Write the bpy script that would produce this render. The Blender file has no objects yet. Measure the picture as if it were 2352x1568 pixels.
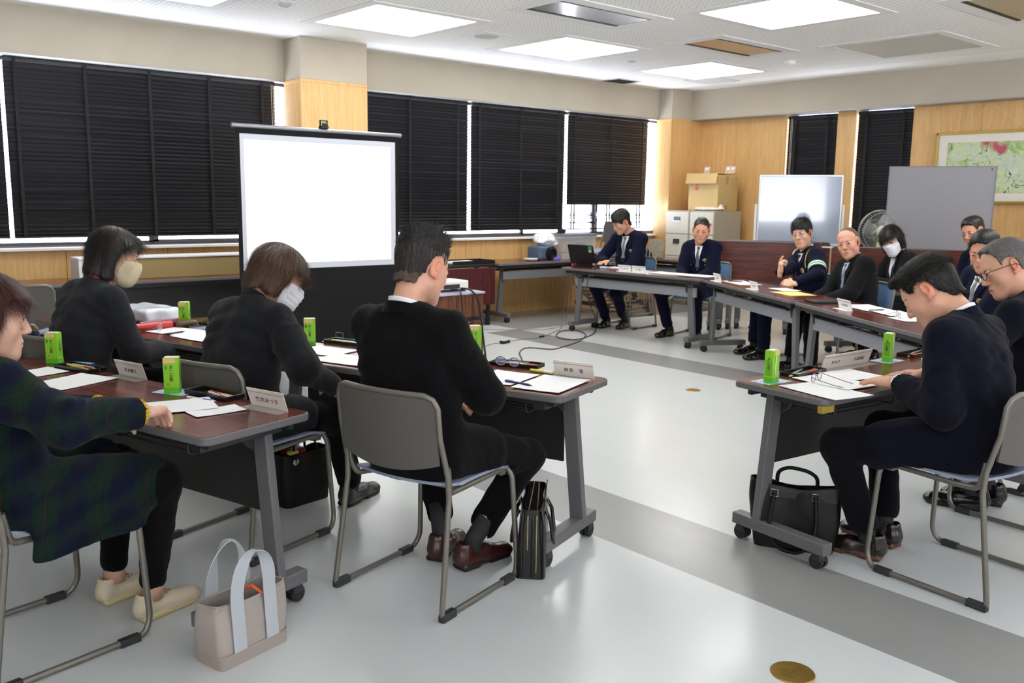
import bpy, math, random
import numpy as np
from mathutils import Vector, Matrix, Euler
R = math.radians
PI = math.pi
col = bpy.context.scene.collection
rnd = random.Random(7)

# ---------------------------------------------------------------- materials
def newmat(name):
    m = bpy.data.materials.new(name); m.use_nodes = True
    nt = m.node_tree; b = nt.nodes['Principled BSDF']
    return m, nt, b
def srgb(h):
    if isinstance(h, str):
        h = h.lstrip('#'); c = [int(h[i:i+2], 16)/255 for i in (0, 2, 4)]
    else: c = h
    return tuple((x/12.92 if x <= .04045 else ((x+.055)/1.055)**2.4) for x in c)+(1,)
def mat(name, c, rough=.5, metal=0, spec=.5, coat=0, emit=None, es=0, noise=0, nscale=30, bump=0, bscale=200, alpha=1, trans=0, sheen=0, aniso=None):
    m, nt, b = newmat(name)
    c = srgb(c)
    b.inputs['Base Color'].default_value = c
    b.inputs['Roughness'].default_value = rough
    b.inputs['Metallic'].default_value = metal
    b.inputs['Specular IOR Level'].default_value = spec
    b.inputs['Coat Weight'].default_value = coat
    b.inputs['Alpha'].default_value = alpha
    b.inputs['Transmission Weight'].default_value = trans
    if sheen:
        b.inputs['Sheen Weight'].default_value = sheen; b.inputs['Sheen Roughness'].default_value = .5
    if emit:
        b.inputs['Emission Color'].default_value = srgb(emit); b.inputs['Emission Strength'].default_value = es
    L = nt.links
    tc = nt.nodes.new('ShaderNodeTexCoord')
    if noise:
        n = nt.nodes.new('ShaderNodeTexNoise'); n.inputs['Scale'].default_value = nscale; n.inputs['Detail'].default_value = 4
        mp = nt.nodes.new('ShaderNodeMapping')
        if aniso: mp.inputs['Scale'].default_value = aniso
        L.new(tc.outputs['Object'], mp.inputs[0]); L.new(mp.outputs[0], n.inputs['Vector'])
        r = nt.nodes.new('ShaderNodeValToRGB')
        r.color_ramp.elements[0].position = .3; r.color_ramp.elements[1].position = .7
        r.color_ramp.elements[0].color = tuple(max(0, x*(1-noise)) for x in c[:3])+(1,)
        r.color_ramp.elements[1].color = tuple(min(1, x*(1+noise)) for x in c[:3])+(1,)
        L.new(n.outputs[0], r.inputs[0]); L.new(r.outputs[0], b.inputs['Base Color'])
    if bump:
        n = nt.nodes.new('ShaderNodeTexNoise'); n.inputs['Scale'].default_value = bscale; n.inputs['Detail'].default_value = 3
        bp = nt.nodes.new('ShaderNodeBump'); bp.inputs['Strength'].default_value = bump; bp.inputs['Distance'].default_value = .003
        L.new(tc.outputs['Object'], n.inputs['Vector']); L.new(n.outputs[0], bp.inputs['Height']); L.new(bp.outputs[0], b.inputs['Normal'])
    return m
def wood(name, c1, c2, scale=1.0, axis='X', rough=.35, coat=0, fine=1.0):
    """wood grain stretched along an object axis"""
    m, nt, b = newmat(name); L = nt.links
    tc = nt.nodes.new('ShaderNodeTexCoord'); mp = nt.nodes.new('ShaderNodeMapping')
    s = {'X': (1.2, 22, 22), 'Y': (22, 1.2, 22), 'Z': (22, 22, 1.2)}[axis]
    mp.inputs['Scale'].default_value = tuple(v*scale for v in s)
    n = nt.nodes.new('ShaderNodeTexNoise'); n.inputs['Scale'].default_value = 2.2; n.inputs['Detail'].default_value = 8; n.inputs['Distortion'].default_value = .6
    n2 = nt.nodes.new('ShaderNodeTexNoise'); n2.inputs['Scale'].default_value = 9*fine; n2.inputs['Detail'].default_value = 6
    mx = nt.nodes.new('ShaderNodeMath'); mx.operation = 'ADD'
    mh = nt.nodes.new('ShaderNodeMath'); mh.operation = 'MULTIPLY'; mh.inputs[1].default_value = .5
    r = nt.nodes.new('ShaderNodeValToRGB')
    r.color_ramp.elements[0].position = .42; r.color_ramp.elements[1].position = .58
    r.color_ramp.elements[0].color = srgb(c1); r.color_ramp.elements[1].color = srgb(c2)
    L.new(tc.outputs['Object'], mp.inputs[0]); L.new(mp.outputs[0], n.inputs['Vector']); L.new(mp.outputs[0], n2.inputs['Vector'])
    L.new(n.outputs[0], mx.inputs[0]); L.new(n2.outputs[0], mx.inputs[1]); L.new(mx.outputs[0], mh.inputs[0])
    L.new(mh.outputs[0], r.inputs[0]); L.new(r.outputs[0], b.inputs['Base Color'])
    b.inputs['Roughness'].default_value = rough; b.inputs['Coat Weight'].default_value = coat; b.inputs['Coat Roughness'].default_value = .15
    return m

# ---------------------------------------------------------------- mesh builder
class MB:
    def __init__(s): s.v = []; s.f = []; s.m = []; s.M = None
    def add(s, vs, fs, mi=0):
        o = len(s.v)
        for p in vs:
            p = Vector(p)
            s.v.append(tuple(s.M @ p) if s.M is not None else tuple(p))
        for f in fs: s.f.append(tuple(i+o for i in f)); s.m.append(mi)
        return s
    def box(s, c, d, rot=None, mi=0, taper=1.0):
        hx, hy, hz = d[0]/2, d[1]/2, d[2]/2
        vs = [Vector((x*(taper if z > 0 else 1), y*(taper if z > 0 else 1), z)) for z in (-hz, hz) for y in (-hy, hy) for x in (-hx, hx)]
        if rot is not None:
            Rm = Euler(rot).to_matrix() if not isinstance(rot, Matrix) else rot
            vs = [Rm @ v for v in vs]
        vs = [v+Vector(c) for v in vs]
        return s.add(vs, [(0, 2, 3, 1), (4, 5, 7, 6), (0, 1, 5, 4), (2, 6, 7, 3), (0, 4, 6, 2), (1, 3, 7, 5)], mi)
    def bx(s, a, b, mi=0):
        return s.box([(a[i]+b[i])/2 for i in range(3)], [abs(b[i]-a[i]) for i in range(3)], None, mi)
    def beam(s, a, b, w, h, up=(0, 0, 1), mi=0):
        a = Vector(a); b = Vector(b); d = (b-a); L = d.length; z = d/L
        x = Vector(up).cross(z)
        if x.length < 1e-4: x = Vector((1, 0, 0))
        x.normalize(); y = z.cross(x)
        Rm = Matrix((x, y, z)).transposed()
        return s.box((a+b)/2, (w, h, L), Rm, mi)
    def tube(s, pts, r, n=8, mi=0, closed=False, caps=True, flat=1.0):
        pts = [Vector(p) for p in pts]; N = len(pts)
        rs = r if isinstance(r, (list, tuple)) else [r]*N
        ring = []; prev = None
        for i, p in enumerate(pts):
            if closed: t = pts[(i+1) % N]-pts[i-1]
            else: t = pts[min(i+1, N-1)]-pts[max(i-1, 0)]
            if t.length < 1e-9: t = Vector((0, 0, 1))
            t.normalize()
            if prev is None:
                x = t.cross(Vector((0, 0, 1)))
                if x.length < .1: x = t.cross(Vector((0, 1, 0)))
            else: x = prev - t*prev.dot(t)
            x.normalize(); prev = x; y = t.cross(x)
            ring.append([p+x*math.cos(2*PI*k/n)*rs[i]*flat+y*math.sin(2*PI*k/n)*rs[i] for k in range(n)])
        vs = [v for q in ring for v in q]; fs = []
        for i in range(N if closed else N-1):
            j = (i+1) % N
            for k in range(n): fs.append((i*n+k, i*n+(k+1) % n, j*n+(k+1) % n, j*n+k))
        if caps and not closed: fs.append(tuple(range(n-1, -1, -1))); fs.append(tuple((N-1)*n+k for k in range(n)))
        return s.add(vs, fs, mi)
    def cyl(s, a, b, r, n=24, mi=0, r2=None):
        return s.tube([a, b], [r, r if r2 is None else r2], n, mi)
    def lathe(s, prof, n=24, mi=0, c=(0, 0, 0), Rm=None):
        vs = []; N = len(prof); c = Vector(c)
        for (r, z) in prof:
            for k in range(n):
                p = Vector((r*math.cos(2*PI*k/n), r*math.sin(2*PI*k/n), z))
                vs.append((Rm @ p if Rm is not None else p)+c)
        fs = [(i*n+k, i*n+(k+1) % n, (i+1)*n+(k+1) % n, (i+1)*n+k) for i in range(N-1) for k in range(n)]
        fs.append(tuple(range(n-1, -1, -1))); fs.append(tuple((N-1)*n+k for k in range(n)))
        return s.add(vs, fs, mi)
    def prism(s, poly, h0, h1, plane='XY', mi=0):
        """polygon extruded between h0 and h1 along the remaining axis"""
        def P(u, v, w): return {'XY': (u, v, w), 'XZ': (u, w, v), 'YZ': (w, u, v)}[plane]
        n = len(poly)
        vs = [P(u, v, h0) for u, v in poly]+[P(u, v, h1) for u, v in poly]
        fs = [tuple(range(n-1, -1, -1)), tuple(range(n, 2*n))]+[(i, (i+1) % n, n+(i+1) % n, n+i) for i in range(n)]
        return s.add(vs, fs, mi)
    def sheet(s, g, th=0, mi=0):
        """grid of points g[i][j]; th gives it thickness"""
        a = len(g); b = len(g[0]); vs = [Vector(p) for r in g for p in r]
        F = [(i*b+j, i*b+j+1, (i+1)*b+j+1, (i+1)*b+j) for i in range(a-1) for j in range(b-1)]
        if not th: return s.add(vs, F, mi)
        nr = [Vector((0, 0, 0)) for _ in vs]
        for f in F:
            nn = (vs[f[2]]-vs[f[0]]).cross(vs[f[3]]-vs[f[1]])
            for i in f: nr[i] += nn
        n0 = len(vs)
        vv = vs+[v-n.normalized()*th if n.length else v for v, n in zip(vs, nr)]
        FF = F+[tuple(n0+i for i in reversed(f)) for f in F]
        bd = [i*b for i in range(a)]+[(a-1)*b+j for j in range(1, b)]+[i*b+b-1 for i in range(a-2, -1, -1)]+[j for j in range(b-2, 0, -1)]
        for i in range(len(bd)):
            p, q = bd[i], bd[(i+1) % len(bd)]; FF.append((p, q, n0+q, n0+p))
        return s.add(vv, FF, mi)
    def mesh(s, name, mats, smooth=False):
        me = bpy.data.meshes.new(name); me.from_pydata(s.v, [], s.f)
        for m in (mats if isinstance(mats, (list, tuple)) else [mats]): me.materials.append(m)
        me.polygons.foreach_set('material_index', s.m)
        if smooth is not False:
            me.polygons.foreach_set('use_smooth', [True]*len(me.polygons))
            if smooth is not True:
                me.update(); me.set_sharp_from_angle(angle=R(smooth))
        me.update(); return me

def link(name, me, parent=None, loc=None, rot=None, bevel=0, bseg=2, subd=0):
    o = bpy.data.objects.new(name, me); col.objects.link(o)
    if parent is not None: o.parent = parent
    if loc is not None: o.location = loc
    if rot is not None: o.rotation_euler = rot
    if bevel:
        b = o.modifiers.new('bevel', 'BEVEL'); b.width = bevel; b.segments = bseg; b.limit_method = 'ANGLE'; b.angle_limit = R(40)
    if subd:
        b = o.modifiers.new('sub', 'SUBSURF'); b.levels = subd; b.render_levels = subd
    return o
def obj(name, mb, mats, parent=None, loc=None, rot=None, smooth=False, bevel=0, bseg=2, subd=0):
    return link(name, mb.mesh(name, mats, smooth), parent, loc, rot, bevel, bseg, subd)
def tag(o, label, cat, group=None, kind=None):
    if label: o['label'] = label
    if cat: o['category'] = cat
    if group: o['group'] = group
    if kind: o['kind'] = kind
    return o
def thing(name, label, cat, loc=(0, 0, 0), rz=0, group=None):
    o = bpy.data.objects.new(name, None); col.objects.link(o); o.empty_display_size = .05
    o.location = loc; o.rotation_euler = (0, 0, rz)
    return tag(o, label, cat, group)
def struct(name, mb, mats, **k):
    o = obj(name, mb, mats, **k); o['kind'] = 'structure'; return o
def kids(o): return KID.get(o.name, [])
def dup(root, loc, rz, label, group=None):
    """copy a thing with its parts and their sub-parts"""
    def rec(o, parent):
        c = o.copy(); col.objects.link(c)
        if parent is not None: c.parent = parent
        for ch in o.children: rec(ch, c)
        return c
    r = rec(root, None)
    r.location = loc; r.rotation_euler = (0, 0, rz); r['label'] = label
    if group: r['group'] = group
    return r
def arc(c, r, a0, a1, n, ax=(1, 0, 0), ay=(0, 0, 1)):
    c = Vector(c); ax = Vector(ax); ay = Vector(ay)
    return [c+ax*r*math.cos(R(a0+(a1-a0)*i/n))+ay*r*math.sin(R(a0+(a1-a0)*i/n)) for i in range(n+1)]
def fillet(pts, r, n=5):
    """round the corners of an open polyline"""
    pts = [Vector(p) for p in pts]; out = [pts[0]]
    for i in range(1, len(pts)-1):
        a, b, c = pts[i-1], pts[i], pts[i+1]
        u = (a-b); v = (c-b); rr = min(r, u.length*.49, v.length*.49); u.normalize(); v.normalize()
        p, q = b+u*rr, b+v*rr
        for k in range(n+1):
            t = k/n; out.append(p*(1-t)**2+b*2*t*(1-t)+q*t*t)
    out.append(pts[-1]); return out
def rpoly(w, h, r, n=5, cx=0, cy=0):
    o = []
    for sx, sy, a in ((1, 1, 0), (-1, 1, 90), (-1, -1, 180), (1, -1, 270)):
        for k in range(n+1):
            t = R(a+90*k/n); o.append((cx+sx*(w/2-r)+r*math.cos(t), cy+sy*(h/2-r)+r*math.sin(t)))
    return o

# ---------------------------------------------------------------- implicit surfaces (smooth unions meshed with surface nets)
class SDF:
    def __init__(s, lo, hi, h):
        s.h = h; s.lo = np.array(lo, float)
        s.n = np.ceil((np.array(hi)-s.lo)/h).astype(int)+1
        s.F = np.full(s.n, .3, np.float32)
    def win(s, lo, hi):
        a = np.clip(np.floor((np.array(lo)-s.lo)/s.h).astype(int), 0, s.n)
        b = np.clip(np.ceil((np.array(hi)-s.lo)/s.h).astype(int)+1, 0, s.n)
        if (b <= a).any(): return None, None
        sl = tuple(slice(int(i), int(j)) for i, j in zip(a, b))
        g = np.meshgrid(*[(s.lo[k]+s.h*np.arange(a[k], b[k])).astype(np.float32) for k in range(3)], indexing='ij')
        return sl, np.stack(g, -1)
    def op(s, sl, d, k, mode):
        F = s.F[sl]; d = d.astype(np.float32)
        if mode == 'u':
            if k <= 0: F2 = np.minimum(F, d)
            else:
                h = np.clip(.5+.5*(d-F)/k, 0, 1); F2 = d*(1-h)+F*h-k*h*(1-h)
        else:  # subtract
            if k <= 0: F2 = np.maximum(F, -d)
            else:
                h = np.clip(.5-.5*(d+F)/k, 0, 1); F2 = F*(1-h)-d*h+k*h*(1-h)
        s.F[sl] = F2
    def cone(s, a, b, ra, rb, k=.02, side=None, ratio=1, mode='u', M=None):
        a = np.array(a, float); b = np.array(b, float)
        if M is not None:
            A = np.array(M); a = A[:3, :3]@a+A[:3, 3]; b = A[:3, :3]@b+A[:3, 3]
            if side is not None: side = A[:3, :3]@np.array(side, float)
        m = max(ra, rb)*max(1, ratio)+k*1.5+s.h*3
        sl, P = s.win(np.minimum(a, b)-m, np.maximum(a, b)+m)
        if sl is None: return s
        ba = b-a; l2 = max(float(ba@ba), 1e-9)
        pa = P-a.astype(np.float32)
        t = np.clip((pa@ba.astype(np.float32))/l2, 0, 1)
        q = pa-t[..., None]*ba.astype(np.float32)
        if side is not None:
            sd = np.array(side, float); sd = (sd/np.linalg.norm(sd)).astype(np.float32)
            c = q@sd; q = q+(c*(1/ratio-1))[..., None]*sd
        d = np.sqrt((q*q).sum(-1))-(ra+(rb-ra)*t)
        s.op(sl, d, k, mode); return s
    def ell(s, c, r, k=.02, rot=None, mode='u', M=None):
        c = np.array(c, float); r = np.array(r, float)
        A = np.eye(3) if rot is None else np.array(Euler(rot).to_matrix())
        if M is not None:
            Mn = np.array(M); c = Mn[:3, :3]@c+Mn[:3, 3]; A = Mn[:3, :3]@A
        m = float(r.max())+k*1.5+s.h*3
        sl, P = s.win(c-m, c+m)
        if sl is None: return s
        q = (P-c.astype(np.float32))@A.astype(np.float32)
        k0 = np.sqrt(((q/r.astype(np.float32))**2).sum(-1)); k1 = np.sqrt(((q/(r*r).astype(np.float32))**2).sum(-1))
        s.op(sl, k0*(k0-1)/np.maximum(k1, 1e-6), k, mode); return s
    def rbox(s, c, hsz, rad=.01, k=.01, rot=None, mode='u', M=None):
        c = np.array(c, float); hs = np.array(hsz, float)-rad
        A = np.eye(3) if rot is None else np.array(Euler(rot).to_matrix())
        if M is not None:
            Mn = np.array(M); c = Mn[:3, :3]@c+Mn[:3, 3]; A = Mn[:3, :3]@A
        m = float(np.linalg.norm(hsz))+k*1.5+s.h*3
        sl, P = s.win(c-m, c+m)
        if sl is None: return s
        q = np.abs((P-c.astype(np.float32))@A.astype(np.float32))-hs.astype(np.float32)
        d = np.sqrt((np.maximum(q, 0)**2).sum(-1))+np.minimum(q.max(-1), 0)-rad
        s.op(sl, d, k, mode); return s
    def plane(s, p, n, k=0, keep='below', M=None):
        """cut away everything on the side n points to"""
        p = np.array(p, float); n = np.array(n, float)
        if M is not None:
            Mn = np.array(M); p = Mn[:3, :3]@p+Mn[:3, 3]; n = Mn[:3, :3]@n
        n = n/np.linalg.norm(n)
        sl, P = s.win(s.lo, s.lo+s.n*s.h)
        d = (P-p.astype(np.float32))@n.astype(np.float32)
        s.F = np.maximum(s.F, d.astype(np.float32)); return s
    def func(s, lo, hi, fn):
        """F[window] = fn(F, P)"""
        sl, P = s.win(lo, hi)
        if sl is not None: s.F[sl] = fn(s.F[sl], P)
        return s
    def net(s):
        F = s.F; F[0] = F[-1] = .3; F[:, 0] = F[:, -1] = .3; F[:, :, 0] = F[:, :, -1] = .3
        nx, ny, nz = F.shape
        ins = F < 0
        c = np.zeros((nx-1, ny-1, nz-1), np.uint8)
        for dx in (0, 1):
            for dy in (0, 1):
                for dz in (0, 1):
                    c += ins[dx:nx-1+dx, dy:ny-1+dy, dz:nz-1+dz]
        act = np.argwhere((c > 0) & (c < 8))
        idx = -np.ones(c.shape, np.int32); idx[act[:, 0], act[:, 1], act[:, 2]] = np.arange(len(act))
        acc = np.zeros((len(act), 3)); cnt = np.zeros(len(act))
        cor = [(dx, dy, dz) for dx in (0, 1) for dy in (0, 1) for dz in (0, 1)]
        for i in range(8):
            for ax in range(3):
                a = cor[i]
                if a[ax]: continue
                b = list(a); b[ax] = 1
                fa = F[act[:, 0]+a[0], act[:, 1]+a[1], act[:, 2]+a[2]]; fb = F[act[:, 0]+b[0], act[:, 1]+b[1], act[:, 2]+b[2]]
                m = (fa < 0) != (fb < 0)
                t = np.where(m, fa/np.where(m, fa-fb, 1), 0)
                p = np.tile(np.array(a, float), (len(act), 1)); p[:, ax] += t
                acc[m] += p[m]; cnt[m] += 1
        V = (act+acc/np.maximum(cnt, 1)[:, None])*s.h+s.lo
        Q = []
        for ax in range(3):
            u, v = [(1, 2), (2, 0), (0, 1)][ax]
            sa = [slice(None)]*3; sb = [slice(None)]*3; sa[ax] = slice(0, -1); sb[ax] = slice(1, None)
            A = ins[tuple(sa)]; B = ins[tuple(sb)]
            for pol in (0, 1):
                e = np.argwhere((A & ~B) if pol == 0 else (~A & B))
                e = e[(e[:, u] > 0) & (e[:, v] > 0)]
                e = e[(e[:, u] < F.shape[u]-1) & (e[:, v] < F.shape[v]-1)]
                def g(du, dv):
                    q = e.copy(); q[:, u] -= du; q[:, v] -= dv; return idx[q[:, 0], q[:, 1], q[:, 2]]
                q = np.stack([g(1, 1), g(0, 1), g(0, 0), g(1, 0)], 1)
                Q.append(q if pol == 0 else q[:, ::-1])
        Q = np.concatenate(Q); Q = Q[(Q >= 0).all(1)]
        return V, Q
def relax(V, Q, it=1, w=.5):
    for _ in range(it):
        S = np.zeros_like(V); n = np.zeros(len(V))
        for i in range(4):
            for j in (1, 3):
                a = Q[:, i]; b = Q[:, (i+j) % 4]
                np.add.at(S, a, V[b]); np.add.at(n, a, 1)
        V = V*(1-w)+w*S/np.maximum(n, 1)[:, None]
    return V
def npmesh(name, parts, mats):
    """parts: list of (V, Q, material index or array)"""
    Vs = []; Qs = []; Ms = []; o = 0
    for V, Q, mi in parts:
        Vs.append(V); Qs.append(Q+o); o += len(V)
        Ms.append(np.full(len(Q), mi) if np.isscalar(mi) else mi)
    V = np.concatenate(Vs); Q = np.concatenate(Qs); Mi = np.concatenate(Ms).astype(np.int32)
    me = bpy.data.meshes.new(name)
    me.vertices.add(len(V)); me.vertices.foreach_set('co', V.astype(np.float32).ravel())
    me.loops.add(Q.size); me.loops.foreach_set('vertex_index', Q.astype(np.int32).ravel())
    me.polygons.add(len(Q)); me.polygons.foreach_set('loop_start', (np.arange(len(Q))*Q.shape[1]).astype(np.int32))
    for m in mats: me.materials.append(m)
    me.polygons.foreach_set('material_index', Mi)
    me.polygons.foreach_set('use_smooth', np.ones(len(Q), bool))
    me.update(calc_edges=True); me.validate(); return me
def vnoise(P, sc, seed=0):
    """cheap smooth pseudo-noise in [-1,1]"""
    P = P*sc
    r = random.Random(seed); s = 0
    for i in range(5):
        k = np.array([r.gauss(0, 1) for _ in range(3)]); ph = r.random()*6.28
        s = s+np.sin(P@k*1.7+ph+1.3*np.sin(P@np.array([k[1], k[2], k[0]])*1.1+ph*2))
    return s/5*1.6
def rzf(fx, fy): return math.atan2(-fx, fy)
# ---------------------------------------------------------------- shared materials
M = {}
M['beige'] = mat('wall paint beige', '#aea695', .85, noise=.03, nscale=3)
M['white_ceiling'] = mat('ceiling border paint', '#dddcd8', .9)
M['fixture_white'] = mat('white enamel frame', '#dcdcda', .6)
M['oak'] = wood('oak veneer wall panel', '#c99d62', '#d6ad74', .55, 'Z', .42)
M['black_blind'] = mat('black aluminium slat', '#17171b', .34, spec=.5)
M['tape'] = mat('black ladder tape', '#101013', .8)
M['alu'] = mat('anodised aluminium', '#9a9ba0', .35, .8)
M['winframe'] = mat('window frame bronze grey', '#68646a', .5, .3)
M['white_pl'] = mat('white plastic', '#e4e3df', .45)
M['steel'] = mat('chair tube grey steel', '#7d7870', .38, .55)
M['grey_frame'] = mat('table frame grey enamel', '#6a696b', .45, .1)
M['grey_light'] = mat('table beam light grey enamel', '#8b8d94', .45, .1)
M['edge'] = mat('table edge grey vinyl', '#656263', .5)
M['dark_pl'] = mat('dark grey plastic', '#2e2e31', .5)
M['panel'] = mat('charcoal modesty panel', '#242323', .6)
M['rose'] = wood('rosewood laminate', '#3b1610', '#7c3b2b', .8, 'X', .2, coat=.06)
M['rubber'] = mat('black rubber', '#222224', .7)
M['black'] = mat('black', '#0e0e10', .5)
M['paper'] = mat('white paper', '#eeeeee', .85)
M['chrome'] = mat('chrome', '#c8c8c8', .18, 1)
M['brass'] = mat('brass', '#b9974a', .32, .9)

# scale of the survey (all positions in metres, camera above the origin)
K = 1.0286
def W(x, y, z): return (x*K, y*K, 1.44+(z-1.4)*K)
CZ = 1.44+1.515*K            # ceiling height
SB = 1.44+1.12*K             # underside of the beams
WY = 8.5*K; FX = 10.5*K      # window wall and far wall faces

# floor ------------------------------------------------------------
m, nt, b = newmat('vinyl floor'); L = nt.links
tc = nt.nodes.new('ShaderNodeTexCoord'); sep = nt.nodes.new('ShaderNodeSeparateXYZ'); L.new(tc.outputs['Object'], sep.inputs[0])
def mth(op, a, b_, c=None):
    n = nt.nodes.new('ShaderNodeMath'); n.operation = op
    for i, v in enumerate((a, b_, c)):
        if v is None: continue
        if isinstance(v, (int, float)): n.inputs[i].default_value = v
        else: L.new(v, n.inputs[i])
    return n.outputs[0]
X, Y = sep.outputs[0], sep.outputs[1]
def rng(v, a, b_): return mth('MULTIPLY', mth('GREATER_THAN', v, a), mth('LESS_THAN', v, b_))
dark = mth('MAXIMUM', rng(X, 2.63*K, 3.09*K), mth('MULTIPLY', rng(X, 5.9*K, 6.34*K), mth('LESS_THAN', Y, 7.33*K)))
dark = mth('MAXIMUM', dark, mth('MULTIPLY', mth('GREATER_THAN', X, 6.34*K), mth('GREATER_THAN', Y, 7.27*K)))
dark = mth('MAXIMUM', dark, mth('GREATER_THAN', Y, 7.78*K))
mp = nt.nodes.new('ShaderNodeMapping'); mp.inputs['Scale'].default_value = (3.5, 1.1, 1); mp.inputs['Rotation'].default_value = (0, 0, .5); L.new(tc.outputs['Object'], mp.inputs[0])
n1 = nt.nodes.new('ShaderNodeTexNoise'); n1.inputs['Scale'].default_value = 1.6; n1.inputs['Detail'].default_value = 6; n1.inputs['Distortion'].default_value = .3; L.new(mp.outputs[0], n1.inputs['Vector'])
n2 = nt.nodes.new('ShaderNodeTexNoise'); n2.inputs['Scale'].default_value = 260; n2.inputs['Detail'].default_value = 3; L.new(tc.outputs['Object'], n2.inputs['Vector'])
v = mth('MULTIPLY_ADD', n1.outputs[0], .06, mth('MULTIPLY_ADD', n2.outputs[0], .10, -.10))
seam = mth('MAXIMUM', mth('LESS_THAN', mth('FRACT', mth('DIVIDE', mth('SUBTRACT', X, 2.63*K), .946), 0), .0026), mth('LESS_THAN', mth('FRACT', mth('DIVIDE', Y, .946), 0), .0026))
v = mth('SUBTRACT', v, mth('MULTIPLY', seam, .05))
mx = nt.nodes.new('ShaderNodeMix'); mx.data_type = 'RGBA'; L.new(dark, mx.inputs['Factor'])
mx.inputs['A'].default_value = srgb('#c9cccb'); mx.inputs['B'].default_value = srgb('#90908e')
hs = nt.nodes.new('ShaderNodeVectorMath'); hs.operation = 'SCALE'; L.new(mx.outputs['Result'], hs.inputs[0]); L.new(mth('ADD', v, 1.0), hs.inputs['Scale'])
L.new(hs.outputs[0], b.inputs['Base Color'])
b.inputs['Roughness'].default_value = .24; b.inputs['Specular IOR Level'].default_value = .55
n3 = nt.nodes.new('ShaderNodeTexNoise'); n3.inputs['Scale'].default_value = 14; n3.inputs['Detail'].default_value = 5; L.new(tc.outputs['Object'], n3.inputs['Vector'])
L.new(mth('MULTIPLY_ADD', n3.outputs[0], .06, .20), b.inputs['Roughness'])
M['floor'] = m
X0, Y0 = -3.2, -3.4
struct('floor', MB().bx((X0, Y0, -.1), (FX+.3, WY+.3, 0)), M['floor'])

# ceiling ----------------------------------------------------------
m, nt, b = newmat('perforated ceiling tile'); L = nt.links
tc = nt.nodes.new('ShaderNodeTexCoord'); sep = nt.nodes.new('ShaderNodeSeparateXYZ'); L.new(tc.outputs['Object'], sep.inputs[0])
X, Y = sep.outputs[0], sep.outputs[1]
def cell(v): return mth('ABSOLUTE', mth('SUBTRACT', mth('FRACT', mth('DIVIDE', v, .045), 0), .5), 0)
d = mth('MULTIPLY', mth('LESS_THAN', cell(X), .3), mth('LESS_THAN', cell(Y), .3))
inside = mth('MULTIPLY', mth('LESS_THAN', Y, 7.98*K), mth('LESS_THAN', X, 9.75*K))
d = mth('MULTIPLY', d, inside)
mx = nt.nodes.new('ShaderNodeMix'); mx.data_type = 'RGBA'; L.new(d, mx.inputs['Factor'])
mx.inputs['A'].default_value = srgb('#f0f0ed'); mx.inputs['B'].default_value = srgb('#d0d1cb')
L.new(mx.outputs['Result'], b.inputs['Base Color']); b.inputs['Roughness'].default_value = .9
bp = nt.nodes.new('ShaderNodeBump'); bp.invert = True; bp.inputs['Strength'].default_value = .5; bp.inputs['Distance'].default_value = .004; L.new(d, bp.inputs['Height']); L.new(bp.outputs[0], b.inputs['Normal'])
M['ceil'] = m
struct('ceiling', MB().bx((X0, Y0, CZ), (FX+.3, WY+.3, CZ+.1)), M['ceil'])

# walls ------------------------------------------------------------
SILL = 1.44-.47*K             # sill height
PX0, PX1 = 4.237*K, 4.98*K; PY = 8.15*K
struct('wall_back', MB().bx((X0, WY+.22, 0), (FX+.3, WY+.3, SILL)).bx((X0, WY+.02, SILL-.05), (PX0+.12, WY+.3, SILL-.05)).bx((X0, WY, SB), (FX+.3, WY+.3, CZ)), M['beige'])
# lower oak wall under the windows, with joints
mb = MB(); x = X0
while x < FX:
    x2 = min(x+.9, FX+.2); mb.bx((x+.002, WY, 0), (x2-.002, WY+.2, SILL-.02)); x = x2
struct('wall_back_panelling', mb, M['oak'], bevel=.002)
struct('trim_1', MB().bx((X0, WY-.05, SILL-.02), (FX-.2, WY+.24, SILL)), mat('sill pale stone', '#e8e4dc', .4))
struct('trim_2', MB().bx((X0, WY-.012, SB-.012), (FX+.2, WY+.1, SB+.004)), M['alu'])
# pillars
for nm, a, b2 in (('pillar_1', (PX0, PY), (PX1, WY+.3)), ('pillar_2', (9.88*K, 8.26*K), (FX+.3, WY+.02))):
    struct(nm, MB().bx((a[0], a[1], SB), (b2[0], b2[1], CZ)), M['beige'], bevel=.004)
    struct(nm+'_cladding', MB().bx((a[0]-.002, a[1]-.002, .0), (b2[0], WY if nm == 'pillar_1' else b2[1], SB)).bx((a[0]-.006, a[1]-.006, SB-.03), (b2[0], WY, SB)), M['oak'], bevel=.004)
# far wall: beam and oak with two window slots
BX = 10.3*K
struct('beam_right', MB().bx((BX, Y0, SB), (FX+.3, 8.3*K, CZ)), M['beige'])
struct('trim_3', MB().bx((BX+.01, Y0, SB-.01), (FX+.1, 8.3*K, SB+.003)), M['alu'])
slots = [(6.13*K, 6.86*K), (5.17*K, 5.89*K)]
mb = MB(); ys = [Y0]+sorted([v for s_ in slots for v in s_])+[8.4*K]
for i in range(0, len(ys), 2):
    a, b2 = ys[i], ys[i+1]; n = max(1, round((b2-a)/.78)); w = (b2-a)/n
    for k in range(n): mb.bx((FX, a+k*w+.0015, 0), (FX+.25, a+(k+1)*w-.0015, SB+.05))
for a, b2 in slots: mb.bx((FX, a, 0), (FX+.25, b2, .8))
struct('wall_right', mb, M['oak'], bevel=.002)
struct('wall_right_backing', MB().bx((FX+.12, Y0, 0), (FX+.3, min(ys[1:3]), SB)).bx((FX+.25, ys[2], 0), (FX+.3, ys[3], SB)).bx((FX+.25, ys[4], 0), (FX+.3, 8.6*K, SB)), M['beige'])
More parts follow.
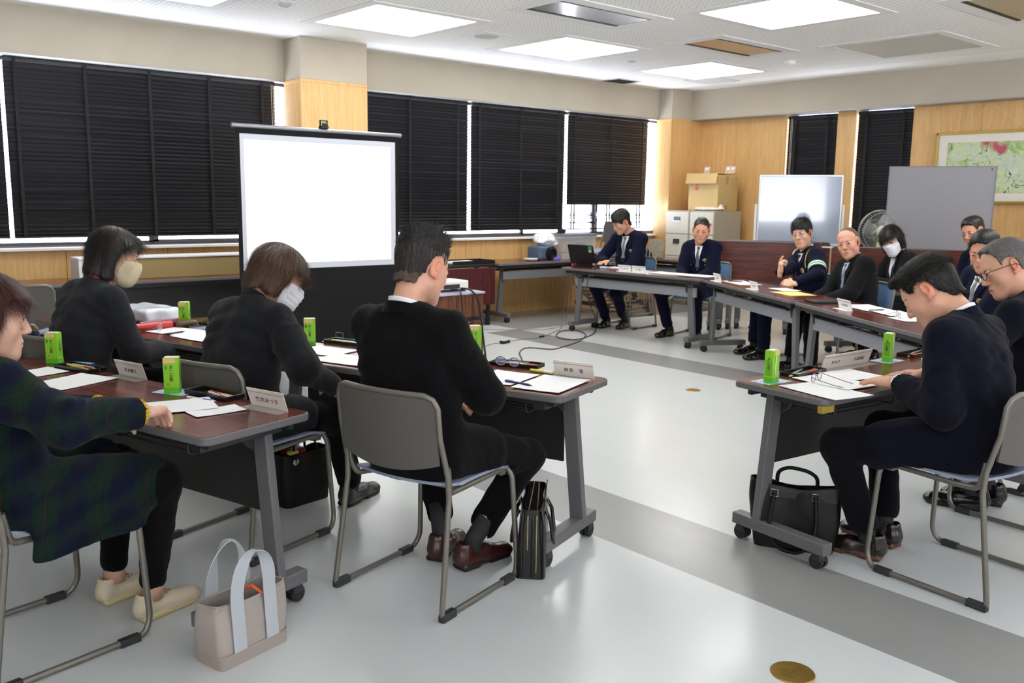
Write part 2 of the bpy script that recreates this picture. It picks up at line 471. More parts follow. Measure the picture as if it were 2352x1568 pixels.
# two unseen walls behind the camera, window openings added and placed to light the room
def holed(name, a, b2, holes, along, pos, thick):
    mb = MB()
    def q(u0, u1, z0, z1):
        if along == 'x': mb.bx((u0, pos-thick, z0), (u1, pos, z1))
        else: mb.bx((pos-thick, u0, z0), (pos, u1, z1))
    u = a
    for (h0, h1) in holes: q(u, h0, 0, CZ); q(h0, h1, 0, .95); q(h0, h1, 2.5, CZ); u = h1
    q(u, b2, 0, CZ); struct(name, mb, M['beige'])
holed('wall_left', Y0, WY+.3, [(-2.6, -.4)], 'y', X0, .1)
holed('wall_front', X0, FX+.3, [(-2, .4), (1.8, 4.2), (5.8, 8.2)], 'x', Y0, .1)

# windows ----------------------------------------------------------
m, nt, b = newmat('window glass'); nt.nodes.remove(b)
tr = nt.nodes.new('ShaderNodeBsdfTransparent'); tr.inputs[0].default_value = (.93, .95, .97, 1)
gl = nt.nodes.new('ShaderNodeBsdfGlossy'); gl.inputs['Roughness'].default_value = .03
ms = nt.nodes.new('ShaderNodeMixShader'); fr = nt.nodes.new('ShaderNodeFresnel'); fr.inputs[0].default_value = 1.4
ms.inputs[0].default_value = .05; nt.links.new(tr.outputs[0], ms.inputs[1]); nt.links.new(gl.outputs[0], ms.inputs[2]); nt.links.new(ms.outputs[0], nt.nodes['Material Output'].inputs[0])
M['glass'] = m
def window(name, a, b2, along='x', z0=SILL, z1=SB, npan=2, pos=0):
    mb = MB(); g = MB()
    def bar(u0, u1, w0, w1, d0, d1):
        if along == 'x': mb.bx((u0, pos+d0, w0), (u1, pos+d1, w1))
        else: mb.bx((pos+d0, u0, w0), (pos+d1, u1, w1))
    bar(a, b2, z0, z0+.012, 0, .1); bar(a, b2, z1-.04, z1, 0, .1); bar(a, a+.03, z0, z1, 0, .1); bar(b2-.03, b2, z0, z1, 0, .1)
    w = (b2-a)/npan
    for i in range(npan):
        o = .02 if i % 2 else .05
        bar(a+i*w, a+i*w+.04, z0+.03, z1-.03, o, o+.03); bar(a+(i+1)*w-.04, a+(i+1)*w, z0+.03, z1-.03, o, o+.03)
        bar(a+i*w, a+(i+1)*w, z0+.012, z0+.05 if i % 2 else z0+.04, o, o+.03)
        if along == 'x': g.bx((a+i*w+.04, pos+o+.012, z0+.03), (a+(i+1)*w-.04, pos+o+.018, z1-.05))
        else: g.bx((pos+o+.012, a+i*w+.04, z0+.03), (pos+o+.018, a+(i+1)*w-.04, z1-.05))
    f = struct(name, mb, M['winframe']); o = obj('pane', g, M['glass'], f); return f
window('window_1', -2.6, 1.52*K, npan=3, pos=WY+.14)
window('window_2', 1.55*K, 4.36*K, npan=2, pos=WY+.14)
window('window_3', 4.93*K, 10.15*K, npan=4, pos=WY+.14)
for i, (a, b2) in enumerate(slots): window('window_%d' % (4+i), a, b2, 'y', .8, SB+.04, 1, FX+.16)
struct('wall_back_mullion', MB().bx((X0, WY+.1, SILL), (-2.6, WY+.3, SB)).bx((4.36*K, WY+.03, SILL), (4.93*K, WY+.3, SB)).bx((10.15*K, WY+.03, SILL), (FX+.3, WY+.3, SB)), M['beige'])

# blinds -----------------------------------------------------------
def blind(label, a, b2, tapes, pos, z0, z1=SB-.015, along='x', openz=None, gaps=(), cords=()):
    """closed black venetian blind; openz: slats below it are bunched and open"""
    W_ = b2-a; r = random.Random(int(a*100))
    t = thing('venetian_blind', label, 'blind', (a, pos, z1) if along == 'x' else (pos, b2, z1), 0 if along == 'x' else -PI/2, 'black venetian blinds')
    H = z1-z0
    obj('headrail', MB().bx((0, -.02, -.035), (W_, .03, 0)), M['black'], t, bevel=.002)
    mb = MB(); z = -.05; pitch = .0365
    zs = []
    while z > -H+.02:
        if openz is not None and z1+z < openz: break
        zs.append((z, 68+r.uniform(-5, 4))); z -= pitch
    if openz is not None:
        for zz in (openz-.115, openz-.14, openz-.155, openz-.185, openz-.24, openz-.25): zs.append((zz-z1, 20))
    for (z, ang) in zs:
        ang = R(ang); w = .049; dz = r.uniform(-.0015, .0015)
        prof = []
        for k in range(4):
            u = -w/2+w*k/3; hgt = .004*(1-(2*k/3-1)**2)
            prof.append((u*math.cos(ang)+hgt*math.sin(ang), -u*math.sin(ang)+hgt*math.cos(ang)))
        skew = r.uniform(-.003, .003)
        mb.sheet([[(0, p[0], z+p[1]+dz) for p in prof], [(W_, p[0], z+p[1]+dz+skew) for p in prof]], .0006)
    obj('slats', mb, M['black_blind'], t, smooth=30)
    obj('bottom_rail', MB().bx((0, -.014, -H), (W_, .014, -H+.016)), M['black'], t, bevel=.003)
    for u in tapes:
        o = obj('ladder_tape', MB().bx((u-a-.013, -.029, -H), (u-a+.013, -.0275, -.01)).bx((u-a-.013, .0275, -H), (u-a+.013, .029, -.01)), M['tape'], t)
    for u in cords:
        obj('pull_cord', MB().tube([(u-a, -.04, -.03), (u-a+.004, -.042, -.6), (u-a, -.04, -1.1)], .002, 5).tube([(u-a+.02, -.04, -.03), (u-a+.022, -.042, -.6), (u-a+.02, -.04, -1.08)], .002, 5), mat('ivory cord', '#d8d3c4', .7), t)
    return t
BP = 8.58*K; BZ = 1.44-.4*K+.012
blind('black venetian blind at the left edge, beyond the first narrow gap', -2.3, 1.735*K, [-1.5, -.6, .3, 1.2, 1.6], BP+.012, BZ)
blind('wide black venetian blind behind the woman in the beige mask', 1.765*K, 4.172*K, [1.845*K, 2.395*K, 2.944*K, 3.497*K, 4.03*K], BP, BZ, cords=[4.12*K])
blind('black venetian blind right of the oak pillar, partly behind the screen', 4.94*K, 6.597*K, [5.1*K, 5.77*K, 6.44*K], BP, BZ)
blind('middle black venetian blind between two bright slits of daylight', 6.648*K, 8.165*K, [6.76*K, 7.41*K, 8.04*K], BP, BZ+.004)
blind('black venetian blind raised open at its foot, nearest the corner', 8.225*K, 9.762*K, [8.34*K, 9.01*K, 9.62*K], BP, BZ, openz=1.44-.06*K)
blind('narrow black venetian blind on the far wall above the whiteboard', 6.15*K, 6.85*K, [6.26*K, 6.72*K], FX+.05, .84, along='y', cords=[6.21*K])
blind('tall narrow black venetian blind on the far wall behind the fan', 5.18*K, 5.875*K, [5.3*K, 5.76*K], FX+.05, .84, along='y')

# ceiling fixtures ---------------------------------------------------
M['lamp'] = mat('glowing diffuser', '#ffffff', .5, emit='#fffffc', es=6.4)
M['acrylic'] = mat('smoked acrylic cover', '#a9aaac', .1, spec=.8, coat=.6)
def ring(x0, x1, y0, y1, w, z0, z1, mb=None, mi=0):
    mb = mb or MB()
    mb.bx((x0-w, y0-w, z0), (x1+w, y0, z1), mi); mb.bx((x0-w, y1, z0), (x1+w, y1+w, z1), mi); mb.bx((x0-w, y0, z0), (x0, y1, z1), mi); mb.bx((x1, y0, z0), (x1+w, y1, z1), mi); return mb
def light_panel(x, y, label, lit=True, s=.52):
    t = thing('ceiling_light', label, 'ceiling light', (x, y, CZ), 0, 'square ceiling light panels')
    obj('frame', ring(-s, s, -s, s, .1, -.006, .001), M['fixture_white'], t)
    obj('diffuser', MB().bx((-s, -s, -.004), (s, s, -.001)), M['lamp'] if lit else M['acrylic'], t)
LX = [2.565*K, 4.52*K, 6.61*K, 8.8*K]; LY = [6.92*K, 4.35*K, 1.75*K, -.85*K]
names = {(0, 0): 'lit square ceiling light cut off by the top edge, leftmost', (1, 0): 'lit square ceiling light above the wide blind and oak pillar',
         (2, 0): 'lit square ceiling light between the pillar and the vent, middle of its row', (3, 0): 'smallest lit square ceiling light, nearest the far corner',
         (2, 1): 'largest lit square ceiling light at the top right'}
for j, y in enumerate(LY):
    for i, x in enumerate(LX):
        if (i, j) == (3, 1): light_panel(x+.03, y+.1, 'unlit square ceiling panel of glossy grey acrylic with a window reflected in it', False)
        elif j < 2 and (i, j) in names: light_panel(x, y, names[(i, j)])
        elif (i, j) in ((0, 1), (1, 1), (2, 2), (3, 2)): light_panel(x, y, 'lit square ceiling light outside the picture, overhead')
# recessed slot fixtures
M['reflector'] = mat('satin reflector', '#b4afa4', .22, .75)
def slot_fix(x, y, label, L_=1.08, w=.44):
    t = thing('ceiling_vent', label, 'ceiling vent', (x, y, CZ), 0, 'long recessed ceiling units')
    obj('frame', ring(-L_/2, L_/2, -w/2, w/2, .13, -.008, .001), M['fixture_white'], t)
    obj('reflector', MB().bx((-L_/2, -w/2, -.005), (L_/2, w/2, -.001)), M['reflector'], t)
    o = obj('slot', MB().bx((-L_/2, w/2-.035, -.009), (L_/2, w/2, -.004)).bx((-L_/2, -w/2, -.009), (L_/2, -w/2+.03, -.004)), M['black'], t)
slot_fix(5.5*K, 5.5*K, 'long recessed ceiling unit with a mirrored face, at the top edge of the picture')
slot_fix(7.68*K, 5.66*K, 'long recessed ceiling unit with a warm tinted face, right of the middle light')
slot_fix(7.68*K, 3.02*K, 'long recessed ceiling unit at the top right corner of the picture')
slot_fix(3.5*K, 5.5*K, 'long recessed ceiling unit above the tables on the left, out of the picture')
def disc(x, y, r, h, label, cat='speaker', mt='fixture_white'):
    t = thing('ceiling_speaker' if cat == 'speaker' else 'smoke_detector', label, cat, (x, y, CZ), 0)
    obj('plate', MB().bx((-r*1.5, -r*1.5, -.004), (r*1.5, r*1.5, .001)), M['fixture_white'], t)
    obj('dome', MB().lathe([(r, -.004), (r*.95, -h*.6), (r*.6, -h), (.001, -h)], 24), M[mt], t, smooth=40)
M['grille'] = mat('pale grey grille', '#b5b5b0', .7)
disc(5.524*K, 6.903*K, .12, .02, 'round ceiling speaker between the two lit panels', mt='grille')
disc(3.468*K, 6.9*K, .05, .03, 'small round ceiling detector above the pillar', 'detector', 'grille')
disc(8.837*K, 5.769*K, .07, .05, 'domed white detector right of the smallest lit panel', 'detector', 'white_pl')
disc(7.645*K, 6.983*K, .05, .012, 'flat round ceiling plate beside the smallest lit panel', 'detector', 'grille')
t = thing('air_vent', 'dark louvred ceiling vent near the far corner', 'vent', (8.78*K, 8.2*K, CZ))
obj('frame', ring(-.2, .2, -.14, .14, .02, -.01, 0), M['grille'], t)
mb = MB()
for i in range(9): mb.box((0, -.12+i*.03, -.006), (.4, .004, .02), (R(40), 0, 0))
obj('louvres', mb, M['panel'], t); obj('backing', MB().bx((-.2, -.14, -.003), (.2, .14, -.001)), M['black'], t)
t = thing('access_panel', 'flat white ceiling access panel by the far wall beam', 'panel', (9.55*K, 7.35*K, CZ))
obj('frame', ring(-.24, .24, -.24, .24, .012, -.004, 0), M['grille'], t); obj('lid', MB().bx((-.235, -.235, -.003), (.235, .235, -.001)), M['fixture_white'], t)

# floor outlets ------------------------------------------------------
for lb, x, y, r in (('large round brass floor outlet at the bottom of the picture', 2.294*K, 1.364*K, .068), ('round brass floor outlet far out on the open floor', 5.334*K, 4.148*K, .055)):
    t = thing('floor_outlet', lb, 'floor outlet', (x, y, 0))
    obj('cover', MB().lathe([(r, .0005), (r, .002), (r*.97, .004), (r*.2, .0042), (.001, .0042)], 48), M['brass'], t, smooth=30)
    mb = MB()
    for q in (.28, .38, .48, .58): mb.tube([(r*q*math.cos(a*PI/18), r*q*math.sin(a*PI/18), .0045) for a in range(36)], .0008, 4, closed=True)
    mb.bx((-r*.12, -.002, .004), (r*.12, .002, .0055)); obj('slot_rings', mb, mat('dark brass', '#7d6430', .4, .8), t)

# camera + light -------------------------------------------------------
cam = bpy.data.cameras.new('camera'); co = bpy.data.objects.new('camera', cam); col.objects.link(co)
yaw, pit, rol = .7066, .157056, .0133341
f_ = Vector((math.sin(yaw)*math.cos(pit), math.cos(yaw)*math.cos(pit), -math.sin(pit))); r_ = Vector((math.cos(yaw), -math.sin(yaw), 0)); u_ = r_.cross(f_)
r2 = r_*math.cos(rol)+u_*math.sin(rol); u2 = u_*math.cos(rol)-r_*math.sin(rol)
co.matrix_world = Matrix(((r2.x, u2.x, -f_.x, 0), (r2.y, u2.y, -f_.y, 0), (r2.z, u2.z, -f_.z, 1.44), (0, 0, 0, 1)))
cam.sensor_width = 36; cam.lens = 36*2068.25/2352; cam.clip_start = .05
cam.dof.use_dof = True; cam.dof.focus_distance = 3.0; cam.dof.aperture_fstop = 8
sc = bpy.context.scene; sc.camera = co
w = bpy.data.worlds.new('sky'); sc.world = w; w.use_nodes = True
w.node_tree.nodes['Background'].inputs[0].default_value = srgb('#f1f4ff'); wn = w.node_tree; tcw = wn.nodes.new('ShaderNodeTexCoord'); spw = wn.nodes.new('ShaderNodeSeparateXYZ'); wn.links.new(tcw.outputs['Generated'], spw.inputs[0])
mr = wn.nodes.new('ShaderNodeMapRange'); mr.inputs['From Min'].default_value = -.05; mr.inputs['From Max'].default_value = .05; mr.inputs['To Min'].default_value = 16; mr.inputs['To Max'].default_value = 3   # lower half set brighter than the sky, added to light the ceiling
wn.links.new(spw.outputs[2], mr.inputs['Value']); wn.links.new(mr.outputs[0], wn.nodes['Background'].inputs[1])
sc.view_settings.view_transform = 'Standard'; sc.view_settings.look = 'None'; sc.view_settings.gamma = 1; sc.view_settings.use_curve_mapping = False
sc.view_settings.exposure = 0.5
sc.cycles.use_adaptive_sampling = True; sc.cycles.adaptive_threshold = .05; sc.cycles.max_bounces = 7; sc.cycles.diffuse_bounces = 5; sc.cycles.glossy_bounces = 3; sc.cycles.transmission_bounces = 4; sc.cycles.transparent_max_bounces = 8
sc.cycles.sample_clamp_indirect = 10; sc.cycles.caustics_reflective = False; sc.cycles.caustics_refractive = False
sc.cycles.use_denoising = True
# ================================================================ furniture
def table_top(mb, L_, D_, z, mi=0):
    return mb.prism(rpoly(L_, D_, .035, 6), z-.0255, z-.0005, mi=mi)
def table(label, x, y, rz, L_=1.8, D_=.45, style='panel', H=.70, inset=.13, tape=False):
    """folding conference table; local x along its length, the sitter at +y, modesty side at -y"""
    t = thing('folding_table', label, 'table', (x, y, 0), rz, 'folding conference tables')
    # top with grey vinyl edge
    mb = MB(); mb.prism(rpoly(L_, D_, .035, 6), H-.028, H-.0012)
    obj('table_edge', mb, M['edge'], t, smooth=35, bevel=.005, bseg=3)
    obj('tabletop', MB().prism(rpoly(L_-.012, D_-.012, .03, 6), H-.004, H), M['rose'], t, smooth=35)
    obj('apron', MB().bx((-L_/2+.06, -D_/2+.035, H-.062), (L_/2-.06, -D_/2+.055, H-.028)).bx((-L_/2+.06, D_/2-.075, H-.058), (L_/2-.06, D_/2-.058, H-.028)), M['dark_pl'], t)
    # shelf of thin rods
    mb = MB()
    for k in range(7): mb.tube([(-L_/2+.2, -.15+k*.045, H-.1), (L_/2-.2, -.15+k*.045, H-.1)], .0035, 6)
    for xx in (-L_/2+.2, -L_/6, L_/6, L_/2-.2): mb.tube(fillet([(xx, -.16, H-.06), (xx, -.16, H-.104), (xx, .14, H-.104), (xx, .14, H-.06)], .03), .004, 6)
    obj('shelf', mb, M['dark_pl'], t, smooth=40)
    if style == 'panel':
        obj('modesty_panel', MB().bx((-L_/2+.17, -D_/2+.075, H-.37), (L_/2-.17, -D_/2+.087, H-.06)), M['panel'], t, bevel=.002)
    else:
        obj('beam', MB().bx((-L_/2+.14, -D_/2+.10, H-.20), (L_/2-.14, -D_/2+.125, H-.105)), M['grey_light'], t, bevel=.004)
    for s in (-1, 1):
        xt, xb = s*(L_/2-inset+.0), s*(L_/2-inset+.055)
        mb = MB(); mb.beam((xt, -.11, H-.05), (xb, -.11, .085), .065, .034, up=(0, 1, 0))
        leg = obj('leg', mb, M['grey_frame'], t, bevel=.004)
        mb = MB().bx((xt-.035, -.17, H-.075), (xt+.02, .17, H-.03)); mb.prism([(-.15, H-.05), (-.02, H-.05), (-.06, H-.11), (-.13, H-.16)], xt-s*.03-.01, xt-s*.03+.01, 'YZ')
        obj('bracket', mb, M['dark_pl'], t, bevel=.004)
        obj('foot', MB().bx((xb-.028, -D_/2-.005, .062), (xb+.028, D_/2+.005, .112)), M['grey_frame'], t, bevel=.005)
        mb = MB()
        for zz in (.42, .49): mb.tube([(xb+s*.002+(xt-xb)*(zz-.085)/(H-.135)+s*.015, -.11, zz), (xb+(xt-xb)*(zz-.085)/(H-.135)+s*.0215, -.11, zz)], .009, 12)
        obj('bolt', mb, M['chrome'], leg, smooth=40)
        for q in (-1, 1):
            mb = MB(); yy = q*(D_/2-.035)
            mb.tube([(xb-.021, yy, .03), (xb-.006, yy, .03)], .03, 20); mb.tube([(xb+.006, yy, .03), (xb+.021, yy, .03)], .03, 20)
            c = obj('caster', mb, M['rubber'], t, smooth=40)
            obj('caster_hood', MB().bx((xb-.006, yy-.012, .02), (xb+.006, yy+.012, .066)).prism([(yy-.028, .035), (yy+.028, .035), (yy+.018, .062), (yy-.018, .062)], xb-.024, xb+.024, 'YZ'), M['dark_pl'], c, bevel=.003)
    if tape: obj('tape_strip', MB().bx(tape[0], tape[1]), mat('gold packing tape', '#a58c3c', .35), t)
    return t
D2 = math.degrees
T = {}
T['T1'] = table('wooden folding table in the left foreground in front of the woman in plaid', .990, 3.571, R(106.2))
T['T2'] = table('folding table of the man in the black suit, ending at the aisle', 2.229, 3.341, R(109.1))
T['T2b'] = table('folding table in front of the woman with the beige mask', 1.718-.012, 5.024+.035, R(104.6), 1.75)
T['T3'] = table('folding table at the right where the man in navy reads papers', 3.999, 1.91, R(174.3), 1.8, .46, tape=((.83, .20, .645), (.903, .222, .672)))
T['T5'] = table('far folding table carrying the open laptop', 7.18, 6.35, R(-85.7), 1.86, .45, 'beam', inset=.22)
T['T6'] = table('far folding table with a yellow envelope on it', 6.745, 4.524, R(-120.7), 1.86, .45, 'beam')
T['T7'] = table('far folding table to the right of the one with the yellow envelope', 5.756, 2.934, R(-123.2), 1.78, .45, 'beam')
T['T8'] = table('second-row folding table in front of the young woman in the white mask', 7.74, 3.79, R(-120.2), 1.8, .45, 'panel')
T['W1'] = table('long folding table by the windows carrying the flat cardboard box', 2.75, 8.28, 0, 2.1, .6, 'panel')
T['W0'] = table('folding table by the windows behind the empty grey chairs', .62, 8.28, 0, 2.1, .6, 'panel')
T['W4'] = table('folding table by the windows carrying the clear plastic bin', 7.62, 8.3, 0, 1.98, .6, 'beam', inset=.2)

# table with a brown flap behind the small cabinet
t = thing('flap_table', 'dark table with a hanging rosewood front flap below the windows', 'table', (5.95, 8.28, 0))
M['rose_v'] = wood('rosewood vertical', '#38151a', '#5a2629', 1.0, 'Z', .35)
obj('tabletop', MB().prism(rpoly(1.2, .6, .02, 4), .672, .70), M['black'], t, bevel=.004)
obj('flap', MB().bx((-.6, -.3, .24), (.6, -.28, .665)), M['rose_v'], t, bevel=.008)
for s in (-1, 1):
    obj('leg', MB().beam((s*.52, -.05, .67), (s*.52, -.05, .09), .05, .035, up=(0, 1, 0)).bx((s*.52-.02, -.28, 0.0), (s*.52+.02, -.25, .24)), M['black'], t, bevel=.003)
    obj('foot', MB().bx((s*.52-.02, -.24, .065), (s*.52+.02, .24, .11)), M['grey_frame'], t, bevel=.004)
    for q in (-1, 1): obj('caster', MB().tube([(s*.52-.015, q*.2, .032), (s*.52+.015, q*.2, .032)], .032, 16).bx((s*.52-.018, q*.2-.012, .03), (s*.52+.018, q*.2+.012, .07)), M['grey_frame'], t, smooth=40)

# ---------------------------------------------------------------- chairs
M['seat'] = mat('blue grey seat plastic', '#8f97ad', .42)
M['shell'] = mat('warm grey shell plastic', '#5a5753', .48, bump=.05, bscale=600)
M['seat_blue'] = mat('blue fabric seat', '#5c7ea6', .7)
M['shell_blue'] = mat('light blue chair back', '#6f93bd', .6)
def build_chair(label, seat='seat', shell='shell', name='stacking_chair'):
    t = thing(name, label, 'chair', (0, 0, 0), 0, 'sled base stacking chairs')
    w, r = .235, .0105
    mb = MB()
    # inverted U over the back, down the rear legs, along the runners and up to the seat front
    P = []
    for s in (-1, 1):
        leg = [(s*.225, -.235, .70), (s*.232, -.215, .50), (s*w, -.212, .42), (s*.25, -.27, .03), (s*.25, -.262, .0135), (s*.25, .19, .0135), (s*.24, .215, .06), (s*.222, .20, .40), (s*.20, .195, .432), (s*.20, -.10, .422), (s*.215, -.185, .43), (s*.226, -.20, .47), (s*.229, -.212, .53)]
        P.append(leg)
    for leg in P:
        pts = fillet([Vector(p) for p in leg[2:10]], .035, 4)
        mb.tube(pts+fillet([Vector(p) for p in leg[9:]], .03, 3)[1:], r, 10)
    def bk(u, z):  # back surface, u -1..1
        return Vector((u*.225, -.235-.035*(1-u*u)-.03*(z-.5)/.28, z))
    top = [Vector(P[0][2]), Vector(P[0][1]), bk(-1, .64), bk(-1, .745)]+[bk(-.93, .775), bk(-.8, .788)]+[bk(u/10, .788) for u in range(-6, 7, 2)]+[bk(.8, .788), bk(.93, .775), bk(1, .745), bk(1, .64), Vector(P[1][1]), Vector(P[1][2])]
    mb.tube(top, r, 10)
    obj('frame', mb, M['steel'], t, smooth=50)
    # back shell
    g = []
    for i in range(13):
        u = -1+i/6; row = []
        z0 = .545-.035*(1-u*u)
        for j in range(9):
            z = z0+(.779-z0)*j/8
            if abs(u) > .85: z = min(z, .768)
            q = bk(u*.965, z); q.y += .004; row.append(q)
        g.append(row)
    obj('backrest', MB().sheet(g, .009), M[shell], t, smooth=60)
    # seat pan with a rear lip curving up and a waterfall front
    g = []
    for i in range(13):
        u = -1+i/6; row = []
        for j in range(13):
            v = -1+j/6
            yb = -.19-.035*(1-u*u); yf = .205+.01*(1-u*u)
            yy = yb+(yf-yb)*(v+1)/2
            z = .444-.012*(1-u*u)*(1-v*v)-(.02*max(0, v-.6)/.4)+.012*max(0, -v-.7)/.3
            row.append((u*(.212-.012*max(0, abs(v)-.8)), yy, z))
        g.append(row)
    obj('seat', MB().sheet(g, .010), M[seat], t, smooth=60)
    for s in (-1, 1):
        obj('glide', MB().bx((s*.25-.013, .10, 0), (s*.25+.013, .17, .026)), M['dark_pl'], t, bevel=.003)
        obj('glide', MB().bx((s*.25-.013, -.275, 0), (s*.25+.013, -.20, .028)), M['dark_pl'], t, bevel=.003)
    obj('seat_bracket', MB().bx((-.205, .155, .405), (.205, .185, .425)).bx((-.2, -.1, .41), (.2, -.08, .43)), M['steel'], t, bevel=.003)
    return t

chair0 = build_chair('grey stacking chair under the man in the black suit, in the foreground')
chair0.location = (1.90, 2.67, 0); chair0.rotation_euler = (0, 0, rzf(.96, .28))
CH = {'P4': chair0}
for k, x, y, fx, fy, lb in [
    ('P1', .655, 3.085, .97, .20, 'grey stacking chair under the woman in the plaid coat, cut off by the left edge'),
    ('P2', 1.235, 4.62, .968, .2515, 'grey stacking chair with a striped scarf over its back'),
    ('P3', 1.585, 3.53, .95, .31, 'grey stacking chair under the woman with short brown hair'),
    ('P13', 3.545, 1.45, .08, .99, 'grey stacking chair under the man in navy, right foreground'),
    ('P12', 4.52, 1.56, .08, .99, 'grey stacking chair under the grey-haired man, cut off by the right edge'),
    ]:
    CH[k] = dup(chair0, (x, y, 0), rzf(fx, fy), lb)
chairB = build_chair('blue-backed stacking chair under the officer at the laptop', 'seat_blue', 'shell_blue')
chairB.location = (7.70, 7.02, 0); chairB.rotation_euler = (0, 0, rzf(-.997, -.075))
for k, x, y, fx, fy, lb in [
    ('P6', 7.78, 6.02, -.97, -.2, 'blue-backed stacking chair under the smiling officer'),
    ('P7', 7.33, 4.52, -.859, .511, 'blue-backed stacking chair under the officer with the striped armband'),
    ('P8', 6.98, 3.86, -.859, .511, 'blue-backed stacking chair under the bald man'),
    ('P9', 8.10, 3.98, -.86, .5, 'blue-backed stacking chair under the young woman in the white mask'),
    ('P10', 6.28, 2.56, -.837, .547, 'blue-backed stacking chair under the officer at the right'),
    ('P11', 8.33, 3.36, -.86, .5, 'blue-backed stacking chair under the half-hidden officer behind'),
    ]:
    CH[k] = dup(chairB, (x, y, 0), rzf(fx, fy), lb)
# two nested empty chairs at the left, by the window tables
for k, (dx, dz) in enumerate(((0, 0), (.045, .04))):
    c = dup(chair0, (1.40-.0+dx*.2, 6.93-dx, dz), rzf(.25, 1.0), ['lower grey chair of the empty nested pair by the window tables', 'upper grey chair of the empty nested pair by the window tables'][k])
# stack behind the officer at the laptop
for k in range(9):
    c = dup(chair0, (8.50-.052*k, 7.77+.008*k, .047*k), rzf(-.99, .12), 'stacked grey chair, level %s from the floor, behind the officer at the laptop' % ['one', 'two', 'three', 'four', 'five', 'six', 'seven', 'eight', 'nine'][k], 'stacked empty chairs')

# ---------------------------------------------------------------- folded tables standing on edge
M['rose_f'] = wood('rosewood tabletop, satin', '#45201a', '#683428', .8, 'X', .28, coat=.1)
def folded(label, x, y, rz, L_=1.8):
    t = thing('folded_table', label, 'folded table', (x, y, 0), rz, 'folded tables parked on their casters')
    obj('table_edge', MB().prism(rpoly(L_, .45, .035, 5, 0, .785), -.013, .013, 'XZ'), M['edge'], t, bevel=.004)
    obj('tabletop', MB().prism(rpoly(L_-.014, .436, .03, 5, 0, .785), -.0165, -.0125, 'XZ'), M['rose_f'], t)
    for s in (-1, 1):
        xb = s*(L_/2-.15)
        obj('leg', MB().beam((xb, .03, .72), (xb, .03, .09), .034, .065, up=(1, 0, 0)), M['grey_frame'], t, bevel=.004)
        obj('foot', MB().bx((xb-.028, -.12, .062), (xb+.028, .12, .112)), M['grey_frame'], t, bevel=.005)
        for q in (-.09, .09): obj('caster', MB().tube([(xb-.02, q, .03), (xb+.02, q, .03)], .03, 16), M['rubber'], t, smooth=40)
    obj('beam', MB().bx((-L_/2+.15, .02, .52), (L_/2-.15, .045, .6)), M['grey_frame'], t, bevel=.004)
    return t
nest = []
for k, nm in enumerate(('front of the left row, facing the smiling officer', 'second in the left row', 'third in the left row', 'last in the left row')): nest.append((nm, 8.54+.13*k, 5.93-.028*k, -58, 1.12))
for k, nm in enumerate(('front of the right row, behind the young woman', 'rear of the right row, behind the young woman')): nest.append((nm, 8.80+.09*k, 4.07+.045*k, -63, 1.8))
for lb, x, y, a, l_ in nest: folded('rosewood folded table standing on its casters, '+lb, x, y, R(a), l_)

# ---------------------------------------------------------------- whiteboard
def local_frame(p, q):
    d = Vector(q)-Vector(p); return math.atan2(d.y, d.x), d.length
a, wid = local_frame((9.30, 5.31), (8.83, 6.07))
t = thing('whiteboard', 'small white board on a stand in front of the oak wall', 'whiteboard', ((9.30+8.83)/2, (5.31+6.07)/2, 0), a)
M['wboard'] = mat('glossy whiteboard', '#9aa4b4', .09, spec=.8, coat=.5)
obj('panel', MB().bx((-wid/2+.01, -.008, .985), (wid/2-.01, .008, 1.73)), M['wboard'], t)
obj('frame', MB().bx((-wid/2, -.014, .97), (wid/2, .014, .99)).bx((-wid/2, -.014, 1.725), (wid/2, .014, 1.745)).bx((-wid/2, -.014, .97), (-wid/2+.016, .014, 1.745)).bx((wid/2-.016, -.014, .97), (wid/2, .014, 1.745)), mat('pale aluminium frame', '#d5d8de', .35, .4), t, bevel=.003)
obj('tray', MB().bx((-wid/2-.02, -.06, .945), (wid/2+.02, .07, .965)), M['white_pl'], t, bevel=.003)
for s in (-1, 1):
    obj('post', MB().tube(fillet([(s*(wid/2+.02), 0, .03), (s*(wid/2+.02), 0, 1.42)], .02), .015, 10).bx((s*(wid/2+.02)-.02, -.34, .03), (s*(wid/2+.02)+.02, .1, .06)), M['white_pl'], t, smooth=40)
    for q in (-.31, .07): obj('caster', MB().tube([(s*(wid/2+.02)-.012, q, .026), (s*(wid/2+.02)+.012, q, .026)], .026, 14), M['rubber'], t, smooth=40)
obj('eraser', MB().bx((-wid/2+.05, -.05, .965), (-wid/2+.12, -.02, .985)), M['paper'], t)

# grey partition board
a, wid = local_frame((9.75, 3.89), (9.33, 4.81))
t = thing('partition_board', 'tall plain grey partition board standing in front of the painting', 'partition', ((9.75+9.33)/2, (3.89+4.81)/2, 0), a)
obj('panel', MB().bx((-wid/2+.01, -.012, .12), (wid/2-.01, .012, 1.83)), mat('grey felt', '#8e8c90', .9, noise=.03, nscale=300), t)
obj('frame', MB().bx((-wid/2, -.016, .1), (-wid/2+.012, .016, 1.832)).bx((wid/2-.012, -.016, .1), (wid/2, .016, 1.832)).bx((-wid/2, -.016, 1.824), (wid/2, .016, 1.832)).bx((-wid/2, -.016, .1), (wid/2, .016, .12)), mat('violet grey trim', '#77727e', .5), t)
for s in (-1, 1): obj('foot', MB().bx((s*(wid/2-.05)-.02, -.2, 0), (s*(wid/2-.05)+.02, .2, .03)).bx((s*(wid/2-.05)-.015, -.015, .03), (s*(wid/2-.05)+.015, .015, .12)), M['grey_frame'], t)
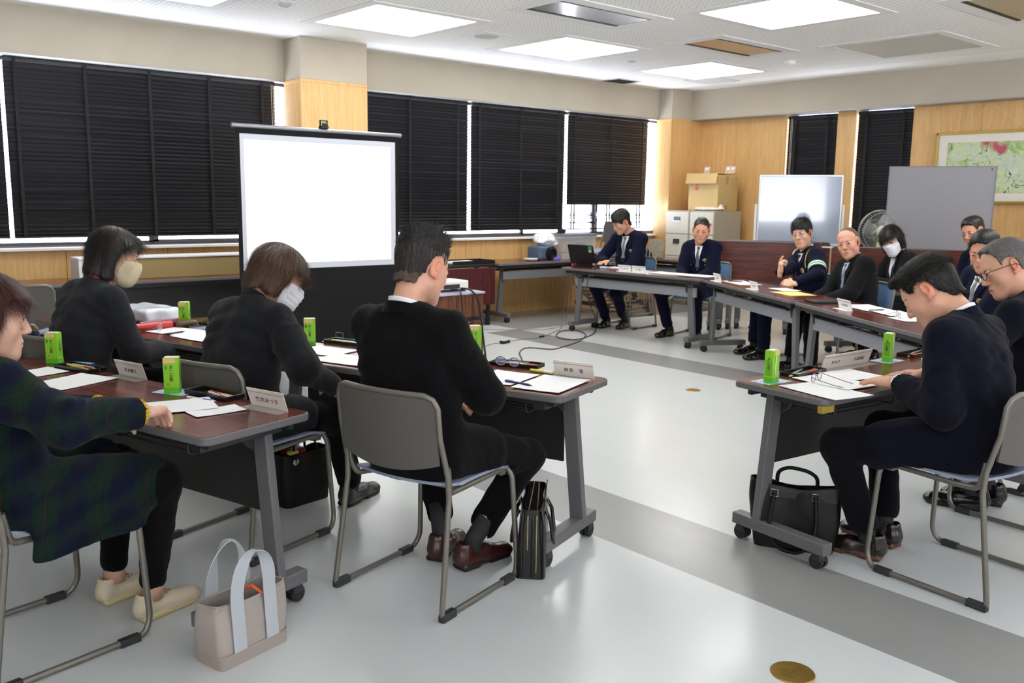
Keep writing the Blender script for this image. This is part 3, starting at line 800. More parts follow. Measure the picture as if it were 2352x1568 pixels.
obj('pin', MB().tube([(-wid/2+.045, .012, 1.80), (-wid/2+.045, .02, 1.80)], .008, 8).tube([(-wid/2+.045, -.012, 1.80), (-wid/2+.045, -.02, 1.80)], .008, 8), M['black'], t)

# ---------------------------------------------------------------- fan
fd = Vector((-.90, -.43, 0)).normalized()
t = thing('electric_fan', 'beige electric fan with a round wire guard, seen from the back', 'fan', (9.04, 4.70, 0), math.atan2(-fd.x, fd.y))
# local +y points to the camera; the motor is on the camera side, the guard beyond
M['fan_pl'] = mat('aged cream plastic', '#cfccbc', .45); M['wire'] = mat('guard wire', '#b8b8b4', .35, .5)
cz = 1.157; Rr = .211
Rt = Matrix.Rotation(R(35), 4, 'Z') @ Matrix.Rotation(R(-8), 4, 'X')
def fm(p): v = Rt @ Vector(p); return (v.x, v.y, v.z+cz)
mb = MB(); mb.tube([fm((Rr*math.cos(a*PI/30), -.06, Rr*math.sin(a*PI/30))) for a in range(60)], .005, 6, closed=True)
for rr, yy in ((.19, -.115), (.10, -.135), (.05, -.14), (.19, -.01), (.11, .012)): mb.tube([fm((rr*math.cos(a*PI/20), yy, rr*math.sin(a*PI/20))) for a in range(40)], .0022, 5, closed=True)
for k in range(48):
    c, s_ = math.cos(k*PI/24), math.sin(k*PI/24)
    mb.tube([fm((r_*c, y_, r_*s_)) for r_, y_ in ((.05, .02), (.11, .012), (.19, -.01), (Rr, -.055), (.19, -.115), (.10, -.135), (.05, -.14))], .0012, 3, caps=False)
obj('guard', mb, M['wire'], t, smooth=True)
mb = MB(); mb.lathe([(.05, -.145), (.048, -.15), (.001, -.152)], 20, Rm=Rt.to_3x3() @ Matrix.Rotation(R(-90), 3, 'X'), c=(0, 0, cz)); obj('badge', mb, M['fan_pl'], t)
mb = MB()
for k in range(3):
    g = []
    for i in range(7):
        r_ = .04+.135*i/6; row = []
        for j in range(7):
            a = k*2*PI/3+(-.55+1.1*j/6)*(1-.25*abs(i/6-.5))+.25*i/6
            row.append(fm((r_*math.cos(a), -.06+.03*(j/6-.5), r_*math.sin(a))))
        g.append(row)
    mb.sheet(g, .0015)
obj('blades', mb, mat('translucent grey blade', '#8f9498', .3, alpha=.6), t, smooth=60)
mb = MB(); Ry = Rt.to_3x3() @ Matrix.Rotation(R(-90), 3, 'X')
mb.lathe([(.052, .0), (.062, .01), (.06, .07), (.052, .13), (.044, .15), (.001, .155)], 24, Rm=Ry, c=(0, 0, cz)); obj('motor_housing', mb, M['fan_pl'], t, smooth=40)
obj('neck', MB().tube([(0, .02, cz-.05), (0, .02, cz-.12), (0, .01, .9)], [.022, .03, .05], 14), mat('yellowed cream plastic', '#d9d2a4', .5), t, smooth=40)
obj('pole', MB().tube([(0, .01, .9), (0, .01, .04)], .014, 12), M['chrome'], t, smooth=40)
obj('base', MB().lathe([(.18, 0), (.18, .02), (.05, .05), (.02, .06)], 28), M['fan_pl'], t, smooth=40)

# ---------------------------------------------------------------- filing cabinets, box, bags
M['cab'] = mat('cream enamel', '#d9d4c6', .4); M['cab_side'] = mat('cabinet body putty', '#b0aa9b', .5)
def filecab(label, y0, y1):
    t = thing('filing_cabinet', label, 'filing cabinet', (10.31, (y0+y1)/2, 0), 0, 'cream filing cabinets')
    w = (y1-y0)/2
    obj('body', MB().bx((-.29, -w+.003, 0), (.31, w-.003, 1.31)), M['cab_side'], t, bevel=.004)
    for k in range(4):
        z0 = .06+k*.31
        d = obj('drawer', MB().bx((-.31, -w+.01, z0), (-.288, w-.01, z0+.302)), M['cab'], t, bevel=.004)
        obj('label_holder', MB().bx((-.316, -.055, z0+.17), (-.309, .055, z0+.235)), mat('dark recess', '#3c4450', .3, .4), d)
        obj('handle', MB().bx((-.325, -.06, z0+.17), (-.312, .06, z0+.178)), M['chrome'], d)
    return t
filecab('cream filing cabinet, the left of the pair in the corner', 7.985, 8.395)
filecab('cream filing cabinet, the right of the pair, with a red tag', 7.565, 7.975)
o = tag(obj('red_tag', MB().box((9.985, 7.62, 1.13), (.004, .06, .035), (R(15), 0, 0)), mat('red plastic', '#d6323a', .5)), 'small red tag stuck on the right cream filing cabinet', 'tag')
M['card'] = mat('corrugated cardboard', '#c8ab74', .85, noise=.03, nscale=12); M['card2'] = mat('kraft tape', '#b98f4d', .5)
t = thing('cardboard_box', 'big cardboard box with an open hanging flap on the filing cabinets', 'cardboard box', (10.36, 7.87, 1.312))
obj('body', MB().bx((-.22, -.25, 0), (.22, .25, .47)), M['card'], t, bevel=.003)
obj('flap', MB().beam((-.255, 0, .505), (-.285, 0, .37), .52, .006, up=(1, 0, 0)).bx((-.26, -.26, .5), (.2, .26, .508)), M['card'], t)
obj('tape', MB().bx((-.05, -.2515, .36), (.0, -.2505, .47)), M['card2'], t); obj('tape', MB().bx((-.05, -.2515, 0), (0, -.2505, .08)), M['card2'], t)
obj('mark', MB().prism([(.13, .33), (.09, .33), (.11, .37)], -.2225, -.2205, 'YZ').prism([(.135, .28), (.085, .28), (.085, .32), (.135, .32)], -.2222, -.2205, 'YZ'), mat('pink red print', '#d8506a', .6), t)
for k, (yy, w) in enumerate(((8.02, .1), (7.66, .09), (7.58, .07))):
    t = thing('sign_stand', ['clear acrylic sign stand on the cardboard box, leftmost', 'clear acrylic sign stand on the cardboard box, middle', 'clear acrylic sign stand on the cardboard box, rightmost'][k], 'stand', (10.40, yy, 1.821), 0, 'clear sign stands on the box')
    obj('plate', MB().box((0, 0, .05), (.003, w, .1), (0, R(15), 0)), mat('clear acrylic', '#f4f4f0', .05, alpha=.25), t); obj('card', MB().box((-.006, 0, .065), (.001, w*.5, .03), (0, R(15), 0)), M['paper'], t)

def blob(name, label, cat, lo, hi, h, fn, m, seed=0, amp=.01, sc=25, parent=None, group=None, it=1):
    S = SDF(lo, hi, h); fn(S)
    V, Q = S.net(); V = relax(V, Q, it)
    if amp: V = V+np.stack([vnoise(V, sc, seed+i) for i in range(3)], 1)*amp
    o = link(name, npmesh(name, [(V, Q, 0)], [m]), parent)
    if parent is None: tag(o, label, cat, group)
    return o
def f(S):
    S.cone((10.22, 7.66, 1.37), (10.22, 8.05, 1.345), .055, .035, .03); S.ell((10.2, 7.8, 1.34), (.13, .24, .028), .03); S.ell((10.26, 7.72, 1.39), (.06, .1, .05), .02)
blob('plastic_bag', 'crumpled white plastic bag lying on the filing cabinets', 'bag', (10.0, 7.5, 1.313), (10.45, 8.2, 1.5), .011, f, mat('milky plastic', '#e9e7e2', .3, bump=.4, bscale=60), 3, .006, 40)

# framed picture under glass: plain abstract stand-in
t = thing('framed_picture', 'large framed abstract picture in greens and pinks hanging on the oak wall', 'picture', (10.765, 3.86, 1.86), R(-90))
obj('frame', ring(-1.09, 1.09, -.36, .36, .022, 0, 0, None) if False else MB().bx((-1.13, -.03, -.40), (1.13, .0, -.375)).bx((-1.13, -.03, .375), (1.13, 0, .40)).bx((-1.13, -.03, -.40), (-1.105, 0, .4)).bx((1.105, -.03, -.4), (1.13, 0, .4)), mat('gilt frame', '#b9a045', .35, .6), t, bevel=.004)
obj('mount', MB().bx((-1.105, -.012, -.375), (1.105, -.006, .375)), mat('cream mount board', '#dcd5ca', .8), t)
m, nt, b = newmat('abstract wash'); L = nt.links
tc = nt.nodes.new('ShaderNodeTexCoord'); n1 = nt.nodes.new('ShaderNodeTexNoise'); n1.inputs['Scale'].default_value = 3.2; n1.inputs['Detail'].default_value = 5; n1.inputs['Distortion'].default_value = 1.5
L.new(tc.outputs['Object'], n1.inputs['Vector']); r = nt.nodes.new('ShaderNodeValToRGB'); L.new(n1.outputs[0], r.inputs[0])
e = r.color_ramp.elements; e[0].position = .3; e[0].color = srgb('#5e7d4a'); e[1].position = .72; e[1].color = srgb('#d9d6bf')
for p_, c_ in ((.42, '#9db877'), (.5, '#c3cfa0'), (.58, '#b7c6ae')): q = e.new(p_); q.color = srgb(c_)
n2 = nt.nodes.new('ShaderNodeTexNoise'); n2.inputs['Scale'].default_value = 2.1; n2.inputs['Distortion'].default_value = .4
mp = nt.nodes.new('ShaderNodeMapping'); mp.inputs['Location'].default_value = (3.3, 1.2, 7.7); L.new(tc.outputs['Object'], mp.inputs[0]); L.new(mp.outputs[0], n2.inputs['Vector'])
r2_ = nt.nodes.new('ShaderNodeValToRGB'); r2_.color_ramp.elements[0].position = .58; r2_.color_ramp.elements[1].position = .64; L.new(n2.outputs[0], r2_.inputs[0])
mx = nt.nodes.new('ShaderNodeMix'); mx.data_type = 'RGBA'; L.new(r2_.outputs[0], mx.inputs['Factor']); L.new(r.outputs[0], mx.inputs['A']); mx.inputs['B'].default_value = srgb('#b04a5c')
n3 = nt.nodes.new('ShaderNodeTexNoise'); n3.inputs['Scale'].default_value = 4.5; n3.inputs['Distortion'].default_value = 2; L.new(tc.outputs['Object'], n3.inputs['Vector'])
ab = nt.nodes.new('ShaderNodeMath'); ab.operation = 'SUBTRACT'; L.new(n3.outputs[0], ab.inputs[0]); ab.inputs[1].default_value = .5
ab2 = nt.nodes.new('ShaderNodeMath'); ab2.operation = 'ABSOLUTE'; L.new(ab.outputs[0], ab2.inputs[0]); lt = nt.nodes.new('ShaderNodeMath'); lt.operation = 'LESS_THAN'; L.new(ab2.outputs[0], lt.inputs[0]); lt.inputs[1].default_value = .006
mx2 = nt.nodes.new('ShaderNodeMix'); mx2.data_type = 'RGBA'; L.new(lt.outputs[0], mx2.inputs['Factor']); L.new(mx.outputs['Result'], mx2.inputs['A']); mx2.inputs['B'].default_value = srgb('#33402f')
L.new(mx2.outputs['Result'], b.inputs['Base Color']); b.inputs['Roughness'].default_value = .3; b.inputs['Coat Weight'].default_value = .7; b.inputs['Coat Roughness'].default_value = .04
obj('print', MB().bx((-1.0, -.014, -.285), (1.0, -.012, .285)), m, t)
obj('hanging_wire', MB().tube([(-.93, -.012, .4), (-.55, -.008, .71)], .003, 5).tube([(-.17, -.012, .4), (-.55, -.008, .71)], .003, 5), mat('pale cord', '#cbbf9e', .6), t)

# ---------------------------------------------------------------- projection screen
sy = 6.8*K
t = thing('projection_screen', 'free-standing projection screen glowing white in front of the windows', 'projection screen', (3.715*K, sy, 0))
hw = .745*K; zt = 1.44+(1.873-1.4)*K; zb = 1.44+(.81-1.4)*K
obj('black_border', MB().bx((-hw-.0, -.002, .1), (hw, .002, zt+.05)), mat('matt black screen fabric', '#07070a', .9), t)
m = mat('screen white glow', '#f2f3f4', .8, emit='#ffffff', es=.75)  # emission stands in for the projector's light on the screen
obj('screen_surface', MB().bx((-hw+.035, -.0035, zb), (hw-.035, -.0022, zt)), mat('faintly glowing screen edge', '#b9bcc4', .8, emit='#f4f4ff', es=.12), t)  # screen margin given a weak glow of its own as well
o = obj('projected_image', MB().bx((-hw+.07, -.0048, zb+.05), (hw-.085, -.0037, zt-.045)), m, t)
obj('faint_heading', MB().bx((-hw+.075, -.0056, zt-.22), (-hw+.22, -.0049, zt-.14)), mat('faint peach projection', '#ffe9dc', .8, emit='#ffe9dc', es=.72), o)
obj('top_bar', MB().tube([(-hw-.03, 0, zt+.062), (hw+.03, 0, zt+.062)], .017, 12), M['alu'], t, smooth=40)
obj('case', MB().bx((-hw-.04, -.06, 0.02), (hw+.04, .06, .12)), M['black'], t, bevel=.01)
obj('stay', MB().tube([(0, .03, .1), (0, .03, zt+.05)], .012, 8), M['black'], t)
for s in (-1, 1): obj('foot', MB().box((s*.5, 0, .012), (.04, .5, .024)), M['black'], t, bevel=.004)
t = thing('camera_clip', 'small black clip holder on top of the projection screen', 'clip', (3.735*K, sy, zt+.079))
obj('clamp', MB().box((0, 0, .012), (.07, .05, .024)).bx((-.035, -.012, .024), (-.027, .012, .07)).bx((.027, -.012, .024), (.035, .012, .07)).bx((-.035, -.012, .064), (.035, .012, .07)), M['black'], t, bevel=.003)
obj('led', MB().bx((-.012, -.014, .05), (.012, -.01, .062)), mat('green lens', '#3fae7a', .3), t)
obj('knob', MB().tube([(-.02, -.02, .035), (.02, -.02, .035)], .014, 10), M['dark_pl'], t)
# ================================================================ people
def skinmat(name, c, c2=None, rough=.5):
    m, nt, b = newmat(name); L = nt.links
    tc = nt.nodes.new('ShaderNodeTexCoord'); n = nt.nodes.new('ShaderNodeTexNoise'); n.inputs['Scale'].default_value = 18; n.inputs['Detail'].default_value = 4
    r = nt.nodes.new('ShaderNodeValToRGB'); a = srgb(c); e = r.color_ramp.elements
    e[0].position = .3; e[1].position = .75; e[0].color = (a[0]*.95, a[1]*.91, a[2]*.9, 1); e[1].color = (a[0]*1.04, a[1]*1.07, a[2]*1.08, 1)
    L.new(tc.outputs['Object'], n.inputs['Vector']); L.new(n.outputs[0], r.inputs[0]); L.new(r.outputs[0], b.inputs['Base Color'])
    b.inputs['Roughness'].default_value = rough; b.inputs['Subsurface Weight'].default_value = .06; b.inputs['Subsurface Radius'].default_value = (.012, .005, .003); b.inputs['Subsurface Scale'].default_value = .5
    return m
_mc = {}
def cm(name, *a, **k):
    if name not in _mc: _mc[name] = mat(name, *a, **k)
    return _mc[name]
def sk(c):
    if c not in _mc: _mc[c] = skinmat('skin '+c, c)
    return _mc[c]
def hairmats(c):
    k = 'hair '+c
    if k not in _mc:
        a = srgb(c); out = []
        for i, f in enumerate((.6, 1, 1.7)):
            m = mat(k+str(i), (0, 0, 0), .42, spec=.45); m.node_tree.nodes['Principled BSDF'].inputs['Base Color'].default_value = tuple(min(1, x*f+.001) for x in a[:3])+(1,); out.append(m)
        _mc[k] = out
    return _mc[k]
def cloth(name, c, stripe=None, plaid=False, rough=.9, bump=.25, bs=900, sheen=.04):
    m = mat(name, c, rough, sheen=sheen, bump=bump, bscale=bs, spec=.12)
    nt = m.node_tree; L = nt.links; b = nt.nodes['Principled BSDF']
    if stripe or plaid:
        tc = nt.nodes.new('ShaderNodeTexCoord'); sp = nt.nodes.new('ShaderNodeSeparateXYZ'); L.new(tc.outputs['Object'], sp.inputs[0])
        def mt(op, a, b_=0):
            n = nt.nodes.new('ShaderNodeMath'); n.operation = op
            for i, v in enumerate((a, b_)):
                if isinstance(v, (int, float)): n.inputs[i].default_value = v
                else: L.new(v, n.inputs[i])
            return n.outputs[0]
        def mixc(f, a, b_):
            n = nt.nodes.new('ShaderNodeMix'); n.data_type = 'RGBA'
            for s_, v in ((n.inputs['Factor'], f), (n.inputs['A'], a), (n.inputs['B'], b_)):
                if isinstance(v, (tuple, float)): s_.default_value = v
                else: L.new(v, s_)
            return n.outputs['Result']
    if stripe:
        f = mt('LESS_THAN', mt('FRACT', mt('DIVIDE', sp.outputs[0], .0095)), .16)
        L.new(mixc(f, srgb(c), srgb(stripe)), b.inputs['Base Color'])
    if plaid:
        u = mt('ADD', mt('MULTIPLY', sp.outputs[0], .8), mt('MULTIPLY', sp.outputs[1], .6))
        w_ = mt('SUBTRACT', sp.outputs[2], mt('MULTIPLY', sp.outputs[1], .35))
        def bands(v, per, lo, hi): q = mt('FRACT', mt('DIVIDE', v, per)); return mt('MULTIPLY', mt('GREATER_THAN', q, lo), mt('LESS_THAN', q, hi))
        gc, nc, rc = srgb('#13281b'), srgb('#101429'), srgb('#4f2024')
        base = mixc(mt('MULTIPLY', bands(u, .10, .15, .6), .75), nc, gc)
        base = mixc(mt('MULTIPLY', bands(w_, .10, .15, .6), .5), base, gc)
        base = mixc(mt('MULTIPLY', bands(w_, .10, .75, .95), .55), base, srgb('#0d1020'))
        base = mixc(mt('MULTIPLY', mt('MAXIMUM', bands(u, .10, .365, .38), bands(w_, .10, .365, .38)), .55), base, rc)
        n = nt.nodes.new('ShaderNodeTexNoise'); n.inputs['Scale'].default_value = 60; L.new(tc.outputs['Object'], n.inputs['Vector'])
        L.new(mixc(mt('MULTIPLY', n.outputs[0], .25), base, srgb('#0a0d12')), b.inputs['Base Color'])
    return m

def poly_sd(P2, poly):
    """signed distance (2D) to a polygon; negative inside"""
    x, y = P2[..., 0], P2[..., 1]; d = np.full(x.shape, 1e9, np.float32); ins = np.zeros(x.shape, bool); n = len(poly)
    for i in range(n):
        x1, y1 = poly[i]; x2, y2 = poly[(i+1) % n]; ex, ey = x2-x1, y2-y1
        t = np.clip(((x-x1)*ex+(y-y1)*ey)/(ex*ex+ey*ey+1e-12), 0, 1)
        d = np.minimum(d, (x-x1-t*ex)**2+(y-y1-t*ey)**2)
        c = ((y1 > y) != (y2 > y)); xi = x1+(y-y1)*ex/(ey if abs(ey) > 1e-12 else 1e-12)
        ins ^= c & (x < xi)
    d = np.sqrt(d); return np.where(ins, -d, d)

HAIRLINE = {   # hair region seen from the side (y forward, z up)
    'man': [(.10, .098), (.078, .088), (.062, .062), (.052, .03), (.034, .022), (.024, .04), (.004, .046), (-.018, .038), (-.03, .008), (-.036, -.03), (-.06, -.062), (-.14, -.068), (-.16, .2), (.13, .2)],
    'receding': [(.07, .118), (.055, .09), (.045, .062), (.042, .03), (.034, .02), (.024, .04), (.004, .046), (-.018, .038), (-.03, .008), (-.036, -.03), (-.06, -.062), (-.14, -.068), (-.16, .2), (.09, .2)],
    'low': [(.12, .062), (.09, .058), (.07, .045), (.055, .015), (.036, .0), (.024, .03), (.004, .042), (-.018, .034), (-.03, .005), (-.036, -.035), (-.06, -.075), (-.14, -.08), (-.16, .2), (.14, .2)],
}
def head_sdf(h, q):
    S = SDF((-.12, -.15, -.2), (.12, .15, .15), h)
    w = q.get('w', 1.0); fat = q.get('fat', 1.0)
    S.ell((0, -.015, .045), (.074*w, .096, .084), 0)
    S.ell((0, .028, .042), (.065*w, .058, .066), .02)
    S.ell((0, .030, -.03), (.058*w*fat, .056, .078), .03)
    for s in (-1, 1):
        S.cone((s*.046*fat, .002, -.05), (s*.012, .066, -.09), .021, .019, .03)
        S.ell((s*.036*fat, .056, -.018), (.025, .026, .03), .025)
    S.cone((-.028, .079, .034), (.028, .079, .034), .011, .011, .02)
    S.ell((0, .078, -.056), (.026, .02, .024), .02)
    S.ell((0, .072, -.092), (.02*fat, .02, .017), .02)
    for s in (-1, 1):
        S.ell((s*.031, .100, .014), (.019, .014, .0125), .012, mode='s')
        S.ell((s*.031, .0815, .013), (.0165, .0135, .0125), .006)
        S.ell((s*.031, .1005, .0125), (.0135, .010, .0036 if not q.get('shut') else .001), .003, mode='s')
    S.cone((0, .088, .022), (0, .108, -.02), .0075, .0115, .014)
    for s in (-1, 1): S.ell((s*.0115, .098, -.025), (.0085, .009, .0075), .006)
    S.cone((-.017, .0945, -.0535), (.017, .0945, -.0535), .0042, .0042, .006); S.cone((-.013, .0935, -.064), (.013, .0935, -.064), .0055, .0055, .006)
    S.rbox((0, .104, -.0587), (.021, .009, .0011), .001, .002, mode='s')
    if q.get('open'): S.ell((0, .1, -.061), (.012, .012, .006), .003, mode='s')
    for s in (-1, 1):
        S.ell((s*.0775*w, -.012, .004), (.0085, .019, .033), .008, rot=(R(-10), 0, R(s*-22)))
        S.ell((s*.0835*w, -.007, .009), (.006, .0105, .019), .004, rot=(R(-10), 0, R(s*-22)), mode='s')
        S.ell((s*.076*w, .0, -.024), (.006, .008, .01), .006)
    S.cone((0, -.028, -.04), (0, -.036, -.15), .050*fat, .050*fat, .03)
    if q.get('adam'): S.ell((0, .0, -.13), (.015, .015, .02), .02)
    return S
def mk_strands(name, V, N, n, dirf, ln, wd, seed, mats, lift=.15, grav=0, segs=4, keep=None, wob=.2):
    r = np.random.RandomState(seed); ok = np.arange(len(V)) if keep is None else np.where(keep(V, N))[0]
    if len(ok) == 0: return None
    ix = r.choice(ok, n); P = V[ix]+r.normal(0, .0012, (n, 3)); Nn = N[ix]
    D = dirf(P, Nn); D = D-Nn*(D*Nn).sum(1)[:, None]*(1-lift); D += r.normal(0, wob, (n, 3))*np.linalg.norm(D, axis=1)[:, None]
    D /= np.linalg.norm(D, axis=1)[:, None]+1e-9; D += Nn*lift
    Ls = (ln(P) if callable(ln) else ln)*r.uniform(.6, 1.15, n)
    W = np.cross(D, Nn); W /= np.linalg.norm(W, axis=1)[:, None]+1e-9; W *= wd
    curl = r.normal(0, .25, (n, 3))
    rows = []
    for k in range(segs+1):
        t = k/segs
        C = P+(D*t+curl*t*t*.5*0.5)*Ls[:, None]+np.array([0, 0, -1])*grav*(t*t)*Ls[:, None]
        ww = W*(1-t*.85)
        rows.append(np.stack([C-ww, C+ww], 1))
    A = np.stack(rows, 1)  # n, segs+1, 2, 3
    Vs = A.reshape(-1, 3); base = (np.arange(n)*(segs+1)*2)[:, None]
    Q = np.concatenate([base+np.array([2*k, 2*k+1, 2*k+3, 2*k+2]) for k in range(segs)])
    mi = np.tile(r.choice(len(mats), n, p=[.3, .5, .2][:len(mats)] if len(mats) == 3 else None), segs)
    return Vs, Q, mi
def vnorm(V, Q):
    fn = np.cross(V[Q[:, 2]]-V[Q[:, 0]], V[Q[:, 3]]-V[Q[:, 1]]); N = np.zeros_like(V)
    for i in range(4): np.add.at(N, Q[:, i], fn)
    return N/(np.linalg.norm(N, axis=1)[:, None]+1e-12)
def xf(V, Mx):
    A = np.array(Mx); return V@A[:3, :3].T+A[:3, 3]

def hair(style, color, H, parent, near, q):
    """hair as a thick cap with strands; H maps head space to the person"""
    mats = hairmats(color); h = .0032 if near else .0042; w = q.get('w', 1.0)
    S = SDF((-.15, -.19, -.22), (.15, .17, .2), h)
    th = {'buzz': .003, 'bald': .0012, 'spiky': .0045}.get(style, .010)
    spk = style == 'spiky'
    base = style if style in ('bob', 'bob2', 'bob3', 'bowl') else 'short'
    line = q.get('line', 'man')
    if base == 'short':
        top = q.get('top', .012)
        S.ell((0, -.015, .045), (.074*w+th, .096+th, .084+th), 0); S.ell((0, .028, .042), (.065*w+th, .058+th*.8, .066+th), .015)
        if top > 0: S.ell((q.get('part', 0), .02, .085), (.062*w, .075, .045+top), .02); S.ell((0, -.03, .08), (.07*w, .08, .052+top*.8), .02)
        if q.get('quiff'): S.ell((0, .082, .105), (.05, .032, .03), .02)
        S.cone((0, -.05, -.02), (0, -.06, -.09), .05, .045, .03)
        pl = HAIRLINE[line]
        S.func(S.lo, S.lo+S.n*S.h, lambda F, P: np.maximum(F, (poly_sd(P[..., 1:3], pl)+.0045*np.sin(P[..., 0]*150)*np.sin(P[..., 0]*63+1)).astype(np.float32)))
        S.func(S.lo, S.lo+S.n*S.h, lambda F, P: np.maximum(F, -(np.sqrt(P[..., 0]**2+(P[..., 1]+.02)**2+(P[..., 2]-.03)**2)-.055)))
    else:
        dz = {'bob': -.085, 'bob2': -.115, 'bob3': -.095, 'bowl': -.06}[style]
        S.ell((0, -.015, .045), (.074*w+.016, .096+.016, .084+.018), 0); S.ell((0, .03, .055), (.066*w+.012, .062+.012, .06+.015), .02)
        for s in (-1, 1): S.cone((s*.062*w, -.015, .03), (s*(.068 if style != 'bob2' else .06)*w, -.012, dz+.02), .036, .027, .02, side=(0, 1, 0), ratio=1.5)
        S.ell((0, -.075, -.02), (.072*w, .045, .10 if style != 'bowl' else .07), .03)
        if style == 'bob2': S.ell((0, -.07, -.085), (.075, .042, .035), .02); S.ell((0, .075, .1), (.045, .028, .02), .02)
        # open the face and the neck
        ff = {'bob': .03, 'bob2': .055, 'bob3': .03, 'bowl': .055}[style]; ff = q.get('ff', ff)
        S.func(S.lo, S.lo+S.n*S.h, lambda F, P: np.maximum(F, -poly_sd(P[..., 1:3], [(.2, ff), (.062, ff+.012), (.042, ff), (.036, -.04), (.05, dz-.03), (.06, -.25), (.2, -.25)]).astype(np.float32) if style != 'bob2' else -poly_sd(P[..., 1:3], [(.2, .075), (.075, .082), (.045, .055), (.02, .02), (.012, -.03), (.03, dz-.03), (.03, -.25), (.2, -.25)]).astype(np.float32)))
        S.cone((0, -.01, -.05), (0, -.03, -.2), .052, .056, .01, mode='s')
        S.plane((0, 0, dz), (0, .25, -1))
    V, Q = S.net(); V = relax(V, Q, 1); N = vnorm(V, Q)
    amp = .003 if near else .002
    if style not in ('buzz', 'bald'):
        ang = np.arctan2(V[:, 0], -V[:, 1]+.02*0); rr = np.sin(ang*34+V[:, 2]*20+3*vnoise(V, 22, 5))*.6+np.sin(ang*71+9*vnoise(V, 15, 8))*.4
        V = V+N*(rr*amp*.55)[:, None]
    V = V-N*(.003 if near and style not in ('buzz', 'bald') else 0)
    parts = [(V, Q, 0)]
    n = (14000 if near else 6000) if style not in ('buzz', 'bald') else (9000 if near else 2500)
    n = q.get('n', n); wd = .0006 if near else .0011
    crown = np.array([0, -.055, .12])
    if style in ('bob', 'bob2', 'bob3', 'bowl'):
        def df(P, Nn):
            D = np.stack([P[:, 0]*1.0, (P[:, 1]+.04)*.8, np.full(len(P), -.09)], 1)
            return D/np.linalg.norm(D, axis=1)[:, None]
        st = mk_strands('h', V, N, n, df, lambda P: np.clip((P[:, 2]-(-.1))*.6, .018, .06), wd, 3, mats, lift=.05, grav=.1, segs=5, wob=.09)
    elif style == 'spiky':
        def df(P, Nn):
            D = np.stack([P[:, 0]*.6, np.where(P[:, 2] > .06, .03+P[:, 1]*.5, -.02), np.where(P[:, 2] > .06, .10, -.12)], 1)
            return D/np.linalg.norm(D, axis=1)[:, None]
        st = mk_strands('h', V, N, n, df, lambda P: np.where(P[:, 2] > .09, .018, np.where(P[:, 2] > .06, .010, .004)), wd*1.2, 3, mats, lift=.3, segs=4, wob=.35)
        # distinct spikes
        top = (V[:, 2] > .10) & (N[:, 2] > .45)
        st2 = mk_strands('h', V[top], N[top], 1300, df, lambda P: .015+.011*(P[:, 1] > .0), wd*2.0, 9, mats, lift=.5, segs=4, wob=.28)
        fz = V[Q].mean(1)[:, 2]; mats = mats+[cm('fade', '#241b17', .7), cm('fade2', '#54403a', .7)]; parts[0] = (V, Q, np.where(fz < -.03+.02*vnoise(V[Q].mean(1), 60, 7), 4, np.where(fz < .05+.015*vnoise(V[Q].mean(1), 40, 2), 3, 0)))
        parts.append((st2[0], st2[1], st2[2]))
    else:
        fwd = q.get('flow', 'down')
        def df(P, Nn):
            if fwd == 'back': D = np.stack([P[:, 0]*1.2, np.where(P[:, 2] > .06, -.10, -.05), np.where(P[:, 2] > .06, .0, -.08)], 1)
            elif fwd == 'front': D = np.stack([P[:, 0]*.7, np.where(P[:, 2] > .05, .09, -.01), np.where(P[:, 2] > .09, .01, -.09)], 1)
            else: D = P-crown; D[:, 2] -= .04
            return D/(np.linalg.norm(D, axis=1)[:, None]+1e-6)
        ln = {'buzz': .005, 'bald': .003}.get(style, q.get('len', .022))
        st = mk_strands('h', V, N, n, df, (lambda P: ln*np.where(P[:, 2] > .05, 1, .5)) if ln > .01 else ln, wd, 3, mats, lift=q.get('lift', .12), segs=3, wob=.25)
    parts.append((st[0], st[1], st[2]))
    parts = [(xf(v, H), qd, mi) for v, qd, mi in parts]
    return link('hair', npmesh('hair', parts, mats), parent)

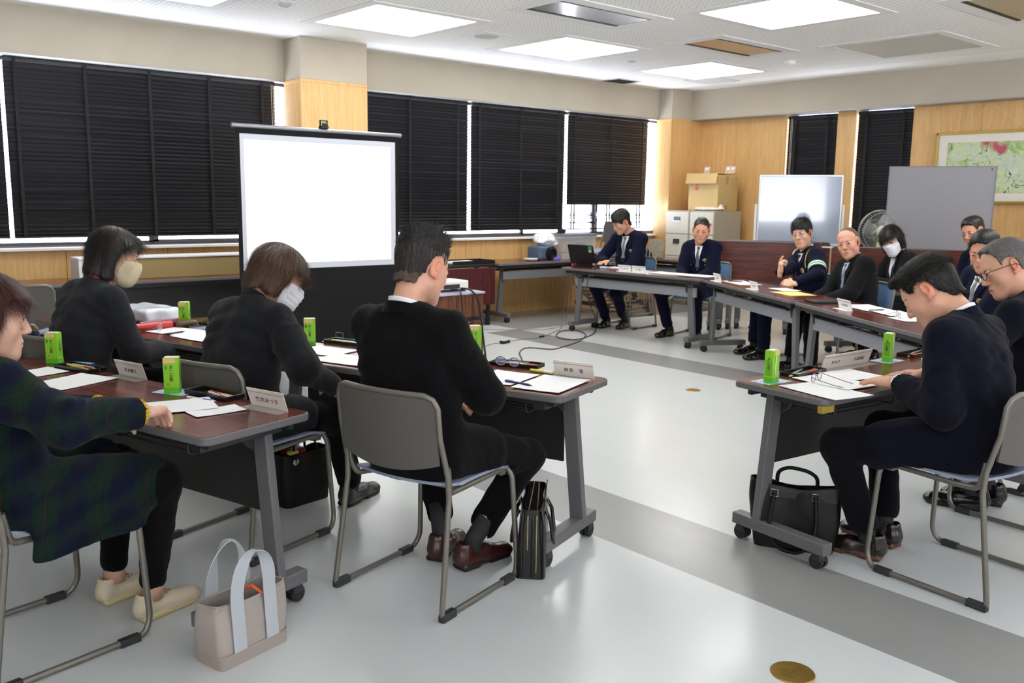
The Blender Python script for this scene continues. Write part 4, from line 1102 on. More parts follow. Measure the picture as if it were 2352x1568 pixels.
def hand_parts(side, Mx, curl=(25, 25, 25, 25), thumb=(30, 15), h=.0027, spread=1.0, size=1.0):
    """mesh of one hand; fingers along +y, palm towards -z, thumb on the inner side"""
    s = -side  # right hand (side=1) has its thumb at -x
    S = SDF((-.085, -.07, -.12), (.085, .21, .06), h)
    S.cone((0, -.028, 0), (0, .012, 0), .021, .022, 0, side=(1, 0, 0), ratio=1.25)
    S.rbox((0, .052, 0), (.039, .042, .0125), .0115, .022)
    S.ell((s*.024, .035, -.008), (.019, .03, .014), .014)
    S.ell((-s*.026, .04, -.006), (.014, .034, .012), .012)
    lens = (.070, .078, .072, .056); xs = (.030, .0105, -.0095, -.0285)
    for i in range(4):
        L_ = lens[i]; p = Vector((s*xs[i], .086-(.004 if i == 0 else .012 if i == 3 else 0), .001)); a = 0; sp = R((-6, -1, 4, 10)[i]*spread)*-s
        r0 = (.0092, .0095, .0092, .0082)[i]
        S.cone(p-Vector((0, .012, 0)), p, r0, r0, .012)
        c = curl[i] if isinstance(curl, (tuple, list)) else curl
        for k, f in enumerate((.46, .30, .24)):
            a += R(c*(.8, 1.1, .7)[k])
            d = Vector((math.sin(sp)*math.cos(a), math.cos(sp)*math.cos(a), -math.sin(a)))
            p2 = p+d*L_*f; S.cone(p, p2, r0-.0006*k, r0-.0006*(k+1), .003); p = p2
    p = Vector((s*.026, .014, -.006)); a1, a2 = thumb
    for k, (f, r0, r1, ex) in enumerate(((.042, .0135, .0115, 0), (.034, .011, .0098, 0), (.026, .0098, .0085, 0))):
        th = R(a1)*(1, .75, .5)[k]; d = Vector((s*math.sin(th+R(12)), math.cos(th+R(12))*math.cos(R(a2)), -math.sin(R(a2*(1+k*.5))))).normalized()
        p2 = p+d*f; S.cone(p, p2, r0, r1, .006 if k else .014); p = p2
    V, Q = S.net(); V = relax(V, Q, 1)
    return xf(V*size, Mx), Q
def aim(o, y, z):
    """matrix at o with +y along y and +z near z"""
    y = Vector(y).normalized(); x = y.cross(Vector(z)).normalized(); z = x.cross(y)
    m = Matrix((x, y, z)).transposed().to_4x4(); m.translation = Vector(o); return m
def ik(a, t, l1, l2, pole):
    a, t, pole = Vector(a), Vector(t), Vector(pole); d = t-a; L_ = min(d.length, (l1+l2)*.995); u = d.normalized(); t = a+u*L_
    x = (l1*l1-l2*l2+L_*L_)/(2*L_); hgt = math.sqrt(max(0, l1*l1-x*x)); p = pole-u*pole.dot(u); p.normalize()
    return a+u*x+p*hgt, t
def drape(S, Mx, grid, off, th, y0=.5, dirv=(0, -1, 0)):
    """lay a grid of (x, z) points (in frame Mx) onto the surface of S, marching along dirv"""
    A = Matrix(Mx); dv = (A.to_3x3() @ Vector(dirv)).normalized(); out = []
    pts = np.array([[list(A @ Vector((p[0], y0, p[1]))) for p in row] for row in grid]); n = pts.shape
    P = pts.reshape(-1, 3).copy(); d = np.array(dv); done = np.zeros(len(P), bool); step = S.h*.5
    def smp(P):
        q = np.clip((P-S.lo)/S.h, 0, np.array(S.F.shape)-1.001); i = q.astype(int); f = q-i; v = 0
        for dx in (0, 1):
            for dy in (0, 1):
                for dz in (0, 1):
                    v = v+S.F[i[:, 0]+dx, i[:, 1]+dy, i[:, 2]+dz]*(f[:, 0] if dx else 1-f[:, 0])*(f[:, 1] if dy else 1-f[:, 1])*(f[:, 2] if dz else 1-f[:, 2])
        return v
    for _ in range(int(1.0/step)):
        v = smp(P); hit = v < .001; done |= hit; P[~done] += d*step
        if done.all(): break
    P -= d*off; return [[Vector(P[i*n[1]+j]) for j in range(n[1])] for i in range(n[0])], -dv
def strip(p0, p1, w0, w1, n=8, m=3):
    """flat strip grid from p0 to p1 in (x, z)"""
    p0 = Vector(p0); p1 = Vector(p1); d = (p1-p0).normalized(); s = Vector((-d.y, d.x)); g = []
    for i in range(n+1):
        t = i/n; c = p0.lerp(p1, t); w = w0+(w1-w0)*t; g.append([c+s*w*(j/m-.5) for j in range(m+1)])
    return g
def quadg(a, b, c, d, n=8, m=4):
    a, b, c, d = map(Vector, (a, b, c, d)); return [[(a.lerp(b, i/n)).lerp(d.lerp(c, i/n), j/m) for j in range(m+1)] for i in range(n+1)]

def shoe(mx, kind, near, upper, sole, name='shoe', parent=None):
    h = .0045 if near else .007
    S = SDF((-.07, -.12, -.005), (.07, .24, .14), h)
    S.cone((0, -.045, .045), (0, .07, .04), .036, .034, 0); S.cone((0, .07, .036), (0, .165, .026), .038, .030, .03); S.ell((0, .17, .024), (.036, .04, .022), .02)
    S.cone((0, -.05, .05), (0, -.04, .088), .034, .036, .02)
    if kind == 'sneaker': S.ell((0, .12, .04), (.043, .08, .034), .02)
    S.rbox((0, .055, .012), (.041, .125, .012), .011, .004)
    if kind != 'sneaker': S.rbox((0, .045, .005), (.05, .03, .008), .004, .004, mode='s')
    S.cone((0, -.04, .16), (0, -.035, .075), .03, .026, .004, mode='s')
    V, Q = S.net(); V = relax(V, Q, 1); zc = V[Q].mean(1)[:, 2]
    mi = (zc < (.022 if kind != 'sneaker' else .026)).astype(int)
    o = link(name, npmesh(name, [(xf(V, mx), Q, mi)], [upper, sole]), parent)
    mb = MB()
    if kind in ('lace', 'sneaker', 'oxford'):
        for k in range(4):
            dz_ = .012 if kind == 'sneaker' else 0; y = .03+k*.018; z = .083-k*.0085; mb.tube([(-.018, y, z-.004+dz_), (0, y+.004, z+.006+dz_), (.018, y, z-.004+dz_)], .0026, 5)
        me = obj('laces', mb, upper if kind != 'sneaker' else cm('lace cream', '#9a8c76', .8), o, smooth=40); me.matrix_local = mx
    return o

def person(key, label, loc, f, p):
    near = p.get('near', False); sc_ = p.get('s', 1.0); fem = p.get('fem', False)
    root_rz = rzf(*f)
    h = p.get('h', .0085 if near else .011)
    w = p.get('w', 1.0)*(0.9 if fem else 1.0); dep = p.get('d', 1.0)
    p0 = Vector(p.get('hip', (0, -.09, .545)))
    Wi = (Matrix.Translation(loc) @ Matrix.Rotation(root_rz, 4, 'Z')).inverted()
    for d_ in list(p['arms'].values()):
        if 'W' in d_: d_['w'] = tuple(Wi @ Vector(d_['W']))
        for k_ in ('hd', 'back'):
            if k_+'W' in d_: d_[k_] = tuple(Wi.to_3x3() @ Vector(d_[k_+'W']))
    for d_ in p['legs'].values():
        if 'W' in d_: d_['a'] = tuple(Wi @ Vector(d_['W']))
        if 'toeW' in d_: d_['toe'] = tuple(Wi.to_3x3() @ Vector(d_['toeW']))
    lean_, side_ = p.get('lean', 3), p.get('side', 0)
    hy, hp, hr = p.get('head', (0, 0, 0)); nf = p.get('nf', .015)
    if 'at' in p:
        tg = Wi @ Vector(p['at'])
        for _ in range(12):
            Tq = Matrix.Translation(p0) @ Matrix.Rotation(-R(lean_), 4, 'X') @ Matrix.Rotation(R(side_), 4, 'Y') @ Matrix.Scale(sc_, 4)
            c_ = (Tq @ Matrix.Translation((0, 0, .22)) @ Matrix.Rotation(-R(p.get('bend', 5)), 4, 'X') @ Matrix.Translation((0, nf-.02, .315)) @ Matrix.Rotation(-R(hp)*.4, 4, 'X')) @ Vector((0, .03, .122))
            sc_ = min(1.06, max(.82, sc_*(1+.9*(tg.z-c_.z)/.62))); lean_ = min(38, max(-9, lean_+.8*math.degrees((tg.y-c_.y)/.62))); side_ = min(14, max(-14, side_+.8*math.degrees((tg.x-c_.x)/.62)))
        print('SOLVE', key, round(sc_, 3), round(lean_, 1), round(side_, 1), [round(v, 3) for v in (tg-c_)])
    Tm = Matrix.Translation(p0) @ Matrix.Rotation(-R(lean_), 4, 'X') @ Matrix.Rotation(R(side_), 4, 'Y') @ Matrix.Rotation(R(p.get('twist', 0)), 4, 'Z') @ Matrix.Scale(sc_, 4)
    Um = Tm @ Matrix.Translation((0, 0, .22)) @ Matrix.Rotation(-R(p.get('bend', 5)), 4, 'X') @ Matrix.Rotation(R(p.get('twist2', 0)), 4, 'Z')
    hs = p.get('hs', 1.06)/sc_
    Hm = Um @ Matrix.Translation((0, nf-.02, .315)) @ Matrix.Rotation(-R(hp)*.4, 4, 'X') @ Matrix.Rotation(R(hy), 4, 'Z') @ Matrix.Rotation(-R(hp)*.6, 4, 'X') @ Matrix.Rotation(R(hr), 4, 'Y') @ Matrix.Translation((0, .03, .122)) @ Matrix.Scale(hs, 4)
    sk_m = sk(p.get('skin', '#c99b80'))
    q = p.get('face', {})
    # ---- arms
    arms = {}
    for side, nm in ((1, 'R'), (-1, 'L')):
        sh = Um @ Vector((side*.168*w, -.012, .215)); a = p['arms'][nm]
        el, wr = ik(sh, a['w'], .285*max(sc_, .95)*p.get('arm', 1), .25*max(sc_, .95)*p.get('arm', 1), a.get('pole', (side*.5, -.3, -1)))
        arms[nm] = (side, sh, el, wr, a)
    # ---- body mesh: head, hands, and a core under the clothes
    HS = head_sdf(.0028 if near else .0036, q); HV, HQ = HS.net(); HV = relax(HV, HQ, 1 if near else 1, .35)
    c = HV[HQ].mean(1); lip = (((c[:, 0]/.022)**2+((c[:, 2]+.0588)/.0085)**2) < 1) & (c[:, 1] > .075)
    ear = (np.abs(c[:, 0]) > .0745*q.get('w', 1)) & (c[:, 2] < .04) & (c[:, 2] > -.036) & (c[:, 1] < .012)
    skc = p.get('skin', '#c99b80'); a_ = srgb(skc)
    lipm = cm('lip '+skc, (0, 0, 0), .45); lipm.node_tree.nodes['Principled BSDF'].inputs['Base Color'].default_value = (a_[0]*.82, a_[1]*.62, a_[2]*.62, 1)
    earm = cm('ear '+skc, (0, 0, 0), .5); earm.node_tree.nodes['Principled BSDF'].inputs['Base Color'].default_value = (a_[0]*1.02, a_[1]*.74, a_[2]*.68, 1)
    mi = np.where(lip, 1, np.where(ear, 2, 0))
    parts = [(xf(HV, Hm), HQ, mi)]
    for nm, (side, sh, el, wr, a) in arms.items():
        if a.get('hide'): continue
        fd = (wr-el).normalized(); hd = Vector(a.get('hd', tuple(fd))); up = Vector(a.get('back', (0, 0, 1)))
        HM = aim(wr-hd.normalized()*.0, hd, up)
        hv, hq = hand_parts(side, HM, a.get('curl', 25), a.get('thumb', (30, 15)), .0026 if near else .0036, a.get('spread', 1), a.get('size', .97 if not fem else .9))
        parts.append((hv, hq, 0))
    CS = SDF((-.4, -.35, .02), (.4, .75, 1.35), .016)
    CS.cone((0, 0, .0), (0, .0, .18), .07, .07, .03, M=Tm, side=(1, 0, 0), ratio=1.25); CS.cone((0, 0, -.02), (0, -.01, .19), .068, .062, .03, M=Um, side=(1, 0, 0), ratio=1.3)
    CS.cone((0, -.012, .2), (0, -.006, .335), .047, .050, .02, M=Um)
    for nm, (side, sh, el, wr, a) in arms.items(): CS.cone(sh, el, .034, .028, .03); CS.cone(el, wr, .028, .020, .02)
    legs = []
    for side, nm in ((1, 'R'), (-1, 'L')):
        hip = Vector((side*.088*w, p0.y+.02, p0.z-.005)); lg = p['legs'][nm]
        kn, an = ik(hip, lg['a'], .43*p.get('leg', 1), .41*p.get('leg', 1), lg.get('pole', (side*.15, .6, 1)))
        legs.append((side, hip, kn, an, lg)); CS.cone(hip, kn, .055, .04, .04); CS.cone(kn, an, .038, .028, .03)
    cv, cq = CS.net(); parts.append((cv, cq, 0))
    ob = link('person', npmesh('person', parts, [sk_m, lipm, earm])); tag(ob, label, 'person')
    # eyes and brows
    mb = MB(); mb.M = Hm
    for s in (-1, 1): mb.lathe([(.0005, .0095), (.005, .0085), (.0085, .005), (.0098, 0), (.0085, -.005), (.0005, -.0095)], 14, c=(s*.031, .0838, .0125), Rm=Matrix.Rotation(R(-90), 3, 'X'))
    for_ = MB(); for_.M = Hm
    for s in (-1, 1): for_.tube([(s*.0175, .0915, .0125), (s*.024, .0955, .0165), (s*.032, .0965, .0175), (s*.040, .0925, .0160), (s*.046, .086, .0125)], [.0006, .0011, .0013, .0012, .0006], 5)
    e = obj('eyes', mb, cm('eye white', '#cfc6bc', .3), ob, smooth=True)
    mb = MB(); mb.M = Hm; gx = q.get('gaze', 0)
    for s in (-1, 1): mb.lathe([(.0046, .0079), (.0042, .0093), (.0005, .0101)], 14, c=(s*.031+gx*.004, .0842, .0118), Rm=Matrix.Rotation(R(-90), 3, 'X'))
    obj('eyelashes', for_, cm('lash', '#17110f', .6), e, smooth=True)
    obj('irises', mb, cm('iris dark', '#1c120e', .2), e, smooth=True)
    hc = q.get('brow', p.get('haircol', '#1b1614'))
    mb = MB(); mb.M = Hm
    for s in (-1, 1): mb.tube([(s*.013, .0935, .027), (s*.024, .0925, .030), (s*.037, .0855, .0305), (s*.049, .0735, .026)], [.0015, .0026, .0022, .001], 6, flat=1)
    obj('eyebrows', mb, hairmats(hc)[1], ob, smooth=True)
    if p.get('hair'): hair(p['hair'], p.get('haircol', '#1b1614'), Hm, ob, near, dict(p.get('hq', {}), w=q.get('w', 1.0)))
    # ---- trousers
    TS = SDF((-.42, -.36, .03), (.42, .78, .80), h); tr = p.get('trw', 1.0)
    TS.cone((-.06*w, p0.y-.01, p0.z-.005), (.06*w, p0.y-.01, p0.z-.005), .118, .118, 0)
    for side, hip, kn, an, lg in legs:
        TS.cone(hip, kn, .092*tr, .070*tr, .035); up = an+(kn-an)*lg.get('cuff', .13)
        TS.cone(kn, up, .066*tr, p.get('hem', .058)*tr, .03)
        if not p.get('jogger'): TS.cone(up, an+(kn-an)*(lg.get('cuff', .13)-.12), .04, .045, 0, mode='s')
    TS.plane((0, 0, .437), (0, 0, -1)) if False else None
    def flat(F, P):  # the seat flattens what rests on it
        m_ = (np.abs(P[..., 0]) < .26) & (P[..., 1] < .2) & (P[..., 1] > -.25)
        return np.where(m_, np.maximum(F, (.449-P[..., 2])), F)
    TS.func(TS.lo, TS.lo+TS.n*TS.h, flat)
    tv, tq = TS.net(); tn = vnorm(tv, tq); tv = tv+tn*(vnoise(tv, 12, 3)*.0035+vnoise(tv*np.array([1, 1, 1.9]), 24, 4)*.0022)[:, None]; tv = relax(tv, tq, 1)
    link('trousers', npmesh('trousers', [(tv, tq, 0)], [p['bottom']]), ob)
    for side, hip, kn, an, lg in legs:
        d = Vector(lg.get('toe', (side*.15, 1, 0))).normalized(); mx = aim(Vector((an.x, an.y+.0, 0))+d*.005, d, (0, 0, 1))
        if 'pitch' in lg: mx = mx @ Matrix.Rotation(R(lg['pitch']), 4, 'X')
        mx = Matrix.Translation((0, 0, lg.get('lift', 0))) @ mx @ Matrix.Scale(p.get('shoes', 1), 4)
        so = MB().tube([tuple(an+(kn-an)*.30), tuple(an+(kn-an)*.05), (an.x, an.y, .07)], [.040, .036, .036], 14)
        obj('sock', so, p.get('sock', cm('sock charcoal', '#2a2b2e', .9)), ob, smooth=True)
        shoe(mx, p.get('shoe', 'lace'), near, p.get('shoem', cm('black shoe leather', '#141315', .18, coat=.3)), p.get('solem', cm('shoe sole', '#161516', .6)), parent=ob)
    # ---- top
    kind = p.get('top', 'suit'); inf = p.get('inf', .008 if not fem else .006); tm_ = p['topm']
    JS = SDF((-.5, -.42, .36), (.5, .62, 1.28), h)
    J = dict(side=(1, 0, 0))
    JS.cone((0, .0, -.03), (0, .0, .10), .118*dep+inf, .108*dep+inf, 0, M=Tm, ratio=1.42*w/dep, **J)
    JS.cone((0, .0, .10), (0, .0, .22), .108*dep+inf, .112*dep+inf, .05, M=Tm, ratio=1.42*w/dep, **J)
    JS.cone((0, -.0, .0), (0, -.012, .13), .112*dep+inf, .108+inf, .05, M=Um, ratio=1.5*w/dep, **J)
    if fem: JS.ell((0, .06, .08), (.12, .06, .07), .05, M=Um)
    for side in (-1, 1):
        JS.cone((side*.02, -.028, .262), (side*.168*w, -.014, .222), .048+inf, .062+inf, .05, M=Um)
        JS.ell((side*.09*w, -.055, .13), (.075, .05, .11), .05, M=Um)
    if p.get('hunch'): JS.ell((0, -.07, .2), (.12, .06, .1), .06, M=Um)
    DS = SDF(JS.lo, JS.lo+np.array(JS.n)*JS.h-JS.h*.5, JS.h); DS.F = JS.F.copy()
    # skirt of the jacket over the hips
    sk_len = p.get('skirt', .10)
    JS.cone((-.075*w, p0.y-.01, p0.z-.01), (.075*w, p0.y-.01, p0.z-.01), .118+inf, .118+inf, .04)
    for side, hip, kn, an, lg in legs:
        u = (kn-hip).normalized(); JS.cone(hip, hip+u*sk_len, .108+inf, .092+inf, .04)
    if p.get('side_skirt'):
        for side in (-1, 1):
            JS.rbox((side*.215, .05, .44), (.028, .19, .125), .025, .05, rot=(0, R(side*-6), R(side*4)))
            JS.rbox((side*.12, .26, .50), (.11, .06, .08), .03, .05)
    if p.get('drape_skirt'):
        dl = p['drape_skirt']
        for side in (-1, 1): JS.cone((side*.19, p0.y-.02, p0.z-.03), (side*.235, p0.y+.12, p0.z-dl), .05, .035, .05, side=(1, 0, 0), ratio=.5)
    for nm, (side, sh, el, wr, a) in arms.items():
        JS.cone(sh, el, .066+inf*.6, .061+inf*.6, .03); e2 = wr-(wr-el).normalized()*a.get('sl', .0)
        JS.cone(el, e2, .060+inf*.6, p.get('cuffr', .046), .022)
        d = (wr-el).normalized()
        def cut(F, P, wr=np.array(wr, np.float32), d=np.array(d, np.float32)):
            q = P-wr; t_ = q@d; rad = np.sqrt(np.maximum((q*q).sum(-1)-t_*t_, 0)); return np.where((t_ > -.03) & (t_ < .10) & (rad < .075), np.maximum(F, t_+.008), F)
        JS.func(np.array(wr)-.13, np.array(wr)+.13, cut); JS.cone(wr-d*.04, wr+d*.05, .031, .031, .002, mode='s')
    if not p.get('nosquash'):
        JS.func(JS.lo, JS.lo+JS.n*JS.h, lambda F, P: np.where((np.abs(P[..., 0]) < .232) & (P[..., 1] < .2) & (P[..., 1] > -.26), np.maximum(F, .450-P[..., 2]), F))
        JS.func(JS.lo, JS.lo+JS.n*JS.h, lambda F, P: np.where((np.abs(P[..., 0]) < .25) & (P[..., 2] < .80), np.maximum(F, (-.232-.035*(1-(P[..., 0]/.225)**2)-.03*(P[..., 2]-.5)/.28+.012)-P[..., 1]), F))
    JS.func(JS.lo, JS.lo+JS.n*JS.h, lambda F, P: np.maximum(F, p.get('hemz', .40)-P[..., 2]))
    jv, jq = JS.net(); jn = vnorm(jv, jq)
    # folds: ridges across the elbows, long soft folds on the trunk
    fa = p.get('folds', 1.0); disp = vnoise(jv*np.array([1, 1, .7]), 9, 11)*.005+vnoise(jv*np.array([1.3, 1.3, .5]), 24, 12)*.0018
    for nm, (side, sh, el, wr, a) in arms.items():
        for cpt, rad, am in ((el, .075, .0042), (sh+(el-sh)*.35, .09, .0022), (wr, .06, .0018)):
            d = np.linalg.norm(jv-np.array(cpt), axis=1); ax = np.array((wr-el).normalized())*.6+np.array((el-sh).normalized())*.6
            t = (jv-np.array(cpt))@ax; disp += np.exp(-(d/rad)**2)*np.sin(t*125+5*vnoise(jv, 11, 21))*am*(.6+.6*vnoise(jv, 17, 23))
    for side in (-1, 1):   # creases under the armpits towards the back
        cpt = np.array(Um @ Vector((side*.13*w, -.05, .08))); d = np.linalg.norm(jv-cpt, axis=1); disp += np.exp(-(d/.11)**2)*np.sin(((jv-cpt)@np.array((side*.5, .1, 1)))*85+2*vnoise(jv, 9, 31))*.0045
    cpt = np.array(Tm @ Vector((0, -.08, .10))); d = np.linalg.norm(jv-cpt, axis=1); disp += np.exp(-(d/.17)**2)*np.sin(jv[:, 2]*70+3*vnoise(jv, 8, 41))*.003
    jv = jv+jn*(disp*fa)[:, None]; jv = relax(jv, jq, 1)
    jk = link(p.get('topname', 'jacket'), npmesh('top', [(jv, jq, 0)], [tm_]), ob)
    if kind in ('suit', 'uniform'):
        # collars, lapels, shirt front and tie laid on the chest
        def band(name, r0, r1, z0, z1, th0, m_, drop=0, a0=-128, a1=128, tilt=18, fx=.0):
            g = []; n = 28
            for i in range(n+1):
                th = R(a0+(a1-a0)*i/n); back = (math.cos(th)+1)/2; row = []
                prof = [(r0, z0), (r0*.97, (z0+z1)/2), (r1, z1), (r1+.0045, z1+.001), (r1+.010, z1-drop*.5), (r1+.018, z1-drop)] if drop else [(r0, z0), ((r0+r1)/2, (z0+z1)/2), (r1, z1)]
                for (rr, zz) in prof: row.append(Um @ Vector((rr*math.sin(th)*1.02, -rr*math.cos(th)*1.0-.022+fx, zz-(1-back)*.045)))
                g.append(row)
            return obj(name, MB().sheet(g, th0), m_, ob, smooth=50)
        shm = p.get('shirtm') or cm('white shirt', '#e9e8ea', .8)
        band('shirt_collar', .060, .056, .275, .338, .003, p.get('scm', shm))
        band('collar', .070, .066, .262, .322, .004, p.get('colm', tm_), drop=.036, a0=-125, a1=125)
        bz = p.get('vz', .03)   # height of the V point
        g, n_ = drape(DS, Um, quadg((-.052, .262), (-.004, bz), (.004, bz), (.052, .262), 10, 8), .003, 0)
        sf = obj('shirt_front', MB().sheet(g, -.002), shm, ob, smooth=60)
        if p.get('tie'):
            tiem = p['tie']; g, _ = drape(DS, Um, strip((0, .238), (0, bz+.005), .020, .052, 12, 4), .008, 0); ti = obj('necktie', MB().sheet(g, -.003), tiem, ob, smooth=60)
            c0 = Vector(g[0][2]); mb = MB(); mb.M = Um; q0 = Um.inverted() @ c0; mb.box((0, q0.y+.004, .243), (.030, .02, .03), (R(-20), 0, 0), taper=1.0); obj('knot', mb, tiem, ti, bevel=.006, bseg=3)
        for s in (-1, 1):
            g, _ = drape(DS, Um, quadg((s*.050, .268), (s*.005, bz), (s*.030, bz+.03), (s*.098, .205), 12, 4), .010, 0)
            if s < 0: g = [list(reversed(r_)) for r_ in g]
            obj('lapel', MB().sheet(g, .004 if s > 0 else .004), tm_, ob, smooth=50)
        mb = MB()
        for zz in ([bz-.02, bz-.12] if kind == 'suit' else [bz-.02, bz-.11, bz-.2]):
            g, nn = drape(DS, Um, [[Vector((.004, zz))]], .004, 0); c0 = g[0][0]; mb.tube([c0, c0+nn*.005], .009 if kind == 'uniform' else .008, 12)
        obj('buttons', mb, M['brass'] if kind == 'uniform' else cm('dark button', '#15151a', .3), jk, smooth=40)
        if kind == 'uniform':
            gold = cm('gold badge', '#dccb8c', .4, .1)
            g, nn = drape(DS, Um, [[Vector((-.085, .105))]], .004, 0); c0 = g[0][0]; A = aim(c0, nn.orthogonal(), nn)
            xa = (Um.to_3x3() @ Vector((1, 0, 0))).normalized(); za = nn.cross(xa).normalized()*-1
            if za.z < 0: za = -za
            poly = [(.034*math.cos(R(t_)), .036*math.sin(R(t_))-.012) for t_ in range(0, 181, 20)]+[(-.030, -.022), (.030, -.022)]
            mb = MB(); n_ = len(poly); vs = [c0+xa*a_+za*b_+nn*.001 for a_, b_ in poly]+[c0+xa*a_+za*b_+nn*.006 for a_, b_ in poly]
            mb.add(vs, [tuple(range(n_)), tuple(range(2*n_-1, n_-1, -1))]+[(i, (i+1) % n_, n_+(i+1) % n_, n_+i) for i in range(n_)]); bd = obj('chest_badge', mb, gold, jk)
            mb = MB(); mb.tube([c0+nn*.006, c0+nn*.010], .012, 12); mb.tube([c0+xa*-.02+za*.012+nn*.007, c0+za*.02+nn*.008, c0+xa*.02+za*.012+nn*.007], .002, 5); obj('badge_relief', mb, cm('dark gold', '#a0824a', .4, .4), bd)
            for s in (-1, 1):
                g, _ = drape(DS, Um, quadg((s*.05, .075), (s*.13, .075), (s*.13, .055), (s*.05, .055), 5, 2), .006, 0)
                if s < 0: g = [list(reversed(r_)) for r_ in g]
                pf = obj('pocket_flap', MB().sheet(g, .003), tm_, jk, smooth=50); g, nn2 = drape(DS, Um, [[Vector((s*.088, .06))]], .009, 0); obj('pocket_button', MB().tube([g[0][0], g[0][0]+nn2*.005], .008, 10), M['brass'], pf)
                a3, b3 = Um @ Vector((s*.085, -.018, .302)), Um @ Vector((s*.178*w, -.012, .279)); obj('epaulette', MB().beam(a3, b3, .045, .008, up=(0, 1, .2)), tm_, jk, bevel=.004)
        for nm, (side, sh, el, wr, a) in arms.items():
            if a.get('hide') or kind == 'uniform' and not near: continue
            d = (wr-el).normalized(); obj('shirt_cuff', MB().tube([wr-d*.06, wr+d*.002], [.036, .034], 18), shm, ob, smooth=50)
    if kind in ('knit', 'coat'):
        cb = p.get('collar')
        if cb:
            g = []
            for i in range(33):
                th = R(-165+330*i/32); row = []
                for (rr, zz) in ((.066, .26), (.060, .30), (.058, .335), (.064, .338), (.072, .31)): row.append(Um @ Vector((rr*math.sin(th), -rr*math.cos(th)-.018, zz-(1-(math.cos(th)+1)/2)*.05)))
                g.append(row)
            obj('collar', MB().sheet(g, .004), cb, ob, smooth=50)
    if p.get('armband'):
        side, sh, el, wr, a = arms[p['armband']]
        for k, (t0, t1, mm) in enumerate(((.50, .54, 'g'), (.54, .60, 'w'), (.60, .65, 'g'), (.65, .71, 'w'), (.71, .75, 'g'))):
            o_ = obj('armband' if k == 0 else 'armband_stripe', MB().tube([sh+(el-sh)*t0, sh+(el-sh)*t1], [.078, .076], 26, caps=False), cm('armband green', '#1e7a4e', .7) if mm == 'g' else cm('armband white', '#e8e8e0', .7), jk if k == 0 else ab_, smooth=True)
            if k == 0: ab_ = o_
        c_ = sh+(el-sh)*.42; obj('armband_crest', MB().tube([c_+Vector((side*.05, .03, .0)), c_+Vector((side*.062, .045, .002))], .026, 14), cm('crest pink', '#c9a7b0', .6), jk)
        g = [Um @ Vector(v) for v in ((side*.12, .02, .29), (side*.14, .07, .25), (side*.15, .10, .19), (side*.165, .11, .13))]; obj('shoulder_cord', MB().tube(g, .005, 6), cm('gold cord', '#a48a3a', .6), jk, smooth=40)
        s3 = -side; g = [Um @ Vector((s3*.12, -.01+.085*math.cos(t), .245+.06*math.sin(t))) for t in [k_*PI/8-.5 for k_ in range(12)]]; obj('white_cord', MB().tube(g, .007, 6), cm('armband white', '#e8e8e0', .7), jk, smooth=40)
    if p.get('lanyard'):
        g1, _ = drape(DS, Um, [[Vector((-.05, .27-.3*i/10)), Vector((-.05+.04*i/10, .27-.3*i/10))] for i in range(11)], .012, 0)
        mb = MB(); mb.tube([r_[0] for r_ in g1], .004, 6); obj('lanyard', mb, cm('blue lanyard', '#2a4a7a', .7), jk); c_ = g1[-1][0]; obj('name_card', MB().box(tuple(c_+Vector((0, .006, -.05))), (.06, .004, .085)), M['paper'], jk)
    if p.get('inner_cuff'):
        for nm, (side, sh, el, wr, a) in arms.items():
            d = (wr-el).normalized(); mb = MB(); mb.tube([wr-d*.03, wr-d*.006, wr+d*.006], [.040, .040, .037], 22, caps=False)
            for k in range(22):
                an = 2*PI*k/22; x_ = d.orthogonal().normalized(); y_ = d.cross(x_); q0 = (x_*math.cos(an)+y_*math.sin(an)); mb.tube([wr-d*.02+q0*.041, wr+d*.005+q0*.039], .003, 5)
            obj('knit_cuff', mb, p['inner_cuff'], ob, smooth=50)
        g = []
        for i in range(25):
            th = R(-175+350*i/24); g.append([Um @ Vector((rr*math.sin(th), -rr*math.cos(th)-.012, zz-(1-(math.cos(th)+1)/2)*.035)) for rr, zz in ((.058, .27), (.0545, .31), (.057, .328))])
        obj('knit_collar', MB().sheet(g, .005), p['inner_cuff'], ob, smooth=50)
    # ---- glasses / mask
    if p.get('glasses'):
        mb = MB(); mb.M = Hm; gc = p['glasses']; rim = p.get('rim', .0011)
        for s in (-1, 1):
            mb.tube([(s*.031+.0235*math.cos(a*PI/12)*(1 if True else 1), .1095-.004*abs(math.cos(a*PI/12)), .008+.0165*math.sin(a*PI/12)) for a in range(24)], rim, 6, closed=True)
            mb.tube([(s*.054, .105, .014), (s*.07, .09, .016), (s*.082, .02, .012), (s*.084, -.015, .008), (s*.082, -.035, -.01)], rim, 6)
        mb.tube([(-.008, .1095, .012), (0, .113, .014), (.008, .1095, .012)], rim, 6)
        gl_ = obj('glasses', mb, gc, ob, smooth=40)
        mb = MB(); mb.M = Hm
        for s in (-1, 1): mb.add([Vector((s*.031+.0225*math.cos(a*PI/12), .109-.004*abs(math.cos(a*PI/12)), .008+.0158*math.sin(a*PI/12))) for a in range(24)], [tuple(range(24))])
        obj('lenses', mb, cm('spectacle lens', '#ffffff', .03, alpha=.05), gl_)
